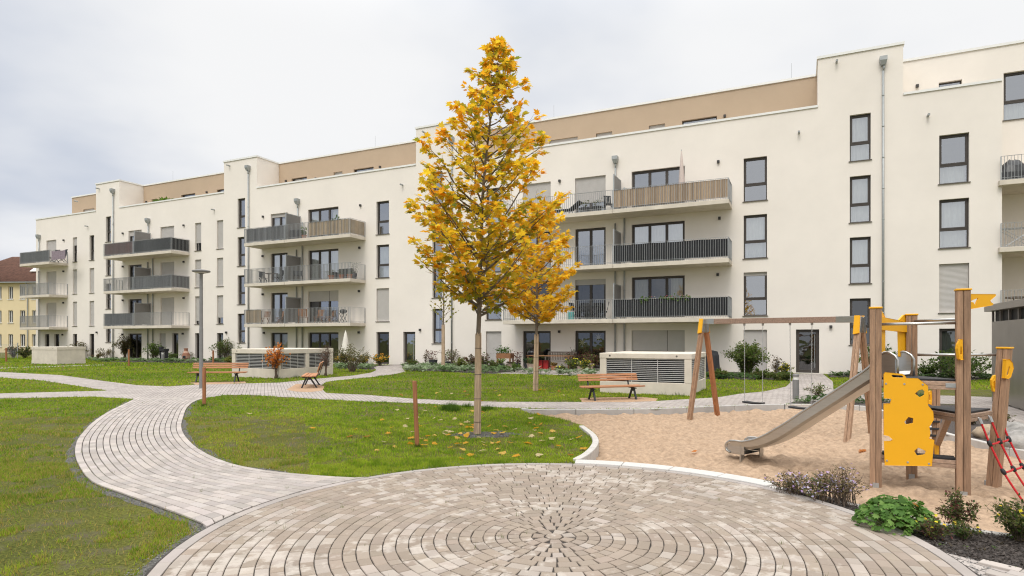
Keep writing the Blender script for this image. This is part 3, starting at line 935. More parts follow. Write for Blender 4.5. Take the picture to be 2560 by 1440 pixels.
def path_mat():
    """far paths: rows of pale pavers laid in running bond"""
    m, nt, b = new_mat('pale_paver_path')
    N, L = nt.nodes, nt.links
    tc = N.new('ShaderNodeTexCoord'); mp = N.new('ShaderNodeMapping'); mp.inputs['Rotation'].default_value = (0, 0, R(68))
    L.new(tc.outputs['Object'], mp.inputs['Vector'])
    bt = N.new('ShaderNodeTexBrick'); bt.inputs['Scale'].default_value = 1.0
    bt.inputs['Brick Width'].default_value = .2; bt.inputs['Row Height'].default_value = .105; bt.inputs['Mortar Size'].default_value = .006
    bt.inputs['Color1'].default_value = (.42, .375, .34, 1); bt.inputs['Color2'].default_value = (.34, .30, .275, 1); bt.inputs['Mortar'].default_value = (.10, .09, .08, 1)
    L.new(mp.outputs[0], bt.inputs['Vector'])
    nz = N.new('ShaderNodeTexNoise'); nz.inputs['Scale'].default_value = 1.1; nz.inputs['Detail'].default_value = 6; L.new(tc.outputs['Object'], nz.inputs['Vector'])
    mr = N.new('ShaderNodeMapRange'); mr.inputs[1].default_value = .3; mr.inputs[2].default_value = .7; mr.inputs[3].default_value = .86; mr.inputs[4].default_value = 1.12
    L.new(nz.outputs['Fac'], mr.inputs[0])
    mu = N.new('ShaderNodeMix'); mu.data_type = 'RGBA'; mu.blend_type = 'MULTIPLY'; mu.inputs[0].default_value = 1
    cb = N.new('ShaderNodeCombineColor')
    for i in range(3): L.new(mr.outputs[0], cb.inputs[i])
    L.new(bt.outputs['Color'], mu.inputs[6]); L.new(cb.outputs[0], mu.inputs[7]); L.new(mu.outputs[2], b.inputs['Base Color'])
    b.inputs['Roughness'].default_value = .88; b.inputs['Specular IOR Level'].default_value = .2
    return m


M['path'] = path_mat()

# the ground: one sheet to the horizon with the sand pit cut out
bm = bmesh.new(); E_ = []
for loop in ([(-400, -200), (400, -200), (400, 700), (-400, 700)], SAND):
    vs = [bm.verts.new((x, y, 0)) for x, y in loop]
    E_ += [bm.edges.new((vs[i], vs[(i + 1) % len(vs)])) for i in range(len(vs))]
bmesh.ops.triangle_fill(bm, use_beauty=True, edges=E_)
for f in bm.faces:
    if f.normal.z < 0: f.normal_flip()
me = bpy.data.meshes.new('ground'); bm.to_mesh(me); bm.free(); me.materials.append(M['lawn'])
o = bpy.data.objects.new('ground', me); COL.objects.link(o); tag(o, kind='structure')


def sheet(name, poly, m, z, kind='structure'):
    bm = bmesh.new()
    vs = [bm.verts.new((x, y, z)) for x, y in poly]
    E = [bm.edges.new((vs[i], vs[(i + 1) % len(vs)])) for i in range(len(vs))]
    bmesh.ops.triangle_fill(bm, use_beauty=True, edges=E)
    for f in bm.faces:
        if f.normal.z < 0: f.normal_flip()
    me = bpy.data.meshes.new(name); bm.to_mesh(me); bm.free(); me.materials.append(m)
    o = bpy.data.objects.new(name, me); COL.objects.link(o)
    return tag(o, kind=kind)


# ---- near path edges (left edge then right edge, from the plaza outward)
left_px = [(535, 1326), (467, 1297), (360, 1257), (300, 1235), (230, 1208), (200, 1173), (187, 1140), (190, 1110), (203, 1088), (233, 1057), (273, 1030), (320, 1007), (345, 994)]
right_px = [(930, 1200), (828, 1195), (705, 1185), (629, 1174), (571, 1160), (522, 1140), (485, 1116), (461, 1089), (454, 1067), (459, 1043), (468, 1021), (487, 1005), (517, 995)]
eL, eR = smooth_line(g2(left_px), 8), smooth_line(g2(right_px), 8)
NEAR = eL + eR[::-1]
# ---- far path network (one sheet)
FAR = g2([(333, 998), (233, 992), (-120, 999), (-120, 987), (150, 980), (268, 977), (200, 966), (100, 951), (-120, 936), (-120, 926), (0, 930), (150, 938), (260, 953), (340, 963), (420, 966.5),
          (490, 962), (615, 959), (698, 957), (791, 947.5), (885, 939), (927, 932), (940, 926), (935, 919), (944, 915), (1005, 912.2),
          (1006, 921), (1014, 930), (979, 937), (909, 945), (838, 952), (815, 955), (800, 968), (815, 983), (909, 987), (1030, 997), (1104, 1001), (1249, 1005), (1458, 1005.5), (1626, 1004),
          (1707, 999), (1793, 994), (1848, 985), (1911, 979), (1965, 967), (1978, 955), (1986, 934.5), (2057, 934.9), (2082, 954), (2084, 975), (2350, 989), (2480, 993), (2700, 1000),
          (2700, 1110), (2560, 1075), (2402, 1012), (2180, 1002), (1985, 1004), (1961, 1012), (1900, 1013), (1807, 1016), (1640, 1022), (1480, 1024), (1301, 1021), (1249, 1019), (1104, 1012), (1026, 1008),
          (909, 1004), (791, 998), (674, 991), (604, 987), (557, 989), (517, 995), (430, 1003)])
sheet('path', FAR, M['path'], .006)
sheet('path_bed', NEAR, M['joint'], .008)
sheet('side_path', g2([(-80, 920), (0, 919), (215, 912.5), (260, 911.5), (260, 913), (215, 914.5), (0, 922), (-80, 923)]), M['path'], .005)
LOWER_RIGHT = [gp(2338, 1376), gp(2396, 1391), gp(2521, 1424), gp(2700, 1462), (4.6, 2.6), (3.2, 3.4)]
sheet('lower_path', LOWER_RIGHT, M['path'], .004)
# circle bed
circ = lambda r, n=120: [(CX + r * math.cos(2 * math.pi * i / n), CY + r * math.sin(2 * math.pi * i / n)) for i in range(n)]
sheet('plaza_bed', circ(CR + .1), M['joint'], .0125)


def paver(mb, q, z0=.0, z1=.024, ch=.006, tint=1.0, cool=0.0):
    """one paving stone: four ground corners (counter-clockwise), chamfered top"""
    mb.cur = (tint * random.uniform(.985, 1.015), tint * (1 + cool * .45), tint * random.uniform(.98, 1.02) * (1 + cool))
    c = (sum(p[0] for p in q) / 4, sum(p[1] for p in q) / 4)
    top = []
    for p in q:
        d = math.hypot(p[0] - c[0], p[1] - c[1]); k = 1 - ch * 1.2 / max(d, .01)
        top.append((c[0] + (p[0] - c[0]) * k, c[1] + (p[1] - c[1]) * k, z1))
    b = [(p[0], p[1], z0) for p in q]; s = [(p[0], p[1], z1 - ch * .7) for p in q]
    mb.add(b + s + top, ((8, 9, 10, 11), (4, 5, 9, 8), (5, 6, 10, 9), (6, 7, 11, 10), (7, 4, 8, 11), (0, 1, 5, 4), (1, 2, 6, 5), (2, 3, 7, 6), (3, 0, 4, 7)))


# ---- plaza: concentric courses
pl = MB(); r0 = .075
pl.cur = (1, 1, 1)
pl.lathe([(.07, .0), (.07, .022), (.066, .026)], 8, (CX, CY, 0))
rw = .100; r = .085; pat = fnoise(np.array(circ(1.0, 1)), 1, 3)
lime = lambda x, y: float(fnoise(np.array([(x, y)]), .9, 5, 2)[0])
while r < CR - .06:
    ri, ro = r + .003, r + rw - .0042
    ang = random.uniform(0, 6.28); end = ang + 2 * math.pi
    rm = (ri + ro) / 2
    plen = .145 if r > .5 else .085
    n = max(6, int(round(2 * math.pi * ri / plen)))
    cuts = [ang + 2 * math.pi * (i + (random.uniform(-.22, .22) if r > .5 else 0)) / n for i in range(n)]
    for i in range(n):
        a0, a1 = cuts[i], (cuts[i + 1] if i + 1 < n else cuts[0] + 2 * math.pi)
        g_ = .0034
        # rectangular stones: joints open towards the outside on the small rings
        L_ = (a1 - a0) * ri - 2 * g_; open_ = min(.5, .5 * max(0, (1.15 - r)) + .08)
        am = (a0 + a1) / 2
        hi = L_ / 2; ho = (L_ / 2) * (1 - open_) + open_ * L_ / 2
        ho = hi + ((a1 - a0) * ro / 2 - g_ - hi) * (1 - min(.6, max(0.2, 1.1 - r * .7)))
        ca_, sa_ = math.cos(am), math.sin(am)
        P = lambda rr, x: (CX + rr * ca_ - x * sa_, CY + rr * sa_ + x * ca_)
        cor = lambda h, rr: math.sqrt(max(0, rr * rr - h * h))
        x_, y_ = CX + rm * ca_, CY + rm * sa_
        pale = random.random() < .10 + .75 * max(0, lime(x_, y_) - .465)
        t_ = random.uniform(1.12, 1.36) if pale else random.uniform(.88, 1.08)
        zt = .024 + random.uniform(-.0012, .0012)
        paver(pl, [P(ri, -hi), P(ri + .0, hi)][::1] + [P(ro, ho), P(ro, -ho)] if False else [P(cor(hi, ri), -hi), P(cor(ho, ro), -ho), P(cor(ho, ro), ho), P(cor(hi, ri), hi)], 0.005, zt, tint=t_, cool=.12 if pale else 0)
    r += rw
tag(pl.build('plaza', M['paver_tan']), kind='structure')
# pale edging stones round the circle
R_LAST = r + .004; ed = MB(); n = 62
for i in range(n):
    a0, a1 = 2 * math.pi * i / n + .0012, 2 * math.pi * (i + 1) / n - .0012
    q = [(CX + rr * math.cos(a), CY + rr * math.sin(a)) for rr, a in ((R_LAST, a0), (CR + .075, a0), (CR + .075, a1), (R_LAST, a1))]
    paver(ed, q, 0, .026, .006, random.uniform(.85, 1.0))
tag(ed.build('plaza_edging', M['paver_grey']), kind='structure')

# ---- near path: curved courses between its two edges


def resample(L_, n):
    P = np.array(L_); d = np.r_[0, np.cumsum(np.hypot(*np.diff(P, axis=0).T))]
    t = np.linspace(0, d[-1], n); return np.c_[np.interp(t, d, P[:, 0]), np.interp(t, d, P[:, 1])]


NS = 160
Lp, Rp = resample(eL, NS), resample(eR, NS)
nc = 17; pp = MB()
incirc = lambda x, y, m_=.105: math.hypot(x - CX, y - CY) < CR + m_
for c in range(nc):
    k0, k1 = c / nc, (c + 1) / nc
    A_ = Lp + (Rp - Lp) * k0; B_ = Lp + (Rp - Lp) * k1
    mid = (A_ + B_) / 2; d = np.r_[0, np.cumsum(np.hypot(*np.diff(mid, axis=0).T))]
    x = random.uniform(0, .1)
    while x < d[-1] - .05:
        ln = random.choice((.16, .2, .2, .2, .24)); x1 = min(x + ln, d[-1])
        f_ = lambda X, t: np.array((np.interp(t, d, X[:, 0]), np.interp(t, d, X[:, 1])))
        a0, a1, b0, b1 = f_(A_, x + .002), f_(A_, x1 - .002), f_(B_, x + .002), f_(B_, x1 - .002)
        w0, w1 = (b0 - a0), (b1 - a1); w0 = w0 / np.linalg.norm(w0) * .0048; w1 = w1 / np.linalg.norm(w1) * .0048
        q = [a0 + w0, a1 + w1, b1 - w1, b0 - w0]
        ar = sum(q[i][0] * q[(i + 1) % 4][1] - q[(i + 1) % 4][0] * q[i][1] for i in range(4))
        if ar < 0: q = q[::-1]
        if not all(incirc(*p) for p in q):
            if any(incirc(*p) for p in q):
                q = [p if not incirc(*p) else np.array((CX, CY)) + (p - np.array((CX, CY))) / math.hypot(p[0] - CX, p[1] - CY) * (CR + .107) for p in q]
            t_ = random.uniform(.84, 1.14) * (1.08 if c in (0, nc - 1) else 1)
            paver(pp, q, 0.002, .024 + random.uniform(-.0012, .0012), tint=t_)
        x = x1
tag(pp.build('near_path', M['paver_grey']), kind='structure')
# pavers of the lower right path
lp = MB(); a = np.array(gp(2338, 1376)); b = np.array(gp(2700, 1462)); dx = (b - a) / np.linalg.norm(b - a); dy = np.array((dx[1], -dx[0]))
for j in range(11):
    x = -1.2 - random.random() * .2
    while x < 2.2:
        ln = random.choice((.2, .2, .24)); p = a + dx * x + dy * (.105 * j)
        q = [p + dx * .002 + dy * .003, p + dy * .1, p + dx * (ln - .004) + dy * .1, p + dx * (ln - .004) + dy * .003]
        if not any(incirc(*p_) for p_ in q): paver(lp, q, 0, .022, tint=random.uniform(.95, 1.2))
        x += ln
tag(lp.build('lower_paving', M['paver_grey']), kind='structure')

# ---- sand
S_ = np.array(SAND); x0, y0 = S_.min(0) - .15; x1, y1 = S_.max(0) + .15
stp = .035; nx, ny = int((x1 - x0) / stp), int((y1 - y0) / stp)
gx, gy = np.meshgrid(np.linspace(x0, x1, nx), np.linspace(y0, y1, ny)); P = np.c_[gx.ravel(), gy.ravel()]
zs = -.10 + .05 * (fnoise(P, 1.1, 21) - .5) + .085 * (fnoise(P, 3.4, 22, 2) - .5) + .075 * (vnoise(P, 7.0, 24) - .5) - .03 * np.clip(vnoise(P, 5.2, 26) - .62, 0, 1) * 3 + .04 * (vnoise(P, 12.0, 27) - .5)
sl_x, sl_y = gp(1990, 1165, -.09)
zs -= .05 * np.exp(-((P[:, 0] - 3.75) ** 2 + (P[:, 1] - 8.55) ** 2) / .35)
cen = P.reshape(ny, nx, 2); cc = (cen[:-1, :-1] + cen[1:, 1:]) / 2
C0 = S_.mean(0)
keep = in_poly(cc.reshape(-1, 2), C0 + (S_ - C0) * 1.035)
idx = np.arange(nx * ny).reshape(ny, nx)
quads = np.stack([idx[:-1, :-1], idx[:-1, 1:], idx[1:, 1:], idx[1:, :-1]], -1).reshape(-1, 4)[keep]
zs = np.minimum(zs, -.03)
M['sand'] = mat('play_sand', (0.385, 0.275, 0.188), 0.95, var=0.27, scale=13.0, bump=1.0, bscale=22, spec=.1)
tag(np_obj('sand', np.c_[P, zs], quads, M['sand'], smooth=True), kind='structure')

# ---- kerbs


def kerb_run(name, pts, wd, z0, z1, ln, m, side=1, bevel=.012):
    """kerb stones of length ln along a line; each run one object of the setting"""
    P = np.array(pts); d = np.r_[0, np.cumsum(np.hypot(*np.diff(P, axis=0).T))]
    n = max(1, int(round(d[-1] / ln))); mb = MB()
    f_ = lambda t: np.array((np.interp(t, d, P[:, 0]), np.interp(t, d, P[:, 1])))

    def nrm(t):
        a, b = f_(max(0, t - .05)), f_(min(d[-1], t + .05)); v = (b - a) / np.linalg.norm(b - a); return np.array((-v[1], v[0])) * side
    for i in range(n):
        sub = 4; t0, t1 = d[-1] * i / n + .003, d[-1] * (i + 1) / n - .003
        ts = [t0 + (t1 - t0) * k / sub for k in range(sub + 1)]; V = []
        for t in ts:
            a = f_(t); b = a + nrm(t) * wd
            V += [(*a, z0), (*b, z0), (*b, z1), (*a, z1)]
        Fs = [(0, 1, 2, 3), tuple(4 * sub + k for k in (3, 2, 1, 0))]
        for k in range(sub):
            for e in range(4):
                e2 = (e + 1) % 4; Fs.append((4 * k + e, 4 * k + 4 + e, 4 * k + 4 + e2, 4 * k + e2))
        mb.add(V, Fs)
    o = mb.build(name, m, bevel=bevel, fix=True)
    return tag(o, kind='structure')


kerb_run('sandpit_kerb', smooth_line(g2([(1460, 1066), (1487, 1086), (1497, 1103), (1491, 1120), (1474, 1137), (1449, 1151)], .03), 5), .10, -.2, .05, .32, M['kerb'], -1)
kerb_run('path_kerb', g2([(1301, 1023), (1330, 1026), (1480, 1026), (1640, 1024), (1807, 1017), (1900, 1013), (1961, 1013)]), .10, -.25, .02, 1.35, M['kerb_grey'], 1)
kerb_run('bed_kerb', g2([(1963, 1013), (2080, 1014), (2173, 1019), (2290, 1058), (2365, 1088), (2432, 1103), (2498, 1120), (2560, 1131), (2700, 1150)]), .09, -.25, .03, .9, M['kerb'], 1)
kerb_run('bed_kerb', g2([(1925, 1218), (2000, 1228), (2115, 1257), (2230, 1283), (2338, 1308), (2471, 1332), (2640, 1352)]), .08, -.25, .02, .5, M['kerb'], -1)
# wide pale concrete band between plaza and sand
a0 = math.atan2(gp(1915, 1221)[1] - CY, gp(1915, 1221)[0] - CX); a1 = math.atan2(gp(1436, 1163)[1] - CY, gp(1436, 1163)[0] - CX)
wb = MB(); n = 4
for i in range(n):
    t0, t1 = a0 + (a1 - a0) * i / n + .0012, a0 + (a1 - a0) * (i + 1) / n - .0012; sub = 6; V = []
    for k in range(sub + 1):
        a = t0 + (t1 - t0) * k / sub; c_, s_ = math.cos(a), math.sin(a); ri, ro = CR + .105, CR + .33
        V += [(CX + ri * c_, CY + ri * s_, -.2), (CX + ro * c_, CY + ro * s_, -.2), (CX + ro * c_, CY + ro * s_, .034), (CX + ri * c_, CY + ri * s_, .034)]
    Fs = [(0, 1, 2, 3), tuple(4 * sub + k for k in (3, 2, 1, 0))]
    for k in range(sub):
        for e in range(4):
            e2 = (e + 1) % 4; Fs.append((4 * k + e, 4 * k + 4 + e, 4 * k + 4 + e2, 4 * k + e2))
    wb.add(V, Fs)
M['kerb_white'] = mat('fresh_white_concrete', (0.53, 0.51, 0.48), 0.8, var=0.06, scale=4, bump=0.06, bscale=80, spec=.2)
tag(wb.build('concrete_band', M['kerb_white'], bevel=.012, fix=True), kind='structure')

# ---- beds
BED_FRONT = [(CX + (CR + .1) * math.cos(a), CY + (CR + .1) * math.sin(a)) for a in np.linspace(a0 - .02, -.095, 24)] + g2([(2396, 1391), (2521, 1424), (2700, 1462), (2760, 1365), (2640, 1352), (2471, 1332), (2338, 1308), (2230, 1283), (2115, 1257), (2000, 1228), (1925, 1218)])
sheet('planting_bed', BED_FRONT, M['mulch'], .004)
BED_BACK = g2([(1940, 1010), (1962, 1003.5), (2180, 1003), (2402, 1013), (2560, 1077), (2700, 1112), (2700, 1150), (2560, 1131), (2498, 1120), (2432, 1103), (2365, 1088), (2290, 1058), (2173, 1019), (2080, 1013.5)])
sheet('back_bed', BED_BACK, M['mulch'], .003)


def fstrip(u0, u1, va, vb, name, m, z):
    """strip of ground along the facade; va/vb rows of the front edge at both ends"""
    a, b = gp(u0, va), gp(u1, vb); sa, ta = st(*a); sb, tb = st(*b)
    return sheet(name, [a, b, w2(sb, -.01), w2(sa, -.01)], m, z), [a, b, w2(sb, -.01), w2(sa, -.01)]


_, BED1 = fstrip(225, 600, 905, 909, 'facade_bed', M['mulch'], .003)
_, BED2 = fstrip(835, 930, 921, 925, 'facade_bed', M['mulch'], .003)
_, BED3 = fstrip(1012, 1235, 926, 936, 'facade_bed', M['mulch'], .003)
_, TERR = fstrip(1236, 1540, 934, 941, 'terrace', M['path'], .006)
_, BED4 = fstrip(1760, 1976, 948, 951, 'facade_bed', M['mulch'], .003)
_, BED5 = fstrip(2075, 2480, 944, 951, 'facade_bed', M['mulch'], .003)
# gravel under benches and round the tree
ell = lambda cx, cy, rx, ry, n=28, j=.12, a=0: [(cx + (rx * math.cos(t) * math.cos(a) - ry * math.sin(t) * math.sin(a)) * k, cy + (rx * math.cos(t) * math.sin(a) + ry * math.sin(t) * math.cos(a)) * k) for t, k in ((2 * math.pi * i / n, 1 + random.uniform(-j, j)) for i in range(n))]
GRAV = [g2([(1448, 996), (1520, 994), (1600, 993), (1645, 997), (1640, 1003.5), (1560, 1006), (1455, 1006)]), g2([(470, 957), (612, 954), (616, 958.5), (490, 962.5)]),
        g2([(716, 975), (741, 960), (790, 962), (812, 966), (806, 977), (775, 981), (740, 979.5)])]
for p in GRAV: sheet('bench_gravel', p, M['tan_gravel'], .009)
TX, TY = gp(1193, 1087)
SOIL = ell(TX + .14, TY - .02, .52, .33, 44, .3)
M['pit'] = mat('grey_brown_soil', (0.13, 0.105, 0.085), 0.95, var=0.6, scale=30, bump=0.8, bscale=60)
sheet('tree_pit', SOIL, M['pit'], .004)
EDGE = []                                   # grit strips along the near path and the circle
for line, off in ((eL, -.10), (eR, .12)):
    P = np.array(line); d = np.gradient(P, axis=0); d /= np.linalg.norm(d, axis=1, keepdims=True); nn = np.c_[-d[:, 1], d[:, 0]]
    # left edge: grit to the left of travel, right edge: to the right
    sgn = 1 if off < 0 else -1
    wob = (-.25 + 2.0 * fnoise(P, 1.9, 31)).clip(.05, 2)[:, None]
    Q = P + nn * sgn * abs(off) * wob
    EDGE.append([tuple(p) for p in P] + [tuple(p) for p in Q[::-1]])
for p in EDGE: sheet('grit_edge', p, M['gravel'], .002)
sheet('grit_edge', circ(CR + .17), M['gravel'], .0015)
# ------------------------------------------------------------------ playground
SZ = -.10


def on_plane(u, v, p, d):
    """survey: where the sight line u, v meets the upright plane through p along d -> (a, z)"""
    q = (u - U0) / F; L_ = math.hypot(*d); dx, dy = d[0] / L_, d[1] / L_
    a = (q * p[1] - p[0]) / (dx - q * dy)
    return (a, HC + (V0 - v) / F * (p[1] + a * dy))


def bw(mb, name, m, root, **k):
    """build from world coordinates below a thing's empty"""
    lx, ly, lz = root.location
    mb.v = [(p[0] - lx, p[1] - ly, p[2] - lz) for p in mb.v]
    return mb.build(name, m, root, **k)


def bchild(mb, name, m, root, par, **k):
    o = bw(mb, name, m, root, **k); o.parent = par; return o


P1, P2, P3, P4, P5 = (gp(u, v, SZ) for u, v in ((2189, 1215), (2407, 1237), (2279, 1193), (2480, 1213), (2340, 1143)))
P4T = (1232 / F * P4[1], P4[1])
TW = empty('climbing_tower', ((P2[0] + P3[0]) / 2, (P2[1] + P3[1]) / 2, SZ), 0,
           'small wooden climbing tower with yellow panel, steel slide and red rope net in the sand', 'climbing tower')
dirv = lambda a, b: ((b[0] - a[0]) / math.dist(a, b), (b[1] - a[1]) / math.dist(a, b))


def post(a, ztop, b=None, wd=.125, face=(0.9, -.4), zb=SZ - .25, cap=True):
    b = b or a; m = MB(); f = Vector((face[0], face[1], 0)).normalized(); g = Vector((-f.y, f.x, 0))
    h = wd / 4 - .0015
    for i in (-1, 1):
        for j in (-1, 1):
            m.cur = (random.uniform(.85, 1.15),) * 3
            o_ = f * (i * wd / 4) + g * (j * wd / 4)
            m.bar(Vector((*a, zb)) + o_, Vector((*b, ztop)) + o_, h * 2, h * 2, up=g)
    o = bw(m, 'post', M['wood'], TW, bevel=.006)
    if cap:
        c = MB(); c.cur = (1, 1, 1); e = wd / 2 + .008
        c.bar(Vector((*b, ztop + .001)), Vector((*b, ztop + .022)), e * 2, e * 2, up=g)
        bchild(c, 'post_cap', M['yellow'], TW, o, bevel=.006)
    s = MB(); s.bar(Vector((*a, SZ - .02)) , Vector((*a, SZ + .05)), wd * .5, wd + .012, up=g); bchild(s, 'post_shoe', M['steel'], TW, o)
    return o


ppm = lambda P: F / P[1]
zv = lambda P, v: HC + (V0 - v) / ppm(P)
e12, e13, e23, e24, e34 = dirv(P1, P2), dirv(P1, P3), dirv(P2, P3), dirv(P2, P4), dirv(P3, P4)
post(P1, zv(P1, 772), face=e12); post(P2, zv(P2, 727), face=e12, wd=.135); post(P3, zv(P3, 789), face=e34); post(P4, zv(P4, 872), b=P4T, face=e24)
post(P5, zv(P5, 968), face=e12, wd=.10, cap=False)


def beam(a, b, z0, z1, th=.06, name='beam', m='wood_h', inset=.06):
    d = dirv(a, b); m_ = MB(); k = 2
    for i in range(k):
        m_.cur = (random.uniform(.85, 1.15),) * 3
        h = (z1 - z0) / k; z = z0 + h * (i + .5)
        m_.bar((a[0] + d[0] * inset, a[1] + d[1] * inset, z), (b[0] - d[0] * inset, b[1] - d[1] * inset, z), th, h - .003)
    return bw(m_, name, M[m], TW, bevel=.004)


ZU, ZL = 1.19, .815
for a, b in ((P1, P2), (P1, P3), (P2, P3)): beam(a, b, ZU - .115, ZU - .018)
for a, b in ((P2, P4), (P3, P4), (P2, P3)): beam(a, b, ZL - .105, ZL - .018)
beam(P1, P2, .19, .285); beam(P1, P3, .19, .285)
for (a, b, c), z in (((P1, P2, P3), ZU), ((P2, P4, P3), ZL)):
    m = MB(); cx, cy = (a[0] + b[0] + c[0]) / 3, (a[1] + b[1] + c[1]) / 3
    q = [(cx + (p[0] - cx) * .96, cy + (p[1] - cy) * .96) for p in (a, b, c)]
    m.add([(*p, z - .016) for p in q] + [(*p, z + .006) for p in q], ((2, 1, 0), (3, 4, 5), (0, 1, 4, 3), (1, 2, 5, 4), (2, 0, 3, 5)))
    bw(m, 'platform_board', M['black'], TW, bevel=.004, fix=True)
m = MB(); n_ = (-e12[1] * .05, e12[0] * .05)
m.bar((P1[0] + e12[0] * .07 + n_[0], P1[1] + e12[1] * .07 + n_[1], .30), (P2[0] - e12[0] * .07 + n_[0], P2[1] - e12[1] * .07 + n_[1], .30), .15, .025); bw(m, 'step_board', M['black'], TW, bevel=.004)

# yellow climbing panel on the edge P1-P2
nrm12 = (e12[1], -e12[0]) if e12[1] * 0 - e12[0] < 0 else (-e12[1], e12[0])
pp0 = (P1[0] + nrm12[0] * .06, P1[1] + nrm12[1] * .06)
Z7 = lambda pts, p, d: [on_plane(x / 2.4 + 1640, y / 2.4 + 700, p, d) for x, y in pts]
Z5 = lambda pts, p, d: [on_plane(x / 4.5 + 2100, y / 4.5 + 680, p, d) for x, y in pts]
outer = Z7([(1365, 565), (1374, 553), (1480, 563), (1493, 572), (1503, 588), (1572, 590), (1631, 634), (1634, 672), (1630, 720), (1633, 752), (1662, 790), (1666, 838), (1640, 882), (1645, 915), (1640, 950), (1668, 962),
            (1664, 1010), (1655, 1116), (1372, 1111), (1369, 968), (1408, 965), (1420, 957), (1396, 936), (1367, 930), (1366, 743), (1404, 740), (1412, 712), (1368, 709)], pp0, e12)
holes = [Z7(h, pp0, e12) for h in ([(1412, 574), (1420, 569), (1475, 573), (1484, 580), (1478, 586), (1422, 583)],
                                   [(1554, 682), (1576, 662), (1598, 656), (1610, 668), (1607, 690), (1582, 703)],
                                   [(1490, 852), (1515, 822), (1543, 830), (1540, 858), (1500, 866)],
                                   [(1549, 1026), (1574, 1005), (1618, 1026), (1611, 1046), (1566, 1053)])]
m = MB(); m.plate(outer, holes, (*pp0, 0), (*e12, 0), (0, 0, 1), .019)
pan = bw(m, 'climbing_panel', M['yellow'], TW, bevel=.003)
m = MB(); no = Vector((*nrm12, 0))
for x, y in ((1380, 622), (1490, 624), (1600, 627), (1385, 1083), (1510, 1093), (1638, 1102)):
    a, z = on_plane(x / 2.4 + 1640, y / 2.4 + 700, pp0, e12); c = Vector((pp0[0] + e12[0] * a, pp0[1] + e12[1] * a, z))
    m.tube([c + no * .008, c + no * .016], [.013, .009], 10)
bchild(m, 'panel_screw', M['steel'], TW, pan, smooth=False)
# metal corner plates
for (x0, x1, y0, y1) in ((1735, 1808, 618, 646), (1345, 1364, 600, 636)):
    a0_, z1_ = on_plane(x0 / 2.4 + 1640, y0 / 2.4 + 700, P1, e12); a1_, z0_ = on_plane(x1 / 2.4 + 1640, y1 / 2.4 + 700, P1, e12)
    m = MB(); m.plate([(a0_, z0_), (a1_, z0_), (a1_, z1_), (a0_, z1_)], [], (P1[0] + nrm12[0] * .034, P1[1] + nrm12[1] * .034, 0), (*e12, 0), (0, 0, 1), .006)
    bw(m, 'corner_plate', M['steel'], TW, bevel=.002)

# arch of yellow boards over the slide entrance
pa = (P1[0] - e13[1] * .05, P1[1] + e13[0] * .05)
for pts in ([(452, 650), (452, 440), (462, 440), (498, 505), (498, 965), (480, 990), (456, 1005)],
            [(655, 545), (712, 484), (732, 482), (741, 492), (745, 1000), (742, 1072), (722, 1050), (690, 988), (664, 945)]):
    m = MB(); m.plate(Z5(pts, pa, e13), [], (*pa, 0), (*e13, 0), (0, 0, 1), .02); bw(m, 'arch_board', M['yellow'], TW, bevel=.004)
pb = (P1[0] - e13[1] * .028, P1[1] + e13[0] * .028)
m = MB(); m.plate(Z5([(420, 500), (660, 545), (782, 600), (782, 682), (420, 645)], pb, e13), [], (*pb, 0), (*e13, 0), (0, 0, 1), .02); bw(m, 'arch_board', M['yellow'], TW, bevel=.004)

# flag on the tall post
pf = (P2[0] + .04, P2[1] + .01); dfl = (1.0, .12)
m = MB(); m.plate(Z5([(1412, 247), (1735, 249), (1745, 258), (1741, 272), (1682, 322), (1690, 340), (1715, 358), (1713, 368), (1700, 376), (1424, 425)], pf, dfl),
                  [Z5([(1462, 332), (1485, 318), (1550, 292), (1518, 368), (1506, 362), (1500, 343)], pf, dfl)], (*pf, 0), (*dfl, 0), (0, 0, 1), .018)
bw(m, 'flag', M['yellow'], TW, bevel=.003)


def handle(px, p, d, hole):
    m = MB(); m.plate(Z5(px, p, d), [Z5(hole, p, d)], (*p, 0), (*d, 0), (0, 0, 1), .03); bw(m, 'grab_handle', M['yellow'], TW, bevel=.006)


handle([(1345, 762), (1366, 762), (1370, 985), (1350, 990), (1328, 975), (1310, 860), (1318, 815)], (P2[0] - .06, P2[1] - .07), (1, 0), [(1350, 840), (1358, 850), (1362, 925), (1352, 935), (1344, 925)])
handle([(1850, 985), (1890, 982), (1925, 1020), (1936, 1080), (1905, 1180), (1880, 1197), (1838, 1192)], (P4T[0] - .03, P4[1] - .07), (1, .2), [(1890, 1060), (1900, 1075), (1885, 1150), (1870, 1165), (1864, 1150)])
handle([(1742, 1155), (1722, 1165), (1695, 1215), (1698, 1270), (1715, 1345), (1732, 1350)], (P4[0] - .08, P4[1] - .02), (1, .1), [(1725, 1215), (1712, 1230), (1715, 1290), (1728, 1305)])
handle([(985, 1345), (1022, 1338), (1026, 1440), (1020, 1490), (990, 1480)], (P5[0] - .05, P5[1] - .06), (1, 0), [(996, 1380), (1008, 1380), (1010, 1440), (1000, 1445)])
zz7 = [((1674, 985), (1692, 985), (1694, 1015), (1690, 1045), (1678, 1048))]
m = MB(); q_ = (P5[0] - .02, P5[1] - .07); m.plate(Z7(zz7[0], q_, (1, 0)), [], (*q_, 0), (1, 0, 0), (0, 0, 1), .03); bw(m, 'grab_handle', M['yellow'], TW, bevel=.005)

# steel bars
for a, b, za, zb in ((P1, P2, zv(P1, 811), zv(P2, 807)), (P3, P2, zv(P3, 803), zv(P2, 798)), (P3, P4T, zv(P3, 887), zv(P4, 887))):
    m = MB(); m.tube([(*a, za), (*b, zb)], .017, 10); bw(m, 'steel_bar', M['inox'], TW, smooth=True)
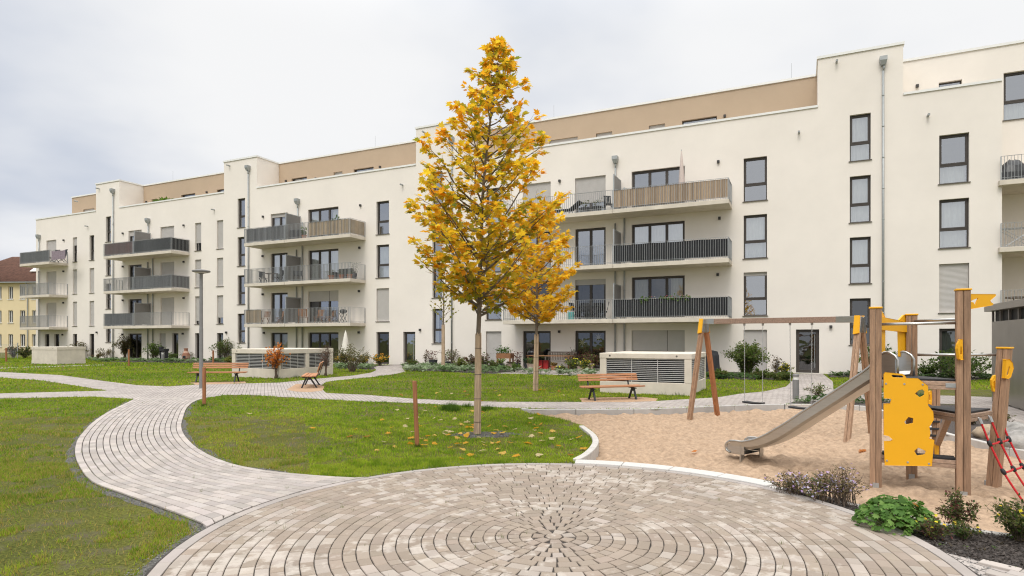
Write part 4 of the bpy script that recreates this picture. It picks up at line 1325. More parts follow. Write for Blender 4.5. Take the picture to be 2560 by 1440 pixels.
# brace and steps at the back post
m = MB(); a_ = on_plane(2384, 1052, P2, (0, 1)); m.bar((P5[0] - .01, P5[1] - .05, .12), (P3[0] + .45, P3[1] - .05, ZL - .1), .07, .09); bw(m, 'brace', M['wood_h'], TW, bevel=.005)
for v in (1053, 1071, 1088):
    m = MB(); z = zv(P5, v); m.bar((P5[0] - .22, P5[1] - .02, z), (P5[0] + .02, P5[1] - .02, z), .09, .028); bw(m, 'ladder_step', M['black'], TW, bevel=.006)

# slide between P1 and P3, running off to the back left
mid = ((P1[0] + P3[0]) / 2, (P1[1] + P3[1]) / 2); sd_ = (-e13[1], e13[0]); acr = e13
leg_a, leg_b = gp(1855, 1148, SZ), gp(1903, 1142, SZ)
lm = ((leg_a[0] + leg_b[0]) / 2, (leg_a[1] + leg_b[1]) / 2); sdv = dirv(mid, lm); acr = (sdv[1], -sdv[0])
LL = math.dist(mid, lm)
prof = smooth_line([(-.10, ZU + .03), (.05, ZU + .01), (.2, ZU - .07), (.55, ZU - .33), (.95, ZU - .625), (LL - .55, .275), (LL - .27, .125), (LL - .03, .065), (LL + .11, .06), (LL + .20, .05)], 5)
hw = .235


def sl_h(d):
    return .165 + .12 * math.exp(-((d - .0) / .13) ** 2) - .06 * max(0, min(1, (d - LL + .5) / .5))


m = MB(); V = []; ncs = 0
for i, (d, z) in enumerate(prof):
    h = sl_h(d)
    cs = [(-hw - .012, h), (-hw, .04), (-hw + .035, .0), (0, -.008), (hw - .035, .0), (hw, .04), (hw + .012, h)]
    ncs = len(cs)
    V += [(mid[0] + sdv[0] * d + acr[0] * x, mid[1] + sdv[1] * d + acr[1] * x, z + y) for x, y in cs]
    V += [(mid[0] + sdv[0] * d + acr[0] * x * 1.02, mid[1] + sdv[1] * d + acr[1] * x * 1.02, z + y - .012) for x, y in cs]
n = len(prof); k2 = 2 * ncs
m.add(V, [(i * k2 + j, i * k2 + j + 1, (i + 1) * k2 + j + 1, (i + 1) * k2 + j) for i in range(n - 1) for j in list(range(ncs - 1)) + list(range(ncs, k2 - 1))])
sld = bw(m, 'slide', M['inox'], TW, smooth=True); es_ = sld.modifiers.new('split', 'EDGE_SPLIT'); es_.split_angle = R(24)
m = MB()
for sg in (-1, 1):
    pts = [(mid[0] + sdv[0] * d + acr[0] * sg * (hw + .016), mid[1] + sdv[1] * d + acr[1] * sg * (hw + .016), z + sl_h(d)) for d, z in prof]
    d0 = prof[0]; dl = prof[-1]
    st_ = [(mid[0] + sdv[0] * (d0[0] - .03) + acr[0] * sg * (hw + .016), mid[1] + sdv[1] * (d0[0] - .03) + acr[1] * sg * (hw + .016), d0[1] + q) for q in (-.02, .1, .18)]
    en = [(mid[0] + sdv[0] * (dl[0] + q) + acr[0] * sg * (hw + .016), mid[1] + sdv[1] * (dl[0] + q) + acr[1] * sg * (hw + .016), dl[1] + zz) for q, zz in ((.05, .07), (.075, .02), (.06, -.04), (.0, -.07))]
    m.tube(st_ + pts + en, .015, 8)
bchild(m, 'slide_rim', M['inox'], TW, sld, smooth=True)
m = MB(); V = []                              # rounded outlet lip
for q, zz in ((0, 0), (.05, -.008), (.075, -.03), (.065, -.065), (.0, -.08), (-.2, -.078)):
    for x in (-hw, hw): V.append((mid[0] + sdv[0] * (prof[-1][0] + q) + acr[0] * x, mid[1] + sdv[1] * (prof[-1][0] + q) + acr[1] * x, prof[-1][1] + zz))
m.add(V, [(2 * i, 2 * i + 1, 2 * i + 3, 2 * i + 2) for i in range(5)])
for sg in (-1, 1):
    b_ = [(mid[0] + sdv[0] * (prof[-1][0] + q) + acr[0] * sg * (hw + .004), mid[1] + sdv[1] * (prof[-1][0] + q) + acr[1] * sg * (hw + .004), prof[-1][1] + zz) for q, zz in ((-.22, .08), (0, .08), (.05, .05), (.065, -.02), (.0, -.075), (-.22, -.075))]
    m.add(b_, (tuple(range(6)),))
bchild(m, 'outlet_lip', M['inox'], TW, sld)
for q in (leg_a, leg_b):
    m = MB(); m.bar((*q, SZ - .2), (*q, .17), .10, .02, up=(*sdv, 0)); bchild(m, 'slide_leg', M['inox'], TW, sld, bevel=.003)

# red rope net off the low platform
out = (-e24[1] * -1, -e24[0]) if True else None
out = (e24[1], -e24[0]); kz = [(0, .74), (.05, .60), (.098, .465), (.165, .31), (.227, .167), (.31, .02), (.40, -.12)]
starts = [on_plane(u, v, P2, e24)[0] for u, v in ((2438, 1048), (2464, 1042), (2487, 1036))]
rp = []
for s_ in starts:
    b0 = (P2[0] + e24[0] * s_, P2[1] + e24[1] * s_)
    pts = [(b0[0] + out[0] * (k + .04), b0[1] + out[1] * (k + .04), z) for k, z in kz]; rp.append(pts)
    m = MB(); m.tube(smooth_line(pts, 3), .0115, 8); ro = bw(m, 'net_rope', M['red'], TW, smooth=True)
    m = MB(); m.tube([(b0[0], b0[1], ZL - .05), pts[0]], .008, 6)
    m.tube([pts[0], tuple(pts[0][i] + (pts[1][i] - pts[0][i]) * .45 for i in range(3))], .019, 8); bchild(m, 'rope_clamp', M['steel'], TW, ro)
    for j in (2, 4):
        m = MB(); a, b = Vector(pts[j]), Vector(pts[j + 1]); d = (b - a).normalized(); m.tube([a - d * .035, a - d * .01, a + d * .01, a + d * .035], [.017, .024, .024, .017], 8); bchild(m, 'rope_knot', M['black'], TW, ro, smooth=True)
for j in (2, 4):
    for a, b in zip(rp, rp[1:]):
        a, b = Vector(a[j]), Vector(b[j]); c = (a + b) / 2 - Vector((0, 0, .016)); m = MB(); m.tube([a, (a + c) / 2 - Vector((0, 0, .008)), c, (b + c) / 2 - Vector((0, 0, .008)), b], .0115, 8); bw(m, 'net_rope', M['red'], TW, smooth=True)

# ---- swing
A1, A2 = gp(1724, 1047, SZ), gp(1799, 1036, SZ); B1 = gp(2118, 1100, SZ); ad_ = dirv(A1, A2)
B2 = (B1[0] + ad_[0] * 1.12, B1[1] + ad_[1] * 1.12); A2 = (A1[0] + ad_[0] * 1.12, A1[1] + ad_[1] * 1.12)
mA, mB_ = ((A1[0] + A2[0]) / 2, (A1[1] + A2[1]) / 2), ((B1[0] + B2[0]) / 2, (B1[1] + B2[1]) / 2)
zA, zB = HC + (V0 - 804) / F * mA[1], HC + (V0 - 798) / F * mB_[1]
SW = empty('swing', (mA[0], mA[1], SZ), 0, 'wooden two-seat swing frame with chains beyond the slide', 'swing')
bd = dirv(mA, mB_)
for (a, b), ztp, mm, dd in (((A1, A2), zA, mA, 1), ((B1, B2), zB, mB_, -1)):
    for q, sg in ((a, -1), (b, 1)):
        m = MB(); m.cur = (1.0, .95, .9) if q is not A2 else (1.15, .75, .5)
        if q is B1: m.cur = (1.25, 1.3, 1.35)
        tp = (mm[0] + ad_[0] * sg * .05, mm[1] + ad_[1] * sg * .05, ztp - .02); d_ = (Vector((*q, SZ)) - Vector(tp)).normalized()
        for w_ in (-1, 1):
            off = Vector((*bd, 0)) * (w_ * .026)
            m.bar(Vector((*q, SZ)) + d_ * .25 + off, Vector(tp) + off, .046, .086, up=(*ad_, 0))
        lg = bw(m, 'leg', M['wood'], SW, bevel=.006)
        m = MB(); a0_ = Vector(tp); m.bar(a0_ + d_ * -.06, a0_ + d_ * .22, .108, .106, up=(*ad_, 0)); bchild(m, 'leg_bracket', M['inox'], SW, lg, bevel=.003)
        m = MB(); n0 = Vector((*ad_, 0)) * sg
        cc_ = a0_ + n0 * .068
        m.plate([(-.055, .10), (.035, .10), (.05, -.22), (-.05, -.24)], [], cc_ - Vector((0, 0, .016)) + n0 * .0, (*bd, 0), tuple(-d_), .02); bchild(m, 'bracket_cover', M['yellow'], SW, lg, bevel=.003)
m = MB(); m.cur = (.9, .9, .95)
pA, pB = Vector((*mA, zA)), Vector((*mB_, zB)); bv = (pB - pA)
for w_ in (-1, 1): m.bar(pA + Vector((*ad_, 0)) * (.024 * w_), pB + Vector((*ad_, 0)) * (.024 * w_), .046, .11)
top = bw(m, 'crossbar', M['wood_h'], SW, bevel=.005)
for a, b in ((0, .09), (.88, 1.0)):
    m = MB(); m.bar(pA + bv * a, pA + bv * b, .104, .118); bchild(m, 'bar_sleeve', M['inox'], SW, top, bevel=.003)
fr_u = lambda u: on_plane(u, 800, mA, bd)[0] / math.dist(mA, mB_)
for (ua, ub), vs, sc_u in (((1861, 1907), 1006, (1858, 1908)), ((1975, 2030), 1019, (1974, 2021))):
    t0, t1 = fr_u(ua), fr_u(ub); ca_ = pA + bv * ((t0 + t1) / 2); sx = Vector((*bd, 0))
    zs_ = HC + (V0 - vs) / F * ca_.y; hw_ = .21
    ss = MB()
    n_ = 8
    for i in range(n_):
        x0_, x1_ = -hw_ + 2 * hw_ * i / n_, -hw_ + 2 * hw_ * (i + 1) / n_
        sag = lambda x: zs_ - .012 * (1 - (x / hw_) ** 2)
        ss.bar(Vector((ca_.x, ca_.y, sag(x0_))) + sx * x0_, Vector((ca_.x, ca_.y, sag(x1_))) + sx * x1_, .18, .03)
    se_ = bw(ss, 'swing_seat', M['black'], SW)
    for t_, sg in ((t0, -1), (t1, 1)):
        a, b = pA + bv * t_ - Vector((0, 0, .07)), Vector((ca_.x, ca_.y, zs_ + .015)) + sx * sg * hw_
        m = MB(); n_ = int((a - b).length / .034)
        for i in range(n_):
            p, q = a + (b - a) * (i / n_), a + (b - a) * ((i + 1.25) / n_); d = (q - p).normalized()
            s_ = (sx if i % 2 else Vector((*ad_, 0))) * .008
            m.tube([p, p + s_ + (q - p) * .25, p + s_ + (q - p) * .75, q, q - s_ - (q - p) * .25, q - s_ - (q - p) * .75, p], .0032, 4, cap=False)
        bw(m, 'chain', M['steel'], SW)
        m = MB(); m.bar(a + Vector((0, 0, .016)), a + Vector((0, 0, -.03)), .03, .05); bw(m, 'chain_hanger', M['steel'], SW, bevel=.004)

# ------------------------------------------------------------------ park benches


def bench(loc, ang, ln, sh, bh, dep, label, spread=.34):
    """local frame: x along, front at -y; sh seat height, bh top of backrest"""
    b = empty('park_bench', (*loc, 0), ang, label, 'bench', 'slatted park benches')
    m = MB()
    for i in range(4):
        m.cur = (random.uniform(.85, 1.2),) * 3
        y = -dep / 2 + dep * (i + .5) / 4
        m.bar((-ln / 2, y, sh - .02 + .012 * abs(i - 1.5)), (ln / 2, y, sh - .02 + .012 * abs(i - 1.5)), dep / 4 - .014, .036)
    m.build('seat', M['slat'], b, bevel=.006)
    m = MB()
    for i in range(3):
        m.cur = (random.uniform(.85, 1.2),) * 3
        k = (i + .5) / 3; z = sh + .13 + (bh - sh - .13) * k; y = dep / 2 + .03 + .10 * k
        m.bar((-ln / 2, y, z), (ln / 2, y, z), .034, (bh - sh - .13) / 3 - .012, up=(0, .25, 1))
    m.build('backrest', M['slat'], b, bevel=.006)
    for sx in (-1, 1):
        x = sx * ln * spread; m = MB()
        m.bar((x, -dep * .18, sh - .045), (x, -dep / 2 - .02, -.02), .045, .05, up=(0, 1, 0))
        m.bar((x, dep * .02, sh - .045), (x, dep / 2 + .02, -.02), .045, .05, up=(0, 1, 0))
        m.bar((x, -dep / 2, sh - .055), (x, dep / 2 + .02, sh - .05), .045, .03)
        m.bar((x, dep * .1, sh - .10), (x, -dep * .1, sh - .10), .04, .08)
        m.bar((x, dep / 2 - .0, sh - .06), (x, dep / 2 + .155, bh - .02), .045, .022, up=(0, 1, 0))
        m.build('leg', M['iron'], b, bevel=.008)
    return b


fL, fR = gp(1478, 1003), gp(1599, 999)
c = ((fL[0] + fR[0]) / 2 - .06, (fL[1] + fR[1]) / 2 + .18)
bench(c, math.atan2(fR[1] - fL[1], fR[0] - fL[0]), 1.80, .37, .70, .40, 'orange slatted bench in front of the vent housing beside the swing')
cy_ = 23.5
bench(((544 - U0) / F * cy_, cy_), R(3), 2.1, .385, .74, .44, 'orange slatted bench behind the lamp post, seen from the front')
pA_, pB_ = gp(774, 970), gp(783, 961)
bench((pA_[0] - .16, pA_[1] + .62), R(-76), 1.9, .42, .86, .48, 'brown slatted bench seen from its end beside the path fork', spread=.36)

# ------------------------------------------------------------------ lamp post, bollards, timber posts
x, y = gp(503, 971)
lp_ = empty('street_lamp', (x, y, 0), 0, 'slim grey lamp post with a flat disc head by the path fork', 'lamp post')
m = MB(); m.lathe([(.085, 0), (.085, .02), (.064, .025), (.062, 2.0), (.056, 2.05), (.052, 3.86)], 16); m.build('pole', M['grey_paint'], lp_, smooth=False)
m = MB(); m.lathe([(.05, 3.83), (.10, 3.86), (.27, 3.90), (.285, 3.925), (.28, 3.95), (.12, 3.985), (0.01, 3.99)], 24); m.build('lamp_head', M['grey_paint'], lp_, smooth=True)
M['diff'] = mat('lamp_diffuser', (.75, .74, .7), .4)
m = MB(); m.lathe([(.17, 3.868), (.2, 3.878), (.01, 3.866)], 20); m.build('diffuser', M['diff'], lp_)


def round_post(u, v, vt, r, label, lean=0.0, mt='post'):
    x, y = gp(u, v); h = (v - vt) / F * y
    m = MB(); m.tube([(0, 0, -.1), (lean * .5, 0, h * .5), (lean, 0, h - .012), (lean, 0, h)], [r, r * .99, r * .97, r * .86], 14)
    return tag(m.build('timber_post', M[mt], None, loc=(x, y, 0), smooth=False), label, 'post', 'round timber posts on the lawns')


round_post(1043.5, 1118, 952, .034, 'leaning round timber post on the island lawn left of the tall maple', -.045)
round_post(510.5, 1014, 918, .043, 'upright round timber post beside the grey lamp post', 0)
round_post(322, 915, 873, .05, 'thin timber post on the far lawn before the bare shrubs')
round_post(533, 909, 876, .06, 'timber post behind the backrest of the left bench')
round_post(15.5, 904, 870, .065, 'timber post at the far left edge by the wire fence')


def bollard(u, v, vt, wpx, label):
    x, y = gp(u, v); h = (v - vt) / F * y; r = wpx / F * y / 2
    b = empty('bollard_light', (x, y, 0), 0, label, 'bollard', 'grey bollard lights along the paths')
    m = MB(); m.lathe([(r, 0), (r, h * .78)], 14); m.build('post', M['grey_paint'], b)
    m = MB(); m.lathe([(r * .8, h * .78), (r * .8, h * .9)], 14); m.build('diffuser', M['diff'], b)
    m = MB(); m.lathe([(r, h * .9), (r, h * .98), (r * .9, h)], 14); m.build('cap', M['grey_paint'], b)


bollard(1989.5, 998, 935, 15, 'big grey bollard light at the back kerb of the sand pit')
bollard(1944, 935, 902, 8.5, 'grey bollard light in the bed left of the glass house door')
bollard(407, 905, 880, 7.5, 'grey bollard light among the bare shrubs beside the barbecue')
bollard(917, 911, 887, 7, 'grey bollard light among the orange flowers')

# ------------------------------------------------------------------ concrete vent housings


def vent(u_l, u_c, u_r, v_c, v_top, label, front, side, zcap, zb):
    """box aligned with the facade: front face u_l..u_c, side face u_c..u_r, corner foot at v_c"""
    cxy = gp(u_c, v_c); q = (u_l - U0) / F
    # front runs along -s from the corner, side along +t
    Lf = (cxy[0] - q * cxy[1]) / (CA + q * SA); q = (u_r - U0) / F
    Ls = (q * cxy[1] - cxy[0]) / (SA - q * CA)
    h = HC - (v_top - V0) / F * cxy[1]
    root = empty('vent_housing', (*cxy, 0), -ALPHA, label, 'vent housing', 'concrete ventilation housings on the lawn')
    x0 = -Lf; y1 = Ls
    m = MB(); m.box(x0, 0, 0, y1, -.1, zb); m.build('plinth', M['concrete'], root, bevel=.015)
    m = MB(); m.box(x0 - .008, .008, -.008, y1 + .008, h - zcap, h); cap = m.build('roof_slab', M['concrete'], root, bevel=.015)
    m = MB()
    for xx in ((-Lf * .30, .03) if False else (.10 * Lf,)):
        for xh in (x0 + .32, -.42):
            m.tube([(xh, -.0085, h - zcap * .5), (xh, -.006, h - zcap * .5)], .03, 12)
    m.build('lifting_socket', M['sill'], cap)
    zt = h - zcap
    if not front:
        m = MB(); m.box(x0 + .012, -.012, .012, y1 - .012, zb + .004, zt - .004); m.build('body', M['concrete'], root, bevel=.012)
        return root
    core = MB(); core.box(x0 + .14, -.14, .14, y1 - .14, zb, zt); core.build('shade_core', M['black'], root)  # added black box: shade between the slats put into colour
    pw_ = front['pillar']

    def bank(nm, p, d, a, b, n_sl, nrm):
        """louvre panel between a and b along d from p"""
        m = MB(); P = Vector((p[0], p[1], 0)); D = Vector((*d, 0)); Nn = Vector((*nrm, 0)); H_ = zt - zb - .01
        for i in range(n_sl):
            z = zb + .02 + H_ * (i + .3) / n_sl; c0, c1 = P + D * a, P + D * b
            lo = Vector((0, 0, z)); hi = Vector((0, 0, z + H_ / n_sl * .34))
            o_, i_ = Nn * .0, Nn * -.07
            m.quad(c0 + lo + o_, c1 + lo + o_, c1 + hi + i_, c0 + hi + i_)
            m.quad(c0 + lo + o_, c0 + lo + o_ + Vector((0, 0, .016)), c1 + lo + o_ + Vector((0, 0, .016)), c1 + lo + o_)
        for e in (a, (2 * a + b) / 3, (a + 2 * b) / 3, b):
            m.bar(P + D * e + Nn * -.015 + Vector((0, 0, zb)), P + D * e + Nn * -.015 + Vector((0, 0, zt)), .016, .02, up=Nn)
        return m.build('louvre', M['louvre'], root)
    fb = front['bays']; L_ = Lf
    edges = [0.0] + fb + [1.0]
    ps = []
    for i, (a, b) in enumerate(fb_pairs(L_, front['n'], pw_)):
        bank('louvre', (x0, -.0 + .03), (1, 0), a, b, front['sl'], (0, -1))
    for (a, b) in fb_pairs(Ls, side['n'], side['pillar']):
        bank('louvre', (-.03, 0), (0, 1), a, b, front['sl'], (1, 0))
    # pillars
    for (a, b) in pil_pairs(L_, front['n'], pw_):
        m = MB(); m.box(x0 + a, x0 + b, .0, .13, zb + .003, zt - .003); m.build('pillar', M['concrete'], root, bevel=.01)
    for (a, b) in pil_pairs(Ls, side['n'], side['pillar']):
        if a > .05:
            m = MB(); m.box(-.13, 0.0, a, b, zb + .003, zt - .003); m.build('pillar', M['concrete'], root, bevel=.01)
    return root


def fb_pairs(L_, n, p):
    w_ = (L_ - p * (n + 1)) / n
    return [(p + i * (w_ + p), p + i * (w_ + p) + w_) for i in range(n)]


def pil_pairs(L_, n, p):
    w_ = (L_ - p * (n + 1)) / n
    return [(i * (w_ + p), i * (w_ + p) + p) for i in range(n + 1)]


M['louvre'] = mat('aluminium_louvre', (0.60, 0.59, 0.57), 0.45, metal=0.15, var=0.06, scale=6)
vent(1499.5, 1728.5, 1764.6, 990, 884.7, 'large pale concrete vent housing with louvres behind the right bench', dict(pillar=.20, n=1, sl=12, bays=[]), dict(pillar=.12, n=2), .16, .36)
vent(579.5, 698, 833, 946.5, 873, 'pale concrete vent housing with louvres beside the orange shrub', dict(pillar=.2, n=1, sl=10, bays=[]), dict(pillar=.22, n=2), .20, .40)
vent(78.5, 142, 214.5, 911.5, 867.5, 'low windowless pale concrete housing on the far left lawn', None, None, .20, .24)

# ------------------------------------------------------------------ metal bin shed at the right edge
c0 = gp(2480, 1003); s0_, t0_ = st(*c0)
sh = empty('bin_shed', (*w2(s0_, t0_), 0), -ALPHA, 'brown-grey sheet metal bin shed with flat roof at the right edge', 'shed')
M['shed'] = mat('brownish_sheet_metal', (0.235, 0.215, 0.19), 0.32, metal=0.5, var=0.10, scale=1.2)
hsh = HC + (V0 - 779) / F * c0[1]
m = MB(); m.box(-.14, 4, -6.0, .14, hsh, hsh + .17); m.build('flat_roof', M['shed'], sh, bevel=.006)
m = MB()
for i in range(8): m.box(0, .03, -.72 * (i + 1) + .006, -.72 * i - .006, .04, hsh - .27)
m.box(.031, 3.8, -5.7, -.02, .0, hsh - .3)
m.build('panel_wall', M['shed'], sh, bevel=.004)
m = MB(); m.box(.06, 3.7, -5.7, -.05, hsh - .29, hsh - .002); m.build('gap_shade', M['black'], sh)  # solid black block painted as the shade in the open gap below the roof
m = MB()
for i in range(9): m.box(.0, .05, -.72 * i - .02, -.72 * i + .02, .0, hsh - .001)
m.build('upright', M['shed'], sh)

# ------------------------------------------------------------------ boulders by the right kerb
bl = [(2470, 1095, .20), (2493, 1100, .15), (2513, 1108, .22), (2535, 1112, .24), (2556, 1122, .26), (2522, 1085, .19), (2546, 1092, .22), (2565, 1100, .2), (2505, 1082, .16)]
sayB = ['small tan boulder half behind the leaning wooden post', 'small round grey boulder at the kerb right of the leaning wooden post', 'tan boulder in front of the rock pile', 'mid grey angular boulder in the rock pile',
        'biggest grey boulder at the right edge of the rock pile', 'grey boulder at the back of the rock pile', 'flat-topped boulder in the middle of the rock pile', 'grey boulder cut by the right picture edge', 'small boulder at the back left of the rock pile']
for (u, v, r), sy in zip(bl, sayB):
    x, y = gp(u, v); bm = bmesh.new(); bmesh.ops.create_icosphere(bm, subdivisions=3, radius=r * .8)
    s_ = random.random() * 50
    for vv in bm.verts:
        k = 1
        d = vv.co.normalized(); k = 1 + .35 * fnoise(np.array([(d.x * 1.3 + s_, d.y * 1.3 + d.z * 1.7)]), .9, int(s_) % 7)[0] - .15
        q = Vector((round(d.x * 2.6) / 2.6, round(d.y * 2.6) / 2.6, round(d.z * 2.6) / 2.6))
        vv.co = (d * .55 + q * .45) * r * k; vv.co.z *= .72
    me = bpy.data.meshes.new('boulder'); bm.to_mesh(me); bm.free(); me.materials.append(M['rock'])
    a = me.attributes.new('Col', 'FLOAT_COLOR', 'FACE'); t_ = (random.uniform(.8, 1.2),) * 3
    if 'tan' in sy: t_ = (1.35, 1.12, .85)
    a.data.foreach_set('color', np.tile(np.array((*t_, 1), dtype=np.float32), len(me.polygons)))
    me.polygons.foreach_set('use_smooth', np.ones(len(me.polygons), dtype=bool))
    o = bpy.data.objects.new('boulder', me); COL.objects.link(o); o.location = (x, y, r * .3); o.rotation_euler = (random.uniform(-.3, .3), random.uniform(-.3, .3), random.random() * 6)
    tag(o, sy, 'rock', 'boulders piled by the right kerb')
# ------------------------------------------------------------------ trees
YEL = [(.98, .70, .04), (.98, .63, .035), (.96, .74, .07), (.96, .50, .03), (.94, .44, .025), (.88, .64, .045)]
GRN = [(.30, .36, .04), (.42, .42, .04), (.22, .29, .035)]


def prof_fn(tab):
    z = [p[0] for p in tab]; r = [p[1] for p in tab]
    return lambda x: float(np.interp(x, z, r))


def maple(root, trunk, prof, nbr, z_first, z_top, leaf_size, twig_step, leaf_per, green, seed, asym=None):
    """trunk polyline [(p, r)], crown half-width profile by height"""
    rs = random.Random(seed); tp = [Vector(p) for p, _ in trunk]; tr = [r for _, r in trunk]
    zs_ = [p.z for p in tp]
    at = lambda z: Vector((np.interp(z, zs_, [p.x for p in tp]), np.interp(z, zs_, [p.y for p in tp]), z))
    mt = MB(); mt.tube(tp, tr, 10)
    mt.build('trunk', M['bark'], root, smooth=True)
    limbs = MB(); pos, yd, zd, sz, cl = [], [], [], [], []

    def add_leaf(p, od, z_rel, rr):
        d = Vector((rs.gauss(0, 1), rs.gauss(0, 1), rs.gauss(0, .6))).normalized()
        y = (od * .9 + d * .9 + Vector((0, 0, -.55))).normalized()
        zz = (Vector((0, 0, 1)) * .8 + d * .9 + od * .3).normalized()
        pos.append(p + d * .03); yd.append(y); zd.append(zz); sz.append(leaf_size * rs.choice((.55, .7, .85, 1, 1.0, 1.15)))
        g = green * (1.35 - 1.15 * rr) + rs.gauss(0, .16)
        if rs.random() < g: c = rs.choice(GRN); c2 = rs.choice(YEL); k = rs.random() * .45
        else: c = rs.choice(YEL); c2 = rs.choice(GRN); k = max(0, rs.gauss(.06, .1)) if rr < .8 else 0
        b = rs.uniform(.82, 1.12)
        cl.append([(c[i] * (1 - k) + c2[i] * k) * b for i in range(3)])

    def twig(p, d, ln, r, z_rel, rr0, depth=0):
        pts = [p]; q = p.copy(); dd = d.copy(); n = 4
        for i in range(n):
            dd = (dd + Vector((rs.gauss(0, .13), rs.gauss(0, .13), rs.gauss(.03, .10)))).normalized()
            q = q + dd * ln / n; pts.append(q.copy())
        limbs.tube(pts, [r * (1 - .7 * i / n) for i in range(n + 1)], 4, cap=False)
        m_ = max(2, int(ln / twig_step)); lpx = 0 if rs.random() < .12 else leaf_per + (rs.random() < .75)
        for i in range(m_):
            t = (i + .6) / m_; j = min(n - 1, int(t * n)); pp = pts[j].lerp(pts[j + 1], t * n - j)
            for _ in range(lpx): add_leaf(pp, dd, z_rel, min(1, rr0 + .25 * t))
        for _ in range(lpx): add_leaf(q, dd, z_rel, min(1, rr0 + .3))

    az = rs.random() * 6.28
    for i in range(nbr):
        f = (i + .5) / nbr
        zt = z_first + (z_top - z_first) * f ** .92           # where the branch tip ends
        az += 2.399 + rs.gauss(0, .25)
        Rr = prof(zt) * rs.uniform(.80, 1.05)
        if asym: Rr *= asym(az, zt)
        rise = Rr * rs.uniform(.55, .95) * (1 if zt > z_first + .5 else .45)
        zb_ = max(z_first - .25, zt - rise); p = at(zb_)
        od = Vector((math.cos(az), math.sin(az), 0)); tip = at(zt) + od * Rr
        mid_ = p.lerp(tip, .5) + Vector((0, 0, -.06 * Rr)) + Vector((rs.gauss(0, .04), rs.gauss(0, .04), 0))
        pts = smooth_line([p, p.lerp(mid_, .5) + Vector((0, 0, -.02)), mid_, mid_.lerp(tip, .55) + Vector((rs.gauss(0, .03), rs.gauss(0, .03), .02)), tip], 3)
        pts = [Vector(q) for q in pts]; n = len(pts)
        r0_ = min(.024, .009 + .011 * Rr)
        limbs.tube(pts, [r0_ * (1 - .82 * k / (n - 1)) for k in range(n)], 6, cap=False)
        k = max(3, int(Rr / .13))
        for j in range(k):
            t = .22 + .78 * (j + .5) / k; x = t * (n - 1); a = min(n - 2, int(x)); q = pts[a].lerp(pts[a + 1], x - a)
            dr = (pts[a + 1] - pts[a]).normalized()
            side = Vector((-od.y, od.x, 0)) * (1 if j % 2 else -1)
            d = (dr * .7 + side * rs.uniform(.5, 1.0) + Vector((0, 0, rs.uniform(-.35, .5)))).normalized()
            twig(q, d, rs.uniform(.16, .36) * (.35 + .65 * min(1, Rr)), .004, (zt - z_first) / (z_top - z_first), t * .75)
        twig(pts[-1], (pts[-1] - pts[-3]).normalized(), .18, .003, f, .85)
    limbs.build('limbs', M['bark'], root, smooth=True)
    V, Fc, C = leaves(leaf_maple(), [tuple(p) for p in pos], [tuple(p) for p in yd], [tuple(p) for p in zd], sz, cl)
    np_obj('crown', V, Fc, M['leaf'], root, C)
    return len(pos)


def wrap(root, h, r0, r1, lean=(0, 0), n=26):
    """reed mat tied round the trunk"""
    m = MB()
    for i in range(n):
        a = 2 * math.pi * i / n; m.cur = (random.uniform(.65, 1.25),) * 3
        hh = h + random.uniform(-.04, .03)
        k = random.uniform(.97, 1.05); rr = math.pi * r0 / n * 1.15
        m.tube([(r0 * k * math.cos(a), r0 * k * math.sin(a), .02), (lean[0] * .5 + (r0 + r1) / 2 * k * math.cos(a), lean[1] * .5 + (r0 + r1) / 2 * k * math.sin(a), h * .5),
                (lean[0] + r1 * math.cos(a), lean[1] + r1 * math.sin(a), hh)], rr, 5)
    o = m.build('reed_wrap', M['reed'], root)
    m = MB()
    for f in (.13, .36, .6, .86):
        m.tube([(lean[0] * f + (r0 + (r1 - r0) * f + .011) * math.cos(2 * math.pi * i / 16), lean[1] * f + (r0 + (r1 - r0) * f + .011) * math.sin(2 * math.pi * i / 16), h * f) for i in range(17)], .004, 4)
    w_ = m.build('tie_wire', M['iron'], root); w_.parent = o


pm = F / TY
zt_ = lambda v: HC + (V0 - v) / pm
xt_ = lambda u: (u - U0) / pm - TX
T1 = empty('maple_tree', (TX, TY, 0), 0, 'tall young maple with golden autumn leaves and a reed-wrapped trunk on the island lawn', 'tree')
trunk = [((xt_(u), 0, zt_(v)), r) for u, v, r in ((1194, 1092, .046), (1195, 960, .044), (1196, 830, .041), (1199, 760, .040), (1199, 690, .038), (1203, 600, .033), (1206, 500, .028), (1214, 400, .022), (1226, 300, .016), (1238, 210, .010), (1248, 130, .006), (1251, 100, .003))]
pr = prof_fn([(zt_(800), .25), (zt_(750), .55), (zt_(700), .95), (zt_(650), 1.25), (zt_(600), 1.42), (zt_(500), 1.30), (zt_(450), 1.15), (zt_(400), .98), (zt_(340), .80), (zt_(300), .66), (zt_(250), .48), (zt_(200), .34), (zt_(150), .24), (zt_(95), .07)])
rs0 = random.Random(77)
nl = maple(T1, trunk, pr, 94, zt_(755), zt_(104), .112, .058, 2, .52, 5, asym=lambda a, z: rs0.uniform(.72, 1.12))
wrap(T1, zt_(835), .056, .046, (.02, 0))

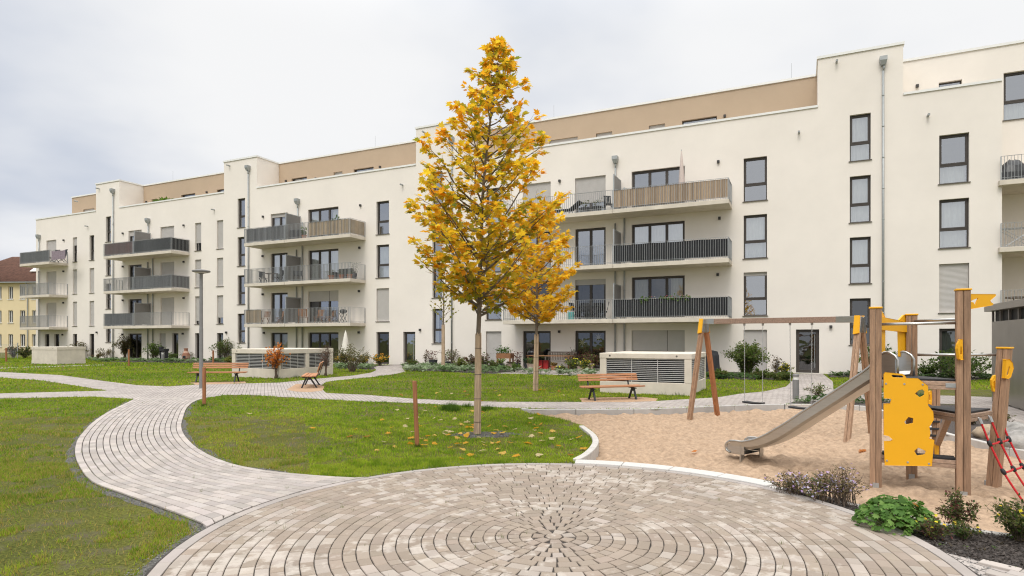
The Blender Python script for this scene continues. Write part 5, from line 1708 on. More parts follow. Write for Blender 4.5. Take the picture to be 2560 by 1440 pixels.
X2, Y2 = gp(1339, 978); p2 = F / Y2; z2 = lambda v: HC + (V0 - v) / p2
T2 = empty('maple_tree', (X2, Y2, 0), 0, 'smaller maple with bright orange-yellow leaves on the far lawn, half behind the tall maple', 'tree')
trunk = [((0, 0, -.05), .065), ((.02, 0, 1.0), .055), ((.03, 0, 2.0), .048), ((.05, 0, 3.2), .035), ((.05, 0, 4.6), .018), ((.03, 0, 5.5), .006)]
pr2 = prof_fn([(z2(815), .35), (z2(780), .85), (z2(720), 1.30), (z2(660), 1.30), (z2(600), 1.05), (z2(550), .75), (z2(515), .3)])
GRN_ = GRN; GRN = [(.45, .36, .03), (.55, .36, .03)]
YEL_ = YEL; YEL = [(.98, .70, .045), (.98, .63, .04), (.97, .75, .09), (.97, .54, .035)]
maple(T2, trunk, pr2, 46, z2(800), z2(515), .15, .08, 3, .25, 9)
GRN, YEL = GRN_, YEL_
wrap(T2, z2(838), .078, .062, (.03, 0))

X3, Y3 = gp(1108, 923); p3 = F / Y3
T3 = empty('young_tree', (X3, Y3, 0), 0, 'thin nearly bare young tree with a wrapped trunk in front of the cream wall', 'tree')
m = MB(); m.tube([(0, 0, 0), (.0, 0, 2), (.02, 0, 3.5), (.0, 0, 5.2)], [.055, .05, .03, .008], 8); m.build('trunk', M['bark'], T3, smooth=True)
wrap(T3, 2.45, .085, .07, n=16)
lm_ = MB(); lp_s = []
rs = random.Random(4)
for i in range(26):
    z = 2.5 + 2.2 * i / 26; a = i * 2.4; ln = rs.uniform(.6, 1.15) * (1.15 - .5 * i / 26)
    d = Vector((math.cos(a), math.sin(a), rs.uniform(.5, 1.2))).normalized(); p = Vector((0, 0, z)); pts = [p]
    for k in range(5):
        d = (d + Vector((rs.gauss(0, .12), rs.gauss(0, .12), .05))).normalized(); p = p + d * ln / 5; pts.append(p)
        if rs.random() < .55: lp_s.append((p, d))
        if k > 1:
            e = (d + Vector((rs.gauss(0, .6), rs.gauss(0, .6), .2))).normalized(); lm_.tube([p, p + e * .25], [.005, .002], 3, cap=False)
            if rs.random() < .5: lp_s.append((p + e * .25, e))
    lm_.tube(pts, [.014, .011, .009, .007, .005, .003], 4, cap=False)
lm_.build('limbs', M['twig'], T3)
V, Fc, C = leaves(leaf_maple(), [tuple(p) for p, _ in lp_s], [tuple(d) for _, d in lp_s], rand_dirs(len(lp_s)), [.15] * len(lp_s), [rs.choice(((.30, .26, .04), (.45, .34, .05), (.24, .24, .05))) for _ in lp_s])
np_obj('crown', V, Fc, M['leaf'], T3, C)

# ------------------------------------------------------------------ shrubs and flowers


def shrub(u, v, wpx, vtop, label, cols, nst=14, nlf=400, lsz=.06, name='shrub', cat='shrub', tm='oval', flowers=None, bare=.25, droop=0.0, loc=None, hz=None, upright=.5, rootk=.12, seed=None, group=None, mstem='twig'):
    """stems from one root that fan out to the outline; leaves sit along the stems"""
    rs = random.Random(seed if seed is not None else int(u * 7 + v * 13))
    x, y = loc or gp(u, v)
    if y > 20: nlf = int(nlf * 2.3); lsz *= 1.3; wpx *= 1.18
    s_, t_ = st(x, y)
    if loc is None and t_ > -.35: x, y = w2(s_, -.35)
    k = F / y; w_ = wpx / k / 2; h = hz or (v - vtop) / k
    root = empty(name, (x, y, 0), 0, label, cat, group)
    m = MB(); pos, yd, zd, sz, cl = [], [], [], [], []; tips = []
    for i in range(nst):
        a = rs.random() * 6.283; rr = math.sqrt(rs.random()); top = Vector((math.cos(a) * w_ * rr, math.sin(a) * w_ * rr, h * (rs.uniform(.72, 1.0)) * (1 - .45 * rr * rr)))
        b = Vector((math.cos(a) * w_ * rr * rootk, math.sin(a) * w_ * rr * rootk, 0))
        c = b.lerp(top, .5) + Vector((-math.cos(a) * w_ * rr * (upright - .35), -math.sin(a) * w_ * rr * (upright - .35), h * .06))
        pts = [Vector(q) for q in smooth_line([b, c, top], 4)]; pts = [q + Vector((rs.gauss(0, .012), rs.gauss(0, .012), 0)) * h for q in pts]
        n = len(pts); r0_ = (.006 + .006 * h) * (.5 if y < 8 else 1)
        m.tube(pts, [r0_ * (1 - .75 * j / (n - 1)) for j in range(n)], 4, cap=False)
        # side shoots
        for j in range(3, n):
            if rs.random() < .6:
                e = Vector((rs.gauss(0, 1), rs.gauss(0, 1), rs.gauss(.5, .5))).normalized() * h * rs.uniform(.08, .2)
                m.tube([pts[j], pts[j] + e], [r0_ * .4, r0_ * .2], 3, cap=False); tips.append((pts[j] + e, e.normalized()))
        tips.append((top, (pts[-1] - pts[-2]).normalized()))
        for _ in range(int(nlf / nst)):
            f = bare + (1 - bare) * rs.random() ** .8; q = f * (n - 1); j = min(n - 2, int(q)); p = pts[j].lerp(pts[j + 1], q - j)
            d = Vector((rs.gauss(0, 1), rs.gauss(0, 1), rs.gauss(.25, .7))).normalized()
            p = p + d * rs.random() * .10 * max(h, w_)
            pos.append(p); yd.append((d + Vector((0, 0, -droop))).normalized()); zd.append(Vector((rs.gauss(0, .6), rs.gauss(0, .6), 1))); sz.append(lsz * rs.uniform(.6, 1.25)); c = rs.choice(cols); b_ = rs.uniform(.75, 1.2); cl.append([q * b_ for q in c])
    if m.v: m.build('stems', M[mstem], root)
    if pos:
        tmpl = {'oval': leaf_oval, 'maple': leaf_maple, 'lobed': leaf_lobed}[tm]()
        V, Fc, C = leaves(tmpl, [tuple(p) for p in pos], [tuple(p) for p in yd], [tuple(p) for p in zd], sz, cl)
        np_obj('foliage', V, Fc, M['leaf'], root, C)
    if flowers:
        nf, fs, fc = flowers; fm = MB()
        for _ in range(nf):
            p, d = rs.choice(tips); p = p + Vector((rs.gauss(0, .04), rs.gauss(0, .04), rs.gauss(.01, .02))) * max(.4, h)
            fm.cur = tuple(c * rs.uniform(.85, 1.1) for c in rs.choice(fc))
            ax = Vector((rs.gauss(0, .5), rs.gauss(-.4, .4), 1)).normalized(); bx = ax.orthogonal().normalized(); by = ax.cross(bx); q = fs * rs.uniform(.7, 1.2)
            fm.add([p + ax * q * .15] + [p + (bx * math.cos(2 * math.pi * i / 8) + by * math.sin(2 * math.pi * i / 8)) * (q if i % 2 else q * .55) for i in range(8)], [(0, 1 + i, 1 + (i + 1) % 8) for i in range(8)])
        fm.build('blossoms', M['petal'], root)
    return root


OL = [(.10, .12, .03), (.14, .15, .04), (.17, .15, .05)]
DG = [(.05, .09, .02), (.07, .12, .03), (.09, .14, .03)]
LG = [(.12, .19, .04), (.16, .22, .05), (.09, .15, .03)]
BR = [(.17, .12, .06), (.13, .10, .05), (.20, .14, .06)]
RD = [(.16, .06, .05), (.20, .08, .06), (.12, .06, .04)]
ORG = [(.62, .23, .05), (.70, .30, .07), (.55, .18, .04)]
shrub(290, 893, 50, 848, 'spreading half bare shrub below the second balcony stack', OL + BR, 26, 240, .10, bare=.4)
shrub(338, 897, 52, 830, 'tall dense brown-green shrub below the second balcony stack', BR + OL, 30, 750, .10, upright=.75)
shrub(385, 902, 46, 850, 'bright green leafy shrub beside the barbecue', LG, 24, 520, .11)
shrub(570, 903, 66, 838, 'loose tall shrub left of the middle vent housing', OL + LG, 26, 480, .10, bare=.35)
shrub(578, 908, 34, 890, 'low yellow-green bush at the left end of the middle vent housing', [(.26, .27, .05), (.20, .22, .04)], 16, 260, .09)
shrub(240, 898, 34, 880, 'small brownish bush behind the windowless housing', BR + OL, 14, 160, .09)
shrub(168, 897, 52, 857, 'bush top showing above the windowless concrete housing', OL, 20, 300, .11)
shrub(35, 895, 34, 862, 'dark shrub behind the wire fence at the left edge', DG + RD, 18, 300, .12)
shrub(62, 896, 32, 866, 'dark leafy shrub between the fence and the windowless housing', DG + OL, 18, 300, .12)
shrub(690, 947, 58, 855, 'small shrub with orange autumn leaves before the middle vent housing', ORG, 16, 210, .075, tm='maple', bare=.45, upright=.8)
shrub(815, 941, 36, 850, 'leafless reddish twiggy shrub at the right end of the middle vent housing', [(.22, .10, .08), (.16, .1, .07)], 30, 130, .05, upright=.8, bare=.3)
shrub(880, 930, 74, 856, 'olive bushy small tree on a short stem between the orange flowers', OL + [(.2, .17, .07)], 30, 620, .07, bare=.45)
shrub(860, 912, 44, 884, 'orange flowering perennials left of the olive bush', LG + OL, 26, 260, .08, flowers=(150, .055, [(.75, .36, .02), (.8, .45, .03)]), name='flower_clump', cat='flowers')
shrub(905, 913, 40, 888, 'orange flowering perennials left of the grey bollard', LG + OL, 22, 240, .08, flowers=(120, .055, [(.75, .36, .02), (.8, .45, .03)]), name='flower_clump', cat='flowers')
shrub(950, 914, 46, 882, 'orange flowering perennials below the narrow terrace door', LG + OL, 26, 260, .08, flowers=(170, .055, [(.78, .40, .02), (.72, .33, .02)]), name='flower_clump', cat='flowers')
shrub(1066, 914, 22, 873, 'thin dry upright plant between the glass door and the bare young tree', BR, 9, 70, .07, upright=.9)
shrub(1130, 916, 40, 866, 'tall straggly plant with thin stems right of the bare young tree', OL + BR, 14, 150, .07, bare=.4)
shrub(1152, 924, 38, 892, 'yellow-green bush in front of the dark red stonecrops', [(.22, .24, .05), (.16, .19, .04)], 16, 260, .08)
shrub(1180, 917, 48, 885, 'dark red stonecrop clump left of the tall maple trunk', RD + OL, 18, 240, .085)
shrub(1232, 926, 34, 898, 'low olive bush just right of the tall maple trunk', OL + LG, 14, 220, .08)
shrub(1432, 927, 40, 888, 'small bush with yellow flowers before the dark garden bench', LG + OL, 20, 300, .08, flowers=(40, .05, [(.75, .62, .04)]))
shrub(1480, 924, 44, 886, 'reddish shrub left of the right vent housing', RD + OL, 18, 260, .09)
shrub(1465, 932, 40, 898, 'yellow flowering bush at the left corner of the right vent housing', LG + OL, 18, 260, .08, flowers=(50, .05, [(.78, .62, .04)]))
shrub(1585, 905, 90, 848, 'thin-twigged shrub rising behind the right vent housing', OL + RD, 34, 420, .085, bare=.45, upright=.6)
shrub(1866, 938, 96, 848, 'big round light green bush in front of the shuttered window', LG + [(.2, .22, .06)], 70, 2600, .085, upright=.55, bare=.12)
shrub(1940, 942, 22, 884, 'thin dry plant between the round bush and the glass house door', BR, 10, 90, .07, upright=.9)
shrub(1962, 941, 38, 906, 'yellow flowering perennials beside the house door path', LG + OL, 18, 240, .07, flowers=(50, .05, [(.8, .62, .04)]), name='flower_clump', cat='flowers')
shrub(1955, 952, 60, 928, 'low olive bush at the edge of the path to the house door', OL + LG, 24, 480, .07)
shrub(2210, 942, 110, 858, 'wide dark green shrub behind the slide entrance', DG + LG, 40, 1100, .10, bare=.25)
shrub(2405, 948, 150, 868, 'straggly green shrub against the wall behind the tower posts', DG + LG, 34, 700, .10, bare=.2, upright=.3)
shrub(2320, 945, 60, 905, 'small green bush behind the climbing platform', DG + LG, 18, 300, .09)
shrub(2045, 990, 66, 957, 'loose low shrub with pale tips right of the big grey bollard', OL + LG, 26, 420, .055, flowers=(36, .03, [(.6, .55, .45)]))
shrub(2372, 1040, 54, 1015, 'low green shrub in the bed behind the tall post', OL + DG, 18, 300, .05)
shrub(2500, 1078, 60, 1022, 'brown-green shrub beside the boulders', OL + BR, 26, 420, .05)
shrub(2430, 1062, 40, 1030, 'small dark shrub between the tall and the leaning post', DG + BR, 16, 260, .05)
shrub(1030, 917, 30, 896, 'low grey-green bush right of the narrow glass door', OL + LG, 14, 220, .08)
shrub(1200, 922, 40, 884, 'loose reddish-green plant right behind the tall maple trunk', RD + LG, 16, 200, .08, bare=.35)
shrub(1285, 930, 34, 908, 'low green bush in front of the dark pots on the terrace edge', LG, 14, 260, .08)
shrub(1400, 932, 30, 912, 'low bush with small yellow flowers at the terrace edge', LG + OL, 12, 200, .07, flowers=(18, .045, [(.75, .62, .04)]))
shrub(265, 897, 44, 866, 'thin half bare shrub left of the spreading one below the second balcony stack', OL + BR, 18, 170, .09, bare=.35)
shrub(430, 902, 30, 880, 'low leafy plant between the barbecue and the chiminea', LG, 14, 220, .09)
shrub(497, 900, 34, 874, 'thin twiggy plant at the dark terrace door behind the lamp post', BR + OL, 14, 90, .07, bare=.4)
shrub(598, 905, 34, 860, 'loose green shrub at the left corner of the middle vent housing', OL + LG, 18, 300, .09, bare=.3)
shrub(1795, 946, 52, 922, 'low green bush right of the right vent housing', LG + OL, 20, 360, .08)
shrub(1905, 948, 50, 922, 'low leafy bush right below the round light green bush', LG + OL, 20, 360, .08)
# front bed at the right
AST = [(.42, .30, .52), (.50, .40, .58), (.55, .48, .6)]
shrub(1975, 1236, 125, 1176, 'low faded aster with few mauve flowers at the end of the white band', OL + BR, 60, 520, .028, flowers=(240, .014, AST + BR * 2), name='aster', cat='flowers', upright=.6, rootk=.55)
shrub(2062, 1254, 160, 1182, 'broad mauve flowering aster in the front bed', OL + LG + BR, 60, 760, .03, flowers=(330, .015, AST + BR), name='aster', cat='flowers', upright=.6, rootk=.55)
shrub(2108, 1262, 110, 1158, 'tallest bare-stemmed aster left of the green cranesbill', BR + OL, 52, 340, .026, flowers=(240, .014, AST + BR * 2), name='aster', cat='flowers', upright=.6, rootk=.55)
shrub(2396, 1330, 96, 1222, 'open small-leaved shrub in front of the tall post', DG + OL + RD, 22, 1100, .033, bare=.35, upright=.5)
shrub(2335, 1352, 90, 1296, 'low reddish-green shrub with yellow flowers at the plaza edge', OL + RD + DG, 26, 520, .026, flowers=(12, .016, [(.8, .6, .03)]))
shrub(2410, 1352, 80, 1300, 'low green shrub with yellow flowers beside the open small-leaved shrub', OL + DG, 22, 420, .026, flowers=(8, .016, [(.8, .6, .03)]))
shrub(2545, 1352, 150, 1238, 'dense small-leaved shrub cut by the lower right picture edge', OL + DG, 50, 1700, .032, flowers=(10, .018, [(.8, .6, .03)]), bare=.15)

# cranesbill: a mound of lobed leaves
gx_, gy_ = gp(2238, 1322); gk = F / gy_
gr = empty('cranesbill', (gx_, gy_, 0), 0, 'mound of bright green lobed cranesbill leaves in the front bed', 'plant')
pos, yd, zd, sz, cl = [], [], [], [], []; rs = random.Random(3); sm = MB()
for i in range(520):
    a = rs.random() * 6.283; q = math.sqrt(rs.random()); w_, h_ = 92 / gk, 78 / gk
    x, y = math.cos(a) * q * w_, math.sin(a) * q * w_ * .8
    z = h_ * math.sqrt(max(0, 1 - q * q)) * rs.uniform(.72, 1.04) + .015
    n = Vector((x / w_, y / w_, .75)).normalized(); o_ = Vector((math.cos(a), math.sin(a), -.4)).normalized()
    pos.append((x, y, z)); yd.append(tuple(o_ + Vector((rs.gauss(0, .5), rs.gauss(0, .5), rs.gauss(0, .2))))); zd.append(tuple(n + Vector((rs.gauss(0, .4), rs.gauss(0, .4), 0)))); sz.append(rs.uniform(.03, .06))
    c = rs.choice(((.12, .25, .05), (.18, .34, .07), (.08, .17, .03), (.24, .39, .10))); cl.append(c if rs.random() > .006 else (.5, .2, .04))
    if i % 4 == 0: sm.tube([(x * .2, y * .2, 0), (x * .7, y * .7, z * .75), (x, y, z)], .0025, 3, cap=False)
V, Fc, C = leaves(leaf_lobed(), pos, yd, zd, sz, cl)
np_obj('foliage', V, Fc, M['leaf'], gr, C); sm.build('stems', mat('green_stem', (.16, .2, .05)), gr)


def cover(poly, n, name, cols, lsz, h, seed, tm='oval', clump=14):
    """ground cover nobody could count: rosettes of leaves in one mesh"""
    rs = np.random.default_rng(seed); P = np.array(poly); lo, hi = P.min(0), P.max(0)
    Q = lo + rs.random((n * 6, 2)) * (hi - lo); Q = Q[in_poly(Q, poly)][:n]
    pos, yd, zd, sz, cl = [], [], [], [], []
    for x, y in Q:
        r_ = lsz * rs.uniform(.55, 1.5); b = rs.uniform(.75, 1.2); c0_ = np.array(cols[rs.integers(len(cols))])
        for j in range(clump):
            a = rs.random() * 6.283; e = rs.uniform(.15, 1.2)
            pos.append((x + math.cos(a) * r_ * .3, y + math.sin(a) * r_ * .3, h * rs.uniform(.2, 1) * (.6 + .4 * math.sin(e)))); yd.append((math.cos(a), math.sin(a), .9 - e)); zd.append((-.3 * math.cos(a), -.3 * math.sin(a), 1)); sz.append(r_ * rs.uniform(.6, 1.1)); cl.append(c0_ * b * rs.uniform(.85, 1.15))
    V, Fc, C = leaves(leaf_oval(), pos, yd, zd, sz, cl)
    return tag(np_obj(name, V, Fc, M['leaf'], None, C), kind='stuff')


HOST = [(.20, .28, .13), (.28, .36, .20), (.14, .22, .08), (.36, .42, .28)]
cover(g2([(1003, 920), (1010, 914.5), (1235, 920.5), (1300, 931), (1500, 934), (1500, 940.5), (1235, 934.5), (1012, 928)]), 150, 'ground_cover', HOST, .26, .26, 1)
cover(g2([(222, 900), (600, 903), (600, 909), (222, 905)]), 120, 'ground_cover', HOST[:3] + [(.1, .16, .05)], .28, .25, 2)
cover(g2([(838, 914), (930, 918), (928, 924), (838, 922)]), 45, 'ground_cover', HOST, .26, .25, 3)
cover(g2([(1765, 940), (1970, 943), (1972, 951), (1765, 948)]), 90, 'ground_cover', [(.07, .14, .04), (.1, .17, .05), (.15, .2, .1)], .2, .2, 4)
cover(g2([(2080, 938), (2480, 944), (2480, 951), (2080, 944)]), 120, 'ground_cover', [(.06, .12, .03), (.09, .15, .04), (.12, .18, .08)], .2, .22, 5)
cover(g2([(1990, 1000), (2180, 985), (2330, 990), (2330, 1003), (2180, 1010), (1990, 1011)]), 110, 'ground_cover', [(.06, .12, .03), (.09, .15, .04), (.15, .2, .1)], .12, .10, 6)
cover(BED_FRONT, 40, 'ground_cover', [(.08, .14, .03), (.11, .16, .04), (.13, .10, .05)], .03, .03, 7, clump=7)

# ------------------------------------------------------------------ bark chips in the front bed
Q = np.array(BED_FRONT); lo, hi = Q.min(0), Q.max(0); Pq = lo + rng.random((26000, 2)) * (hi - lo); Pq = Pq[in_poly(Pq, BED_FRONT)]
n = len(Pq); pos = np.c_[Pq, rng.uniform(.004, .02, n)]
b_ = rng.uniform(.3, 1.3, (n, 1)); V, Fc, C = leaves(leaf_oval(), pos, rand_dirs(n) * [1, 1, .35], np.c_[rng.normal(0, .5, (n, 2)), np.ones(n)], rng.uniform(.012, .034, n), np.array([[.10, .082, .07]]) * b_)
tag(np_obj('bark_chips', V, Fc, M['petal'], None, C), kind='stuff')

# ------------------------------------------------------------------ fallen leaves, one object each
LM = []
for k, c in enumerate(((.80, .42, .04), (.80, .52, .12), (.74, .60, .34), (.60, .22, .05))):
    T, TF = leaf_maple(); T = T.copy(); rs = np.random.default_rng(k); T[:, 2] += .10 * np.sin(T[:, 0] * 5 + k) + .16 * (T[:, 1] - .4) ** 2
    me_o = np_obj('fallen_leaf', T * .12, TF, M['leaf'], None, np.tile(c, (len(TF), 1)))
    LM.append(me_o.data); bpy.data.objects.remove(me_o)
say = ['fallen golden yellow maple leaf on the lawn near the maples', 'fallen light yellow maple leaf on the lawn near the maples', 'fallen bleached pale maple leaf on the lawn near the maples', 'fallen rusty brown maple leaf lying on the ground']
pts = [(1325, 1092, 2), (1215, 1120, 1), (1232, 1086, 0), (1245, 1113, 0), (1275, 1112, 0), (1248, 1128, 1), (1298, 1143, 0), (1170, 1087, 1), (1146, 1114, 0), (1110, 1084, 2), (1130, 1086, 2), (1062, 1105, 0), (1073, 1093, 0), (1090, 1113, 0),
       (1010, 1067, 2), (1022, 1050, 2), (1088, 1020, 0), (1104, 1053, 2), (1088, 1048, 2), (1134, 1049, 2), (1155, 1063, 1), (1179, 1067, 0), (1180, 1071, 0), (972, 1074, 0), (965, 1089, 0), (1017, 1113, 0), (960, 1052, 0), (786, 1076, 0), (628, 1038, 2),
       (893, 1076, 0), (878, 1094, 3), (1208, 1005, 3), (1207, 1035, 3), (1004, 990, 3), (1062, 993, 3), (1087, 985, 1), (1124, 987, 2), (1163, 982, 3), (1166, 990, 3), (1237, 980, 1), (1276, 982, 0), (1349, 977, 0), (1360, 978, 0), (1394, 979, 3), (1402, 981, 3), (1409, 991, 2),
       (1252, 990, 1), (1100, 981, 2), (869, 958, 3), (1003, 990, 3), (1349, 1038, 0), (1424, 1142, 3), (1730, 1117, 3), (1750, 1163, 3), (2161, 1114, 3), (1460, 1125, 0), (926, 1095, 3), (1045, 1100, 1), (1060, 1117, 0), (1140, 1097, 1), (1196, 1098, 2), (1262, 1070, 1), (1320, 1062, 0), (1380, 1080, 1), (1392, 1120, 0), (1120, 1125, 0), (990, 1120, 1), (1180, 1140, 0), (940, 1130, 1)]
pts += [(1195 + random.gauss(0, 130), 1085 + random.gauss(0, 32), random.choice((0, 0, 1, 2))) for _ in range(44)]
pts = [q for q in pts if 985 < q[1] < 1155 or q in pts[:67]]
for u, v, k in pts:
    x, y = gp(u + random.uniform(-3, 3), v); o = bpy.data.objects.new('fallen_leaf', LM[k]); COL.objects.link(o)
    insand = in_poly(np.array([(x, y)]), SAND)[0]
    o.location = (x, y, -.06 if insand else .035); o.rotation_euler = (random.uniform(-.45, .25), random.uniform(-.35, .35), random.random() * 6.28); sc_ = random.uniform(.65, 1.1); o.scale = (sc_,) * 3
    tag(o, say[k] if not insand else ('fallen maple leaf lying on the play sand'), 'leaf', 'fallen maple leaves on the ground' if not insand else 'fallen maple leaves on the sand')
# ------------------------------------------------------------------ grass blades (denser near the camera)
EXC = [NEAR, FAR, SAND, BED_FRONT, BED_BACK, BED1, BED2, BED3, TERR, BED4, BED5] + GRAV
SOFT = EDGE + [SOIL]


def grass(name, xr, yr, dens, wd, hgt, seed, cond=None, blades=1):
    r = np.random.default_rng(seed)
    n = int((xr[1] - xr[0]) * (yr[1] - yr[0]) * dens)
    P = np.c_[r.uniform(*xr, n), r.uniform(*yr, n)]
    vis = (np.abs(P[:, 0]) < P[:, 1] * .86 + .4); P = P[vis]
    if cond is not None: P = P[cond(P)]
    k = np.hypot(P[:, 0] - CX, P[:, 1] - CY) > CR + .12; P = P[k]
    for poly in EXC: P = P[~in_poly(P, poly)]
    for poly in SOFT:
        i = in_poly(P, poly); P = P[~i | (r.random(len(P)) < (.12 if poly is SOIL else .5))]
    rim = np.hypot(P[:, 0] - CX, P[:, 1] - CY) < CR + .17; P = P[~rim | (r.random(len(P)) < .4)]
    s_, t_ = (P[:, 0] - PX) * CA - (P[:, 1] - PY) * SA, (P[:, 0] - PX) * SA + (P[:, 1] - PY) * CA
    P = P[(t_ < -.3)]
    # worn patches, tufts
    a = .55 * fnoise(P, 1.3, 41, 2) + .45 * fnoise(P, 4.2, 42, 2); b = fnoise(P, .45, 43, 2); left = (P[:, 0] < -1.6 - .35 * (P[:, 1] - 5)) & (P[:, 1] < 13)
    thr = np.where(left, .495, .64)
    keep = (a < thr) | (r.random(len(P)) < np.where(left, .07, .2)); P = P[keep]; a = a[keep]; b = b[keep]; left = left[keep]
    n = len(P); c = .6 * fnoise(P, 5.0, 47, 2) + .4 * vnoise(P, 15.0, 49)
    h = hgt * (.15 + 1.75 * c) * r.uniform(.6, 1.3, n)
    az = r.uniform(0, 6.283, n); lean = r.uniform(.1, .9, n) * h
    w_ = wd * r.uniform(.7, 1.3, n) / 2; az2 = r.uniform(0, 6.283, n)
    z = np.zeros(n)
    dx, dy = np.cos(az2) * w_, np.sin(az2) * w_
    V = np.empty((n, 3, 3))
    V[:, 0] = np.c_[P[:, 0] - dx, P[:, 1] - dy, z]; V[:, 1] = np.c_[P[:, 0] + dx, P[:, 1] + dy, z]
    V[:, 2] = np.c_[P[:, 0] + np.cos(az) * lean, P[:, 1] + np.sin(az) * lean, h]
    Fc = np.arange(n * 3).reshape(n, 3)
    g1, g2_, dry = np.array((.20, .32, .016)), np.array((.36, .45, .03)), np.array((.50, .38, .11))
    t = np.clip((b - .3) * 2.2 + r.normal(0, .25, n), 0, 1)[:, None]
    C = g1 * (1 - t) + g2_ * t
    C = C * (1.18 - .7 * np.clip(c - .42, 0, .4))[:, None]; C = np.where(c[:, None] > .60, C * (.68, .82, .7), C)
    isl = (P[:, 0] > -7) & (P[:, 1] > 8) & (P[:, 1] < 16) & ~left; q_ = np.hypot(P[:, 0] + 9, P[:, 1] - 3); C = C * np.where(isl & ((q_ / .62) % 1 < .22), 1.14, 1.0)[:, None]
    d = (r.random(n) < np.where(left, .42, .05) + np.where(left, 1.2, .5) * np.clip(a - .48, 0, .3))[:, None]
    C = np.where(d, dry * r.uniform(.7, 1.1, (n, 1)), C) * r.uniform(.75, 1.2, (n, 1))
    return tag(np_obj(name, V.reshape(-1, 3), Fc, M['leaf'], None, C), kind='stuff')


grass('grass', (-8, 2), (4, 8.5), 7500, .0055, .034, 1)
grass('grass', (-12, 3), (8.5, 13), 2200, .009, .036, 2)
grass('grass', (-18, 9), (13, 20), 620, .017, .04, 3)
grass('grass', (-26, 20), (20, 32), 170, .034, .05, 4)
grass('grass', (-45, 6), (32, 60), 45, .07, .06, 5, cond=lambda P: P[:, 1] < 58)


def tufts(spots, n, h, wd, name, seed, rad):
    """long uncut grass round posts, walls and the tree"""
    r = np.random.default_rng(seed); Vs = []; C = []
    for x, y in spots:
        for _ in range(n):
            a, q = r.uniform(0, 6.283), abs(r.normal(0, rad)); px, py = x + math.cos(a) * q, y + math.sin(a) * q
            hh = h * r.uniform(.4, 1.1) * math.exp(-(q / rad / 2) ** 2); b = r.uniform(0, 6.283); e = r.uniform(.1, .6) * hh
            Vs += [(px - wd * math.cos(b), py - wd * math.sin(b), 0), (px + wd * math.cos(b), py + wd * math.sin(b), 0), (px + math.cos(a) * e, py + math.sin(a) * e, hh)]
            C.append(np.array((.085, .16, .02)) * r.uniform(.7, 1.3))
    return tag(np_obj(name, np.array(Vs), np.arange(len(Vs)).reshape(-1, 3), M['leaf'], None, np.array(C)), kind='stuff')


tufts([gp(1043, 1119), gp(511, 1015)], 200, .085, .003, 'grass_tuft', 1, .05)
tufts([gp(1128, 1022), gp(1135, 1028), gp(1118, 1026)], 500, .19, .004, 'grass_tuft', 2, .13)
tufts([gp(1222, 1024), gp(1210, 1027), gp(1168, 1019)], 260, .14, .004, 'grass_tuft', 3, .12)
wl3 = [gp(u, v) for u, v in ((1510, 979), (1560, 981), (1620, 984), (1660, 987), (1700, 989), (1735, 988), (1755, 978), (600, 941), (640, 944), (700, 948), (740, 944), (800, 938), (90, 911), (150, 912), (200, 911))]
tufts(wl3, 60, .14, .006, 'grass_tuft', 4, .2)
# little weeds in the paving joints
sp = []
for _ in range(60):
    a, q = random.random() * 6.28, CR * math.sqrt(random.random()); sp.append((CX + q * math.cos(a), CY + q * math.sin(a)))
for _ in range(40):
    i = random.randrange(NS); k = random.random() ** .6; p = Rp[i] + (Lp[i] - Rp[i]) * k; sp.append(tuple(p))
r = np.random.default_rng(8); Vs = []; C = []
for x, y in sp:
    for _ in range(random.randint(2, 7)):
        b = r.uniform(0, 6.283); hh = r.uniform(.02, .06); e = r.uniform(.2, .9) * hh; px, py = x + r.normal(0, .012), y + r.normal(0, .012); wd = .0016
        Vs += [(px - wd * math.cos(b), py - wd * math.sin(b), .02), (px + wd * math.cos(b), py + wd * math.sin(b), .02), (px + math.cos(b + 1) * e, py + math.sin(b + 1) * e, .02 + hh)]; C.append(np.array((.16, .2, .05)) * r.uniform(.7, 1.2))
tag(np_obj('joint_weeds', np.array(Vs), np.arange(len(Vs)).reshape(-1, 3), M['leaf'], None, np.array(C)), kind='stuff')
# grit grains beside the path
pts_ = []
for poly in EDGE + [circ(CR + .26), SOIL]:
    P = np.array(poly); lo, hi = P.min(0), P.max(0); Q = lo + r.random((60000, 2)) * (hi - lo); Q = Q[in_poly(Q, poly)]; Q = Q[(np.hypot(Q[:, 0] - CX, Q[:, 1] - CY) > CR + .105)]; Q = Q[(Q[:, 1] < 11)]; Q = Q[~in_poly(Q, NEAR)]; Q = Q[~in_poly(Q, SAND)]; pts_.append(Q[:9000])
Q = np.concatenate(pts_); n = len(Q)
V, Fc, C = leaves(leaf_oval(), np.c_[Q, r.uniform(.004, .014, n)], rand_dirs(n) * [1, 1, .3], np.c_[r.normal(0, .5, (n, 2)), np.ones(n)], r.uniform(.010, .022, n), np.array([[.22, .215, .205]]) * r.uniform(.3, 1.5, (n, 1)))
tag(np_obj('grit', V, Fc, M['petal'], None, C), kind='stuff')
# ------------------------------------------------------------------ things on balconies and terraces


def at_b(u, t, z):
    x, y = w2(ws(u, t), t); return (x, y, z)


def thing_b(name, u, t, z, label, cat, group=None, rz=0.0):
    return empty(name, at_b(u, t, z), -ALPHA + rz, label, cat, group)


M['teak'] = mat('brown_garden_wood', (.27, .13, .06), .6, var=.3, scale=5, stretch=(2, 9, 9), attr=True)
M['greywood'] = mat('grey_garden_wood', (.20, .165, .135), .75, var=.25, scale=5, stretch=(2, 9, 9), attr=True)


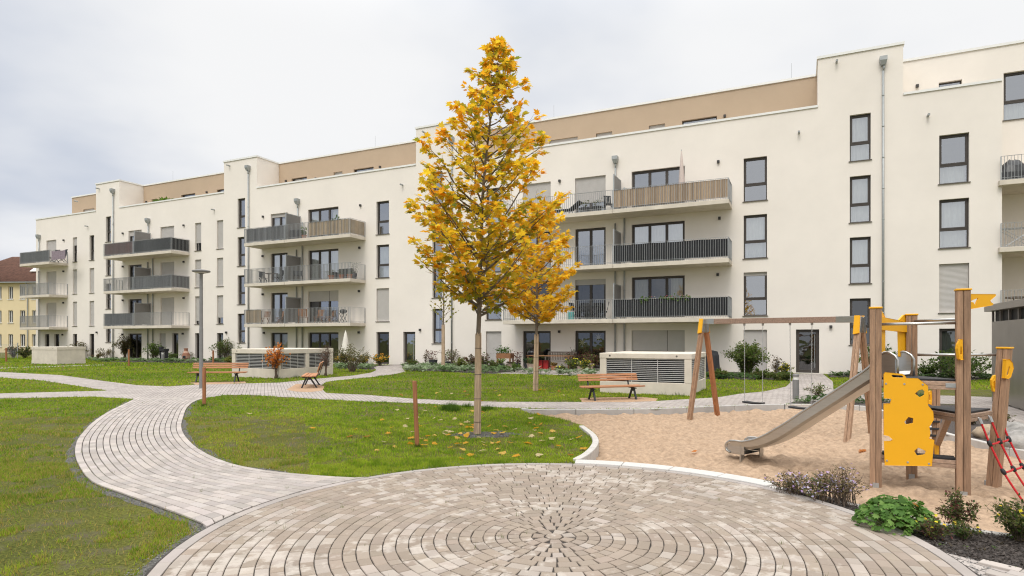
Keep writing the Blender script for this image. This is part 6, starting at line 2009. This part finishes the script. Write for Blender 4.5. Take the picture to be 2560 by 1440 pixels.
def chair(u, t, z, label, m, rz=0.0, w_=.46, h=.9, slat=True, cat='chair', group='garden chairs on the balconies'):
    c = thing_b('garden_chair', u, t, z, label, cat, group, rz)
    s = MB()
    for i in range(5): s.bar((-w_ / 2, -.2 + .09 * i, .44), (w_ / 2, -.2 + .09 * i, .44), .078, .02)
    s.build('seat', m, c)
    b = MB()
    for i in range(5): b.bar((-w_ / 2 + w_ * (i + .5) / 5, .21, .50), (-w_ / 2 + w_ * (i + .5) / 5, .30, h), w_ / 5 - .02, .018, up=(0, 1, 0))
    b.bar((-w_ / 2, .305, h), (w_ / 2, .305, h), .03, .05); b.build('backrest', m, c)
    for x in (-w_ / 2 + .02, w_ / 2 - .02):
        for y0, y1 in ((-.2, .22), (.2, -.22)):
            l = MB(); l.bar((x, y0, .43), (x, y1, 0), .03, .035, up=(0, 1, 0)); l.build('leg', m, c)
    return c


def table(u, t, z, label, m, L_=1.2, D_=.7, h=.74, rz=0.0, name='garden_table'):
    c = thing_b(name, u, t, z, label, 'table', None, rz)
    b = MB(); n = 5
    for i in range(n): b.bar((-L_ / 2, -D_ / 2 + D_ * (i + .5) / n, h - .015), (L_ / 2, -D_ / 2 + D_ * (i + .5) / n, h - .015), D_ / n - .012, .03)
    b.build('tabletop', m, c)
    for x in (-L_ / 2 + .08, L_ / 2 - .08):
        for y in (-D_ / 2 + .07, D_ / 2 - .07):
            l = MB(); l.bar((x, y, 0), (x, y, h - .03), .06, .06); l.build('leg', m, c)
    return c


def potted(u, t, z, label, pm_, r, h, cols, ph, pw_, nl=90, ls=.09, seed=1, flowers=None, loc=None, tm='oval'):
    c = thing_b('potted_plant', u, t, z, label, 'potted plant', 'potted plants on balconies and terraces') if loc is None else empty('potted_plant', loc, 0, label, 'potted plant', 'potted plants on balconies and terraces')
    p = MB(); p.lathe([(r * .72, 0), (r, h * .92), (r * 1.06, h * .92), (r * 1.06, h), (r * .9, h), (r * .88, h - .03)], 14); p.build('pot', pm_, c)
    rs = random.Random(seed); pos, yd, zd, sz, cl = [], [], [], [], []; s = MB()
    for i in range(nl):
        a = rs.random() * 6.283; q = rs.random() ** .6; k = rs.random()
        pos.append((math.cos(a) * q * pw_ / 2 * (.4 + .6 * k), math.sin(a) * q * pw_ / 2 * (.4 + .6 * k), h + ph * k)); yd.append((math.cos(a) + rs.gauss(0, .4), math.sin(a) + rs.gauss(0, .4), rs.gauss(.2, .5))); zd.append((rs.gauss(0, .4), rs.gauss(0, .4), 1)); sz.append(ls * rs.uniform(.6, 1.2)); cc = rs.choice(cols); b = rs.uniform(.75, 1.2); cl.append([x * b for x in cc])
        if i % 8 == 0: s.tube([(0, 0, h - .05), pos[-1]], .005, 3, cap=False)
    V, Fc, C = leaves({'oval': leaf_oval, 'lobed': leaf_lobed}[tm](), pos, yd, zd, sz, cl); np_obj('foliage', V, Fc, M['leaf'], c, C); s.build('stems', M['twig'], c)
    if flowers:
        f = MB()
        for _ in range(flowers[0]):
            x, y, z_ = rs.choice(pos); f.cur = rs.choice(flowers[1]); q = flowers[2]
            f.lathe([(q * .3, -q * .3), (q, 0), (q * .4, q * .4)], 6, (x, y, z_ + .03))
        f.build('blossoms', M['petal'], c)
    return c


ZB = [2.71, 5.56, 8.41]
# middle stack, lowest balcony
chair(664, -.7, ZB[0], 'brown wooden folding chair at the left of the lowest middle balcony', M['teak'], .4)
chair(698, -.75, ZB[0], 'brown wooden folding chair left of the privacy panel on the lowest middle balcony', M['teak'], -.5)
chair(758, -.8, ZB[0], 'wide brown wooden chair right of the privacy panel on the lowest middle balcony', M['teak'], .9, .6, 1.0)
chair(796, -.7, ZB[0], 'brown wooden chair before the half shuttered door of the lowest middle balcony', M['teak'], .1, .5, .92)
chair(824, -.8, ZB[0], 'small brown folding chair beside the round grill on the lowest middle balcony', M['teak'], -1.2, .42, .8)
g = thing_b('kettle_grill', 858, -.8, ZB[0], 'black round grill on crossed folding legs at the right of the lowest middle balcony', 'grill')
m = MB(); m.lathe([(.05, .62), (.2, .68), (.25, .78), (.22, .87), (.05, .92)], 14); m.build('bowl', M['black'], g, smooth=True)
for y in (-.15, .15):
    for a, b in ((-.22, .22), (.22, -.22)):
        m = MB(); m.bar((a, y, 0), (b, y, .66), .025, .025, up=(0, 1, 0)); m.build('leg', M['black'], g)
# middle stack, second balcony
table(676, -.75, ZB[1], 'dark slatted table on the second middle balcony', M['greywood'], .9, .6)
chair(658, -.7, ZB[1], 'dark chair at the left of the table on the second middle balcony', M['fabric_dark'], 1.2)
chair(697, -.7, ZB[1], 'dark chair at the right of the table on the second middle balcony', M['fabric_dark'], -1.2)
chair(745, -.8, ZB[1], 'dark folding lounger chair right of the privacy panel on the second middle balcony', M['fabric_dark'], .8, .6, .8)
for i, (u, q) in enumerate(((828, .20), (853, .16), (874, .19))):
    potted(u, -1.2, ZB[1], ['terracotta pot with a low plant before the curtained door of the second middle balcony', 'smallest terracotta pot, between two others, on the second middle balcony', 'terracotta pot at the right end of the second middle balcony'][i], M['terracotta'], q, .30, [(.12, .15, .06), (.18, .2, .1)], .35, .5, 80, .09, i)
so_ = thing_b('garden_sofa', 858, -.45, ZB[1], 'dark grey two-seat sofa behind the terracotta pots on the second middle balcony', 'sofa')
m = MB(); m.box(-.6, .6, -.3, .3, .1, .42); m.build('seat', M['fabric_dark'], so_, bevel=.04)
m = MB(); m.box(-.6, .6, .18, .34, .43, .82); m.build('backrest', M['fabric_dark'], so_, bevel=.04)
for sx in (-1, 1):
    m = MB(); m.box(sx * .67 - .06, sx * .67 + .06, -.3, .34, .05, .6); m.build('armrest', M['fabric_dark'], so_, bevel=.03)
potted(886, -.7, ZB[1], 'tall grey-green plant beside the sofa on the second middle balcony', M['potdark'], .17, .4, [(.22, .25, .18), (.3, .32, .25)], .75, .8, 160, .08, 9)
# middle stack, top balcony
potted(760, -1.1, ZB[2], 'leafy green plant in a terracotta pot on the top middle balcony', M['terracotta'], .17, .28, [(.12, .2, .04), (.17, .25, .06)], .55, .45, 130, .12, 4)
potted(841, -.8, ZB[2], 'tall spiky plant at the window of the top middle balcony', M['potdark'], .16, .5, [(.06, .12, .04), (.1, .16, .05)], .85, .5, 120, .2, 5)
cv = thing_b('covered_furniture', 742, -.75, ZB[2], 'dark covered furniture right of the privacy panel on the top middle balcony', 'cover')
m = MB(); m.box(-.55, .55, -.35, .35, 0, .75); m.build('cover', M['fabric_dark'], cv, bevel=.12, seg=3)
for i, u in enumerate((778, 793, 808, 775)):
    pass
# right stack
lg = thing_b('sun_lounger', 1412, -.8, ZB[2], 'dark reclined sun lounger on the top balcony left of the privacy panel', 'sun lounger')
m = MB(); m.add([(-.9, -.3, .3), (.35, -.3, .3), (.95, -.3, .72), (.95, .3, .72), (.35, .3, .3), (-.9, .3, .3), (-.9, -.3, .36), (.35, -.3, .36), (.92, -.3, .78), (.92, .3, .78), (.35, .3, .36), (-.9, .3, .36)],
                ((0, 1, 4, 5), (1, 2, 3, 4), (6, 11, 10, 7), (7, 10, 9, 8), (0, 6, 7, 1), (1, 7, 8, 2), (5, 4, 10, 11), (4, 3, 9, 10), (0, 5, 11, 6), (2, 8, 9, 3))); m.build('cushion', M['fabric_dark'], lg)
for x in (-.75, .35):
    for y in (-.25, .25):
        m = MB(); m.bar((x, y, 0), (x, y, .3), .035, .035); m.build('leg', M['iron'], lg)
for i, u in enumerate((1462, 1492)):
    potted(u, -.9, ZB[2], ['dark planter with a sparse plant beside the sun lounger', 'dark planter with a taller plant next to the steel chair on the top balcony'][i], M['potdark'], .3, .34, [(.12, .15, .06), (.2, .2, .1)], .4, .6, 70, .1, 20 + i)
chair(1522, -.8, ZB[2], 'thin steel folding chair leaning by the privacy panel of the top right balcony', M['iron'], .6, .42, .95)
bx = thing_b('flower_box', 1557, -.6, ZB[2] + .62, 'small dark box with dried brown plants by the privacy panel of the top right balcony', 'planter')
m = MB(); m.box(-.25, .25, -.15, .15, 0, .2); m.build('box', M['potdark'], bx, bevel=.01)
m = MB(); m.box(-.2, -.16, -.02, .02, -.62, 0); m.box(.16, .2, -.02, .02, -.62, 0); m.build('stand', M['iron'], bx)
V, Fc, C = leaves(leaf_oval(), rng.normal(0, .1, (90, 3)) * [1.3, .7, .8] + [0, 0, .3], rand_dirs(90), rand_dirs(90), rng.uniform(.06, .12, 90), np.array([[.28, .14, .07]]) * rng.uniform(.6, 1.3, (90, 1))); np_obj('foliage', V, Fc, M['leaf'], bx, C)
chair(1727, -.6, ZB[2], 'dark chair with its back showing above the bamboo mat', M['fabric_dark'], 0, .5, 1.12)


def parasol(name, loc, h, hc, rc, m_, label, tilt=0.0):
    p = empty(name, loc, 0, label, 'parasol', 'folded parasols')
    q = MB(); q.tube([(0, 0, 0), (tilt * h, 0, h)], .018, 8); q.build('pole', M['steel'], p)
    c = MB(); V = []; n = 16; lv = 9
    for j in range(lv):
        f = j / (lv - 1); z = h - hc * f; r_ = rc * (.06 + .94 * f ** .75)
        for i in range(n):
            a = 2 * math.pi * i / n; k = 1 + (.22 * f if i % 2 else -.22 * f); V.append((tilt * z + r_ * k * math.cos(a), r_ * k * math.sin(a), z + (.03 if i % 2 and j == lv - 1 else 0)))
    c.add(V, [(j * n + i, (j + 1) * n + i, (j + 1) * n + (i + 1) % n, j * n + (i + 1) % n) for j in range(lv - 1) for i in range(n)]); c.build('folded_cloth', m_, p, smooth=True)
    b = MB(); b.lathe([(.22, 0), (.22, .05), (.05, .08), (.03, .25)], 14); b.build('foot', M['potdark'], p)
    return p


pz = wz(1705, 374, -.9); parasol('parasol', at_b(1705, -.9, ZB[2]), pz - ZB[2], wz(1705, 374, -.9) - wz(1703, 462, -.9), .14, M['fabric_pink'], 'folded faded pink parasol on the top right balcony', -.01)
xx, yy_ = w2(ws(864, -2.2), -2.2); parasol('parasol', (xx, yy_, 0), wz(866, 826, -2.2), 1.45, .27, M['fabric_white'], 'folded off-white parasol on the ground floor terrace behind the olive bush', 0)
table(1470, -.75, ZB[0], 'dark table on the lowest right balcony left of the privacy panel', M['iron'], 1.3, .75)
for i, (u, r_) in enumerate(((1440, 1.4), (1458, .1), (1488, -.2), (1508, -1.3))):
    chair(u, -.75 + (.35 if i in (1, 2) else 0), ZB[0], ['dark chair at the left end of the dark balcony table', 'dark chair behind the dark balcony table, left of its middle', 'dark chair behind the dark balcony table, right of its middle', 'dark chair at the right end of the dark balcony table'][i], M['fabric_dark'], r_, .5, .92)
bg_ = thing_b('shopping_bag', 1427, -1.2, ZB[0], 'turquoise bag on the lowest right balcony at the left of the dark table', 'bag')
m = MB(); m.box(-.17, .17, -.08, .08, .0, .42); m.build('bag_body', mat('turquoise_bag', (.12, .38, .36), .6, var=.4, scale=9), bg_, bevel=.03)
m = MB(); m.tube([(-.08, 0, .42), (-.05, 0, .56), (.05, 0, .56), (.08, 0, .42)], .008, 5); m.build('bag_handle', M['fabric_white'], bg_)
gb = thing_b('flower_box', 1662, -1.38, ZB[0] + .62, 'long flower box of geranium leaves above the flat black screen', 'planter')
m = MB(); m.box(-1.25, 1.25, -.09, .09, 0, .2); m.build('box', M['potdark'], gb, bevel=.01)
n = 520; q = rng.normal(0, 1, (n, 3)) * [.0, .09, .07] + np.c_[rng.uniform(-1.25, 1.25, n), np.zeros(n), np.full(n, .34)]; q = q[(np.sin(q[:, 0] * 3.1) > -.75)]; n = len(q)
V, Fc, C = leaves(leaf_lobed(), q, rand_dirs(n), rand_dirs(n) * .6 + [0, -.3, .8], rng.uniform(.05, .10, n), np.array([[.12, .20, .04]]) * rng.uniform(.6, 1.4, (n, 1))); np_obj('foliage', V, Fc, M['leaf'], gb, C)
f = MB()
for _ in range(26):
    f.cur = random.choice(((.6, .15, .2), (.6, .5, .35), (.55, .3, .3))); a = (random.uniform(-1.2, 1.2), random.uniform(-.1, .05), random.uniform(.35, .52)); f.lathe([(.01, -.01), (.035, 0), (.01, .02)], 6, a)
f.build('blossoms', M['petal'], gb)
# left stacks
chair(136, -1.0, ZB[2], 'left one of two black chairs on the far left top balcony', M['black'], .2, .55, 1.12); chair(156, -1.0, ZB[2], 'right one of two black chairs on the far left top balcony', M['black'], -.2, .55, 1.08)
hd = thing_b('draped_blanket', 146, -BD + .10, ZB[2], 'faded purple blanket hung inside the railing of the far left top balcony', 'blanket')
m = MB(); s_a, s_b = -1.05, 1.0
for i in range(30):
    a, b = s_a + (s_b - s_a) * i / 30, s_a + (s_b - s_a) * (i + 1) / 30; fz = lambda x: .92 - .06 * abs(math.sin(x * 3)); fy = lambda x: .02 * math.sin(x * 22)
    m.quad((a, fy(a), .12), (b, fy(b), .12), (b, fy(b), fz(b)), (a, fy(a), fz(a)))
m.build('cloth', mat('faded_purple_cloth', (.26, .21, .24), .9, var=.2), hd, smooth=True)
# palm on the roof terrace
x, y = w2(ws(412, .8), .8); pa_ = empty('potted_palm', (x, y, 12.2), 0, 'bushy green palm peeping over the parapet of the roof terrace', 'potted plant')
m = MB(); m.lathe([(.18, 0), (.24, .4), (.2, .4)], 12); m.build('pot', M['potdark'], pa_)
n = 260; d = rand_dirs(n); d[:, 2] = np.abs(d[:, 2]) * .8 + .1
V, Fc, C = leaves(leaf_oval(), np.array([0, 0, .42]) + d * rng.uniform(.1, .55, (n, 1)) * [1.5, 1.2, .9], d * [1, 1, .6], rand_dirs(n) * .3 + [0, 0, 1], rng.uniform(.25, .45, n), np.array([[.12, .2, .03]]) * rng.uniform(.6, 1.4, (n, 1)) * 1); np_obj('fronds', V, Fc, M['leaf'], pa_, C)
# loggias at the right edge
cv = empty('covered_grill', (*w2(ws(2530, .3), .3), 8.41), -ALPHA, 'grill under a crumpled black cover on the upper balcony at the right edge', 'cover')
m = MB(); V = []
for j, (r_, z) in enumerate(((.62, 0), (.58, .35), (.46, .62), (.25, .86), (.08, .95))):
    for i in range(12): V.append((r_ * math.cos(i * math.pi / 6) * random.uniform(.85, 1.1), r_ * .8 * math.sin(i * math.pi / 6), z + random.uniform(-.04, .04)))
m.add(V, [(j * 12 + i, j * 12 + (i + 1) % 12, (j + 1) * 12 + (i + 1) % 12, (j + 1) * 12 + i) for j in range(4) for i in range(12)]); m.build('cover_cloth', mat('crumpled_black_foil', (.06, .06, .062), .38, var=.3), cv)
dr = empty('drying_rack', (*w2(ws(2545, .5), .5), 5.56), -ALPHA, 'folding metal drying rack on the middle balcony at the right edge', 'drying rack')
for y in (-.25, .25):
    for a, b in ((-.6, .6), (.6, -.6)):
        m = MB(); m.tube([(a, y, 0), (b, y, .85)], .013, 6); m.build('leg', M['steel'], dr)
m = MB()
for i in range(9): m.tube([(-.75, -.28 + .07 * i, .86), (.75, -.28 + .07 * i, .86)], .006, 4)
m.build('rack_top', M['steel'], dr)
tb_ = empty('garden_table', (*w2(ws(2550, .4), .4), 2.71), -ALPHA, 'brown round table on the lowest balcony at the right edge', 'table')
m = MB(); m.lathe([(.0, .70), (.5, .70), (.5, .76), (.0, .77)], 20); m.build('tabletop', M['greywood'], tb_)
for a in (0.5, 2.6, 4.7):
    m = MB(); m.bar((.42 * math.cos(a), .42 * math.sin(a), 0), (.2 * math.cos(a), .2 * math.sin(a), .7), .04, .04); m.build('leg', M['greywood'], tb_)

# ---- ground floor terrace right of the tall maple
pt = thing_b('raised_planter', 1263, -1.0, .0, 'brown wooden raised planter with green herbs on the terrace', 'planter')
m = MB()
for i in range(2): m.cur = (random.uniform(.8, 1.2),) * 3; m.box(-.45, .45, -.25, .25, .55 + .15 * i, .695 + .15 * i)
m.build('planter_box', M['teak'], pt)
for x in (-.4, .4):
    for y in (-.2, .2):
        m = MB(); m.bar((x, y, 0), (x, y, .55), .07, .07); m.build('leg', M['teak'], pt)
m = MB(); m.box(-.38, .38, -.18, .18, .12, .15); m.build('shelf', M['teak'], pt)
n = 260; q = rng.normal(0, 1, (n, 3)) * [.2, .12, .10] + [-.12, 0, 1.0]
V, Fc, C = leaves(leaf_oval(), q, rand_dirs(n), rand_dirs(n) * .5 + [0, 0, 1], rng.uniform(.08, .16, n), np.array([[.12, .22, .05]]) * rng.uniform(.6, 1.3, (n, 1))); np_obj('foliage', V, Fc, M['leaf'], pt, C)
table(1376, -1.6, 0, 'long brown wooden table on the terrace before the dark glass doors', M['teak'], 2.5, .85, .76)
bn = thing_b('garden_bench', 1402, -.45, 0, 'grey-brown wooden bench with slatted back against the terrace wall', 'bench')
m = MB()
for i in range(4): m.bar((-.85, -.25 + .12 * i, .43), (.85, -.25 + .12 * i, .43), .1, .025)
m.build('seat', M['greywood'], bn)
m = MB()
for i in range(17): m.bar((-.8 + .1 * i, .2, .48), (-.8 + .1 * i, .27, .9), .05, .02, up=(0, 1, 0))
m.bar((-.85, .275, .92), (.85, .275, .92), .04, .07); m.build('backrest', M['greywood'], bn)
for x in (-.82, .82):
    for y in (-.25, .2):
        m = MB(); m.bar((x, y, 0), (x, y, .64 if y < 0 else .9), .06, .06); m.build('leg', M['greywood'], bn)
    m = MB(); m.bar((x, -.28, .65), (x, .22, .65), .07, .03); m.build('armrest', M['greywood'], bn)
kg = thing_b('kettle_grill', 1331, -1.0, 0, 'black kettle grill with a shiny lid beside the long terrace table', 'grill')
m = MB(); m.lathe([(.05, .62), (.24, .68), (.29, .8), (.29, .82)], 16); m.build('bowl', M['black'], kg, smooth=True)
m = MB(); m.lathe([(.295, .825), (.26, .96), (.14, 1.05), (.03, 1.07)], 16); m.build('lid', mat('shiny_black_enamel', (.02, .02, .022), .15), kg, smooth=True)
for a in (.5, 2.6, 4.7):
    m = MB(); m.tube([(.12 * math.cos(a), .12 * math.sin(a), .64), (.28 * math.cos(a), .28 * math.sin(a), 0)], .014, 6); m.build('leg', M['steel'], kg)
rc = [(1352, 'left one of two red plastic boxes under the terrace table'), (1366, 'right one of two red plastic boxes under the terrace table')]
M['redplastic'] = mat('red_plastic', (.42, .03, .03), .4, var=.1)
for u, sy in rc:
    b_ = thing_b('storage_box', u, -1.5, 0, sy, 'box', 'red plastic boxes under the terrace table'); m = MB(); m.box(-.14, .14, -.14, .14, 0, .46); m.build('box_body', M['redplastic'], b_, bevel=.03); m = MB(); m.box(-.155, .155, -.155, .155, .462, .5); m.build('lid', M['redplastic'], b_, bevel=.012)
RDP = [(.17, .07, .06), (.13, .06, .045), (.2, .11, .07)]
GP_ = [(.12, .19, .05), (.16, .22, .07)]
for i, (u, t, mt, r_, h, c_, ph, pw_, sy) in enumerate((
        (1083, -1.6, 'potdark', .26, .42, RDP, .55, 1.0, 'big dark pot with dark red stonecrop left of the bare young tree'),
        (1118, -1.8, 'potdark', .22, .34, GP_ + RDP, .6, .8, 'dark pot with green and red leaves right of the bare young tree'),
        (1212, -2.2, 'potdark', .2, .36, RDP + GP_, .5, .7, 'dark pot with brownish plant before the full shutter'),
        (1253, -2.4, 'potdark', .2, .3, [(.2, .28, .05)], .25, .45, 'dark pot with bright green plant in front of the raised planter'),
        (1276, -2.2, 'potstone', .26, .3, [(.15, .12, .08)], .08, .35, 'wide stone bowl in front of the raised planter'),
        (1293, -1.6, 'potdark', .2, .32, RDP, .6, .65, 'dark pot with dark red bushy plant right of the raised planter'),
        (1318, -1.9, 'potdark', .18, .3, [(.06, .12, .06)], .3, .5, 'dark green pot at the left leg of the terrace table'),
        (1329, -2.3, 'potstone', .27, .32, GP_, .3, .6, 'stone pot with green leaves in front of the terrace table'),
        (1384, -2.0, 'terracotta', .17, .22, [(.3, .2, .05)], .12, .3, 'small terracotta pot with orange plant under the terrace table'),
        (1452, -2.6, 'potstone', .2, .24, [(.5, .48, .4), (.15, .2, .05)], .25, .4, 'stone pot with white flowers right of the garden bench'),
        (1472, -2.2, 'potstone', .26, .38, RDP + GP_, .5, .8, 'pale square pot with reddish plant before the star-decorated door'))):
    potted(u, t, .008, sy, M[mt], r_, h, c_, ph, pw_, 130, .13, 40 + i)
# paper stars in the terrace door window
M['star'] = mat('white_paper', (.75, .68, .55), .9)
for i, (u, v, r_, sy) in enumerate(((1496, 843, .24, 'white eight-pointed paper star in the right pane of the terrace door'), (1456, 856, .26, 'pale paper star in the left pane of the terrace door'))):
    s_, z_ = ws(u, REV + .06), wz(u, v, REV + .06); x, y = w2(s_, REV + .06); m = MB(); n = 16
    pts = [((r_ if k % 2 == 0 else r_ * .33) * math.sin(2 * math.pi * k / n), 0, (r_ if k % 2 == 0 else r_ * .33) * math.cos(2 * math.pi * k / n)) for k in range(n)]
    m.add([(0, -.03, 0), (0, .03, 0)] + pts, [(0, 2 + k, 2 + (k + 1) % n) for k in range(n)] + [(1, 2 + (k + 1) % n, 2 + k) for k in range(n)])
    tag(m.build('paper_star', M['star'], None, loc=(x, y, z_), rz=-ALPHA), sy, 'star', 'paper stars in the terrace door')
# barbecue and chiminea by the second stack
bq = empty('barbecue', (*gp(410, 904), 0), -ALPHA, 'black barbecue with open lid behind the grey bollard near the bare shrubs', 'barbecue')
m = MB(); m.box(-.3, .3, -.2, .2, .78, .95); m.build('tray', M['black'], bq, bevel=.02)
m = MB(); m.box(-.33, -.02, -.2, .0, .95, 1.1); m.build('lid', M['black'], bq, bevel=.02)
for x in (-.25, .25):
    m = MB(); m.bar((x, 0, 0), (x, 0, .78), .05, .3); m.build('leg', M['iron'], bq)
ch_ = empty('chiminea', (*gp(465, 902), 0), 0, 'banded brown and cream clay chiminea against the wall', 'chiminea')
m = MB(); pf = [(.18, 0), (.27, .2), (.29, .4), (.22, .6), (.14, .75), (.12, .9), (.16, .93), (.15, .96), (.1, .94)]
for k, (a, b) in enumerate(zip(pf, pf[1:])):
    m.cur = (1.0, 1.0, 1.0) if k % 2 == 0 else (1.6, 2.2, 2.6); m.lathe([a, b], 16)
m.build('clay_body', mat('banded_clay', (.28, .13, .08), .85, var=.2, attr=True), ch_)
m = MB(); m.bar((0, -.29, .3), (0, -.22, .3), .2, .18); m.build('mouth', M['black'], ch_)
cvb = empty('covered_grill', (*w2(ws(1779, -.9), -.9), 0), -ALPHA, 'dark covered grill standing at the wall behind the right vent housing', 'cover')
m = MB(); V = []
for r_, z in ((.42, 0), (.4, .5), (.38, .85), (.3, 1.05), (.05, 1.1)):
    for i in range(12): V.append((r_ * math.cos(i * math.pi / 6) * random.uniform(.92, 1.06), r_ * .7 * math.sin(i * math.pi / 6), z))
m.add(V, [(j * 12 + i, j * 12 + (i + 1) % 12, (j + 1) * 12 + (i + 1) % 12, (j + 1) * 12 + i) for j in range(4) for i in range(12)]); m.build('cover_cloth', M['fabric_dark'], cvb)

# ------------------------------------------------------------------ the neighbouring house at the far left
HY = 76.0; hp = F / HY; hx = lambda u: (u - U0) / hp; hz_ = lambda v: HC + (V0 - v) / hp
HS = empty('yellow_house', (hx(40), HY, 0), R(-4), 'pale yellow house with dark brown tiled roof at the far left', 'house')
M['hwall'] = mat('pale_yellow_render', (.72, .60, .38), .9, var=.05, scale=.4, spec=.15)
M['tile'] = mat('brown_roof_tiles', (.13, .065, .045), .8, var=.35, scale=3, bump=.4, bscale=5)
M['white'] = mat('white_window_frame', (.7, .69, .66), .5)
ox = hx(40); ops = []
for u0, u1 in ((-46, -34), (-12, 1.5), (19.5, 32), (50.5, 64.5), (82, 95)):
    for v0, v1 in ((716, 748), (776, 807), (835.5, 866.5)):
        ops.append((hx(u0) - ox, hx(u1) - ox, hz_(v1), hz_(v0)))
xl, xr, ze = -10.0, 6.0, hz_(706)
m = MB(); old = TOWERS; TOWERS_ = TOWERS; TOWERS = []
wall_sheet(m, xl, xr, ops, lambda s: ze, -.2, 0.0); TOWERS = TOWERS_
m.quad((xr, 0, -.2), (xr, 10, -.2), (xr, 10, ze), (xr, 0, ze)); m.quad((xl, 10, -.2), (xl, 0, -.2), (xl, 0, ze), (xl, 10, ze)); m.build('wall', M['hwall'], HS)
m = MB(); zr_ = ze + 3.9
m.add([(xl - .4, -.45, ze - .05), (xr + .4, -.45, ze - .05), (xr + .4, 10.4, ze - .05), (xl - .4, 10.4, ze - .05), (xl + 4.8, 5, zr_), (xr + .4, 5, zr_)], ((0, 1, 5, 4), (1, 2, 5), (2, 3, 4, 5), (3, 0, 4)))
# tile courses
for i in range(26):
    f = i / 26; y = -.45 + 5.45 * f; z = ze - .05 + (zr_ - ze) * f
    m.bar((xl - .4 + 5.2 * f, y, z + .03), (xr + .4, y, z + .03), .10, .05)
rf_ = m.build('roof', M['tile'], HS)
m = MB(); m.bar((hx(62) - ox - .5, 1.7, ze + 1.75), (hx(62) - ox + .5, 1.7, ze + 1.75), .9, .12, up=(0, -.6, .8)); m.build('skylight', M['white'], rf_)
m = MB(); m.bar((xl - .4, -.5, ze - .02), (xr + .4, -.5, ze - .02), .16, .12); gt = m.build('gutter', M['zinc'], HS)
m = MB(); m.tube([(hx(72.5) - ox, -.12, 0), (hx(72.5) - ox, -.12, ze - .3), (hx(72.5) - ox, -.45, ze - .08)], .06, 8); m.build('downpipe', M['zinc'], HS)
for a, b, c, d in ops:
    m = MB()
    for q in ((a, a + .08, c, d), (b - .08, b, c, d), (a, b, c, c + .08), (a, b, d - .08, d), ((a + b) / 2 - .04, (a + b) / 2 + .04, c, d)): m.box(q[0], q[1], .14, .2, q[2], q[3])
    wf_ = m.build('window', M['white'], HS)
    p = MB(); p.quad((a, .19, c), (b, .19, c), (b, .19, d), (a, .19, d)); p.build('pane', M['hpane'] if 'hpane' in M else M.setdefault('hpane', mat('dim_window_pane', (.06, .06, .06), .08, spec=.8)), wf_)
    s_ = MB(); s_.box(a - .08, b + .08, -.08, .14, c - .06, c - .003); s_.build('window_sill', M['white'], wf_)
# chimney-like white flue on the gable end of the long building
m = MB(); m.tube([(S_LEFT - .35, .6, 9.2), (S_LEFT - .35, .6, 12.3)], .14, 10); m.build('flue_pipe', M['coping'], BLD)
# wire fence
x, y = gp(10, 896); fn = empty('wire_fence', (x, y, 0), 0, 'grey wire mesh fence at the far left edge of the lawn', 'fence')
m = MB()
for i in range(12): m.tube([(-5, 0, .1 + .1 * i), (1.2, 0, .1 + .1 * i)], .006, 4)
for i in range(32): m.tube([(-5 + .2 * i, 0, 0), (-5 + .2 * i, 0, 1.25)], .004, 4)
m.build('wire_mesh', M['zinc'], fn)
for i in range(4):
    m = MB(); m.bar((-5 + 2.05 * i, .03, 0), (-5 + 2.05 * i, .03, 1.35), .05, .05); m.build('fence_post', M['zinc'], fn)
# far greenery that closes the view beyond the house
for i, (u, h_, w_) in enumerate(((-60, 9, 8), (-20, 6, 6), (120, 7, 6))):
    pass
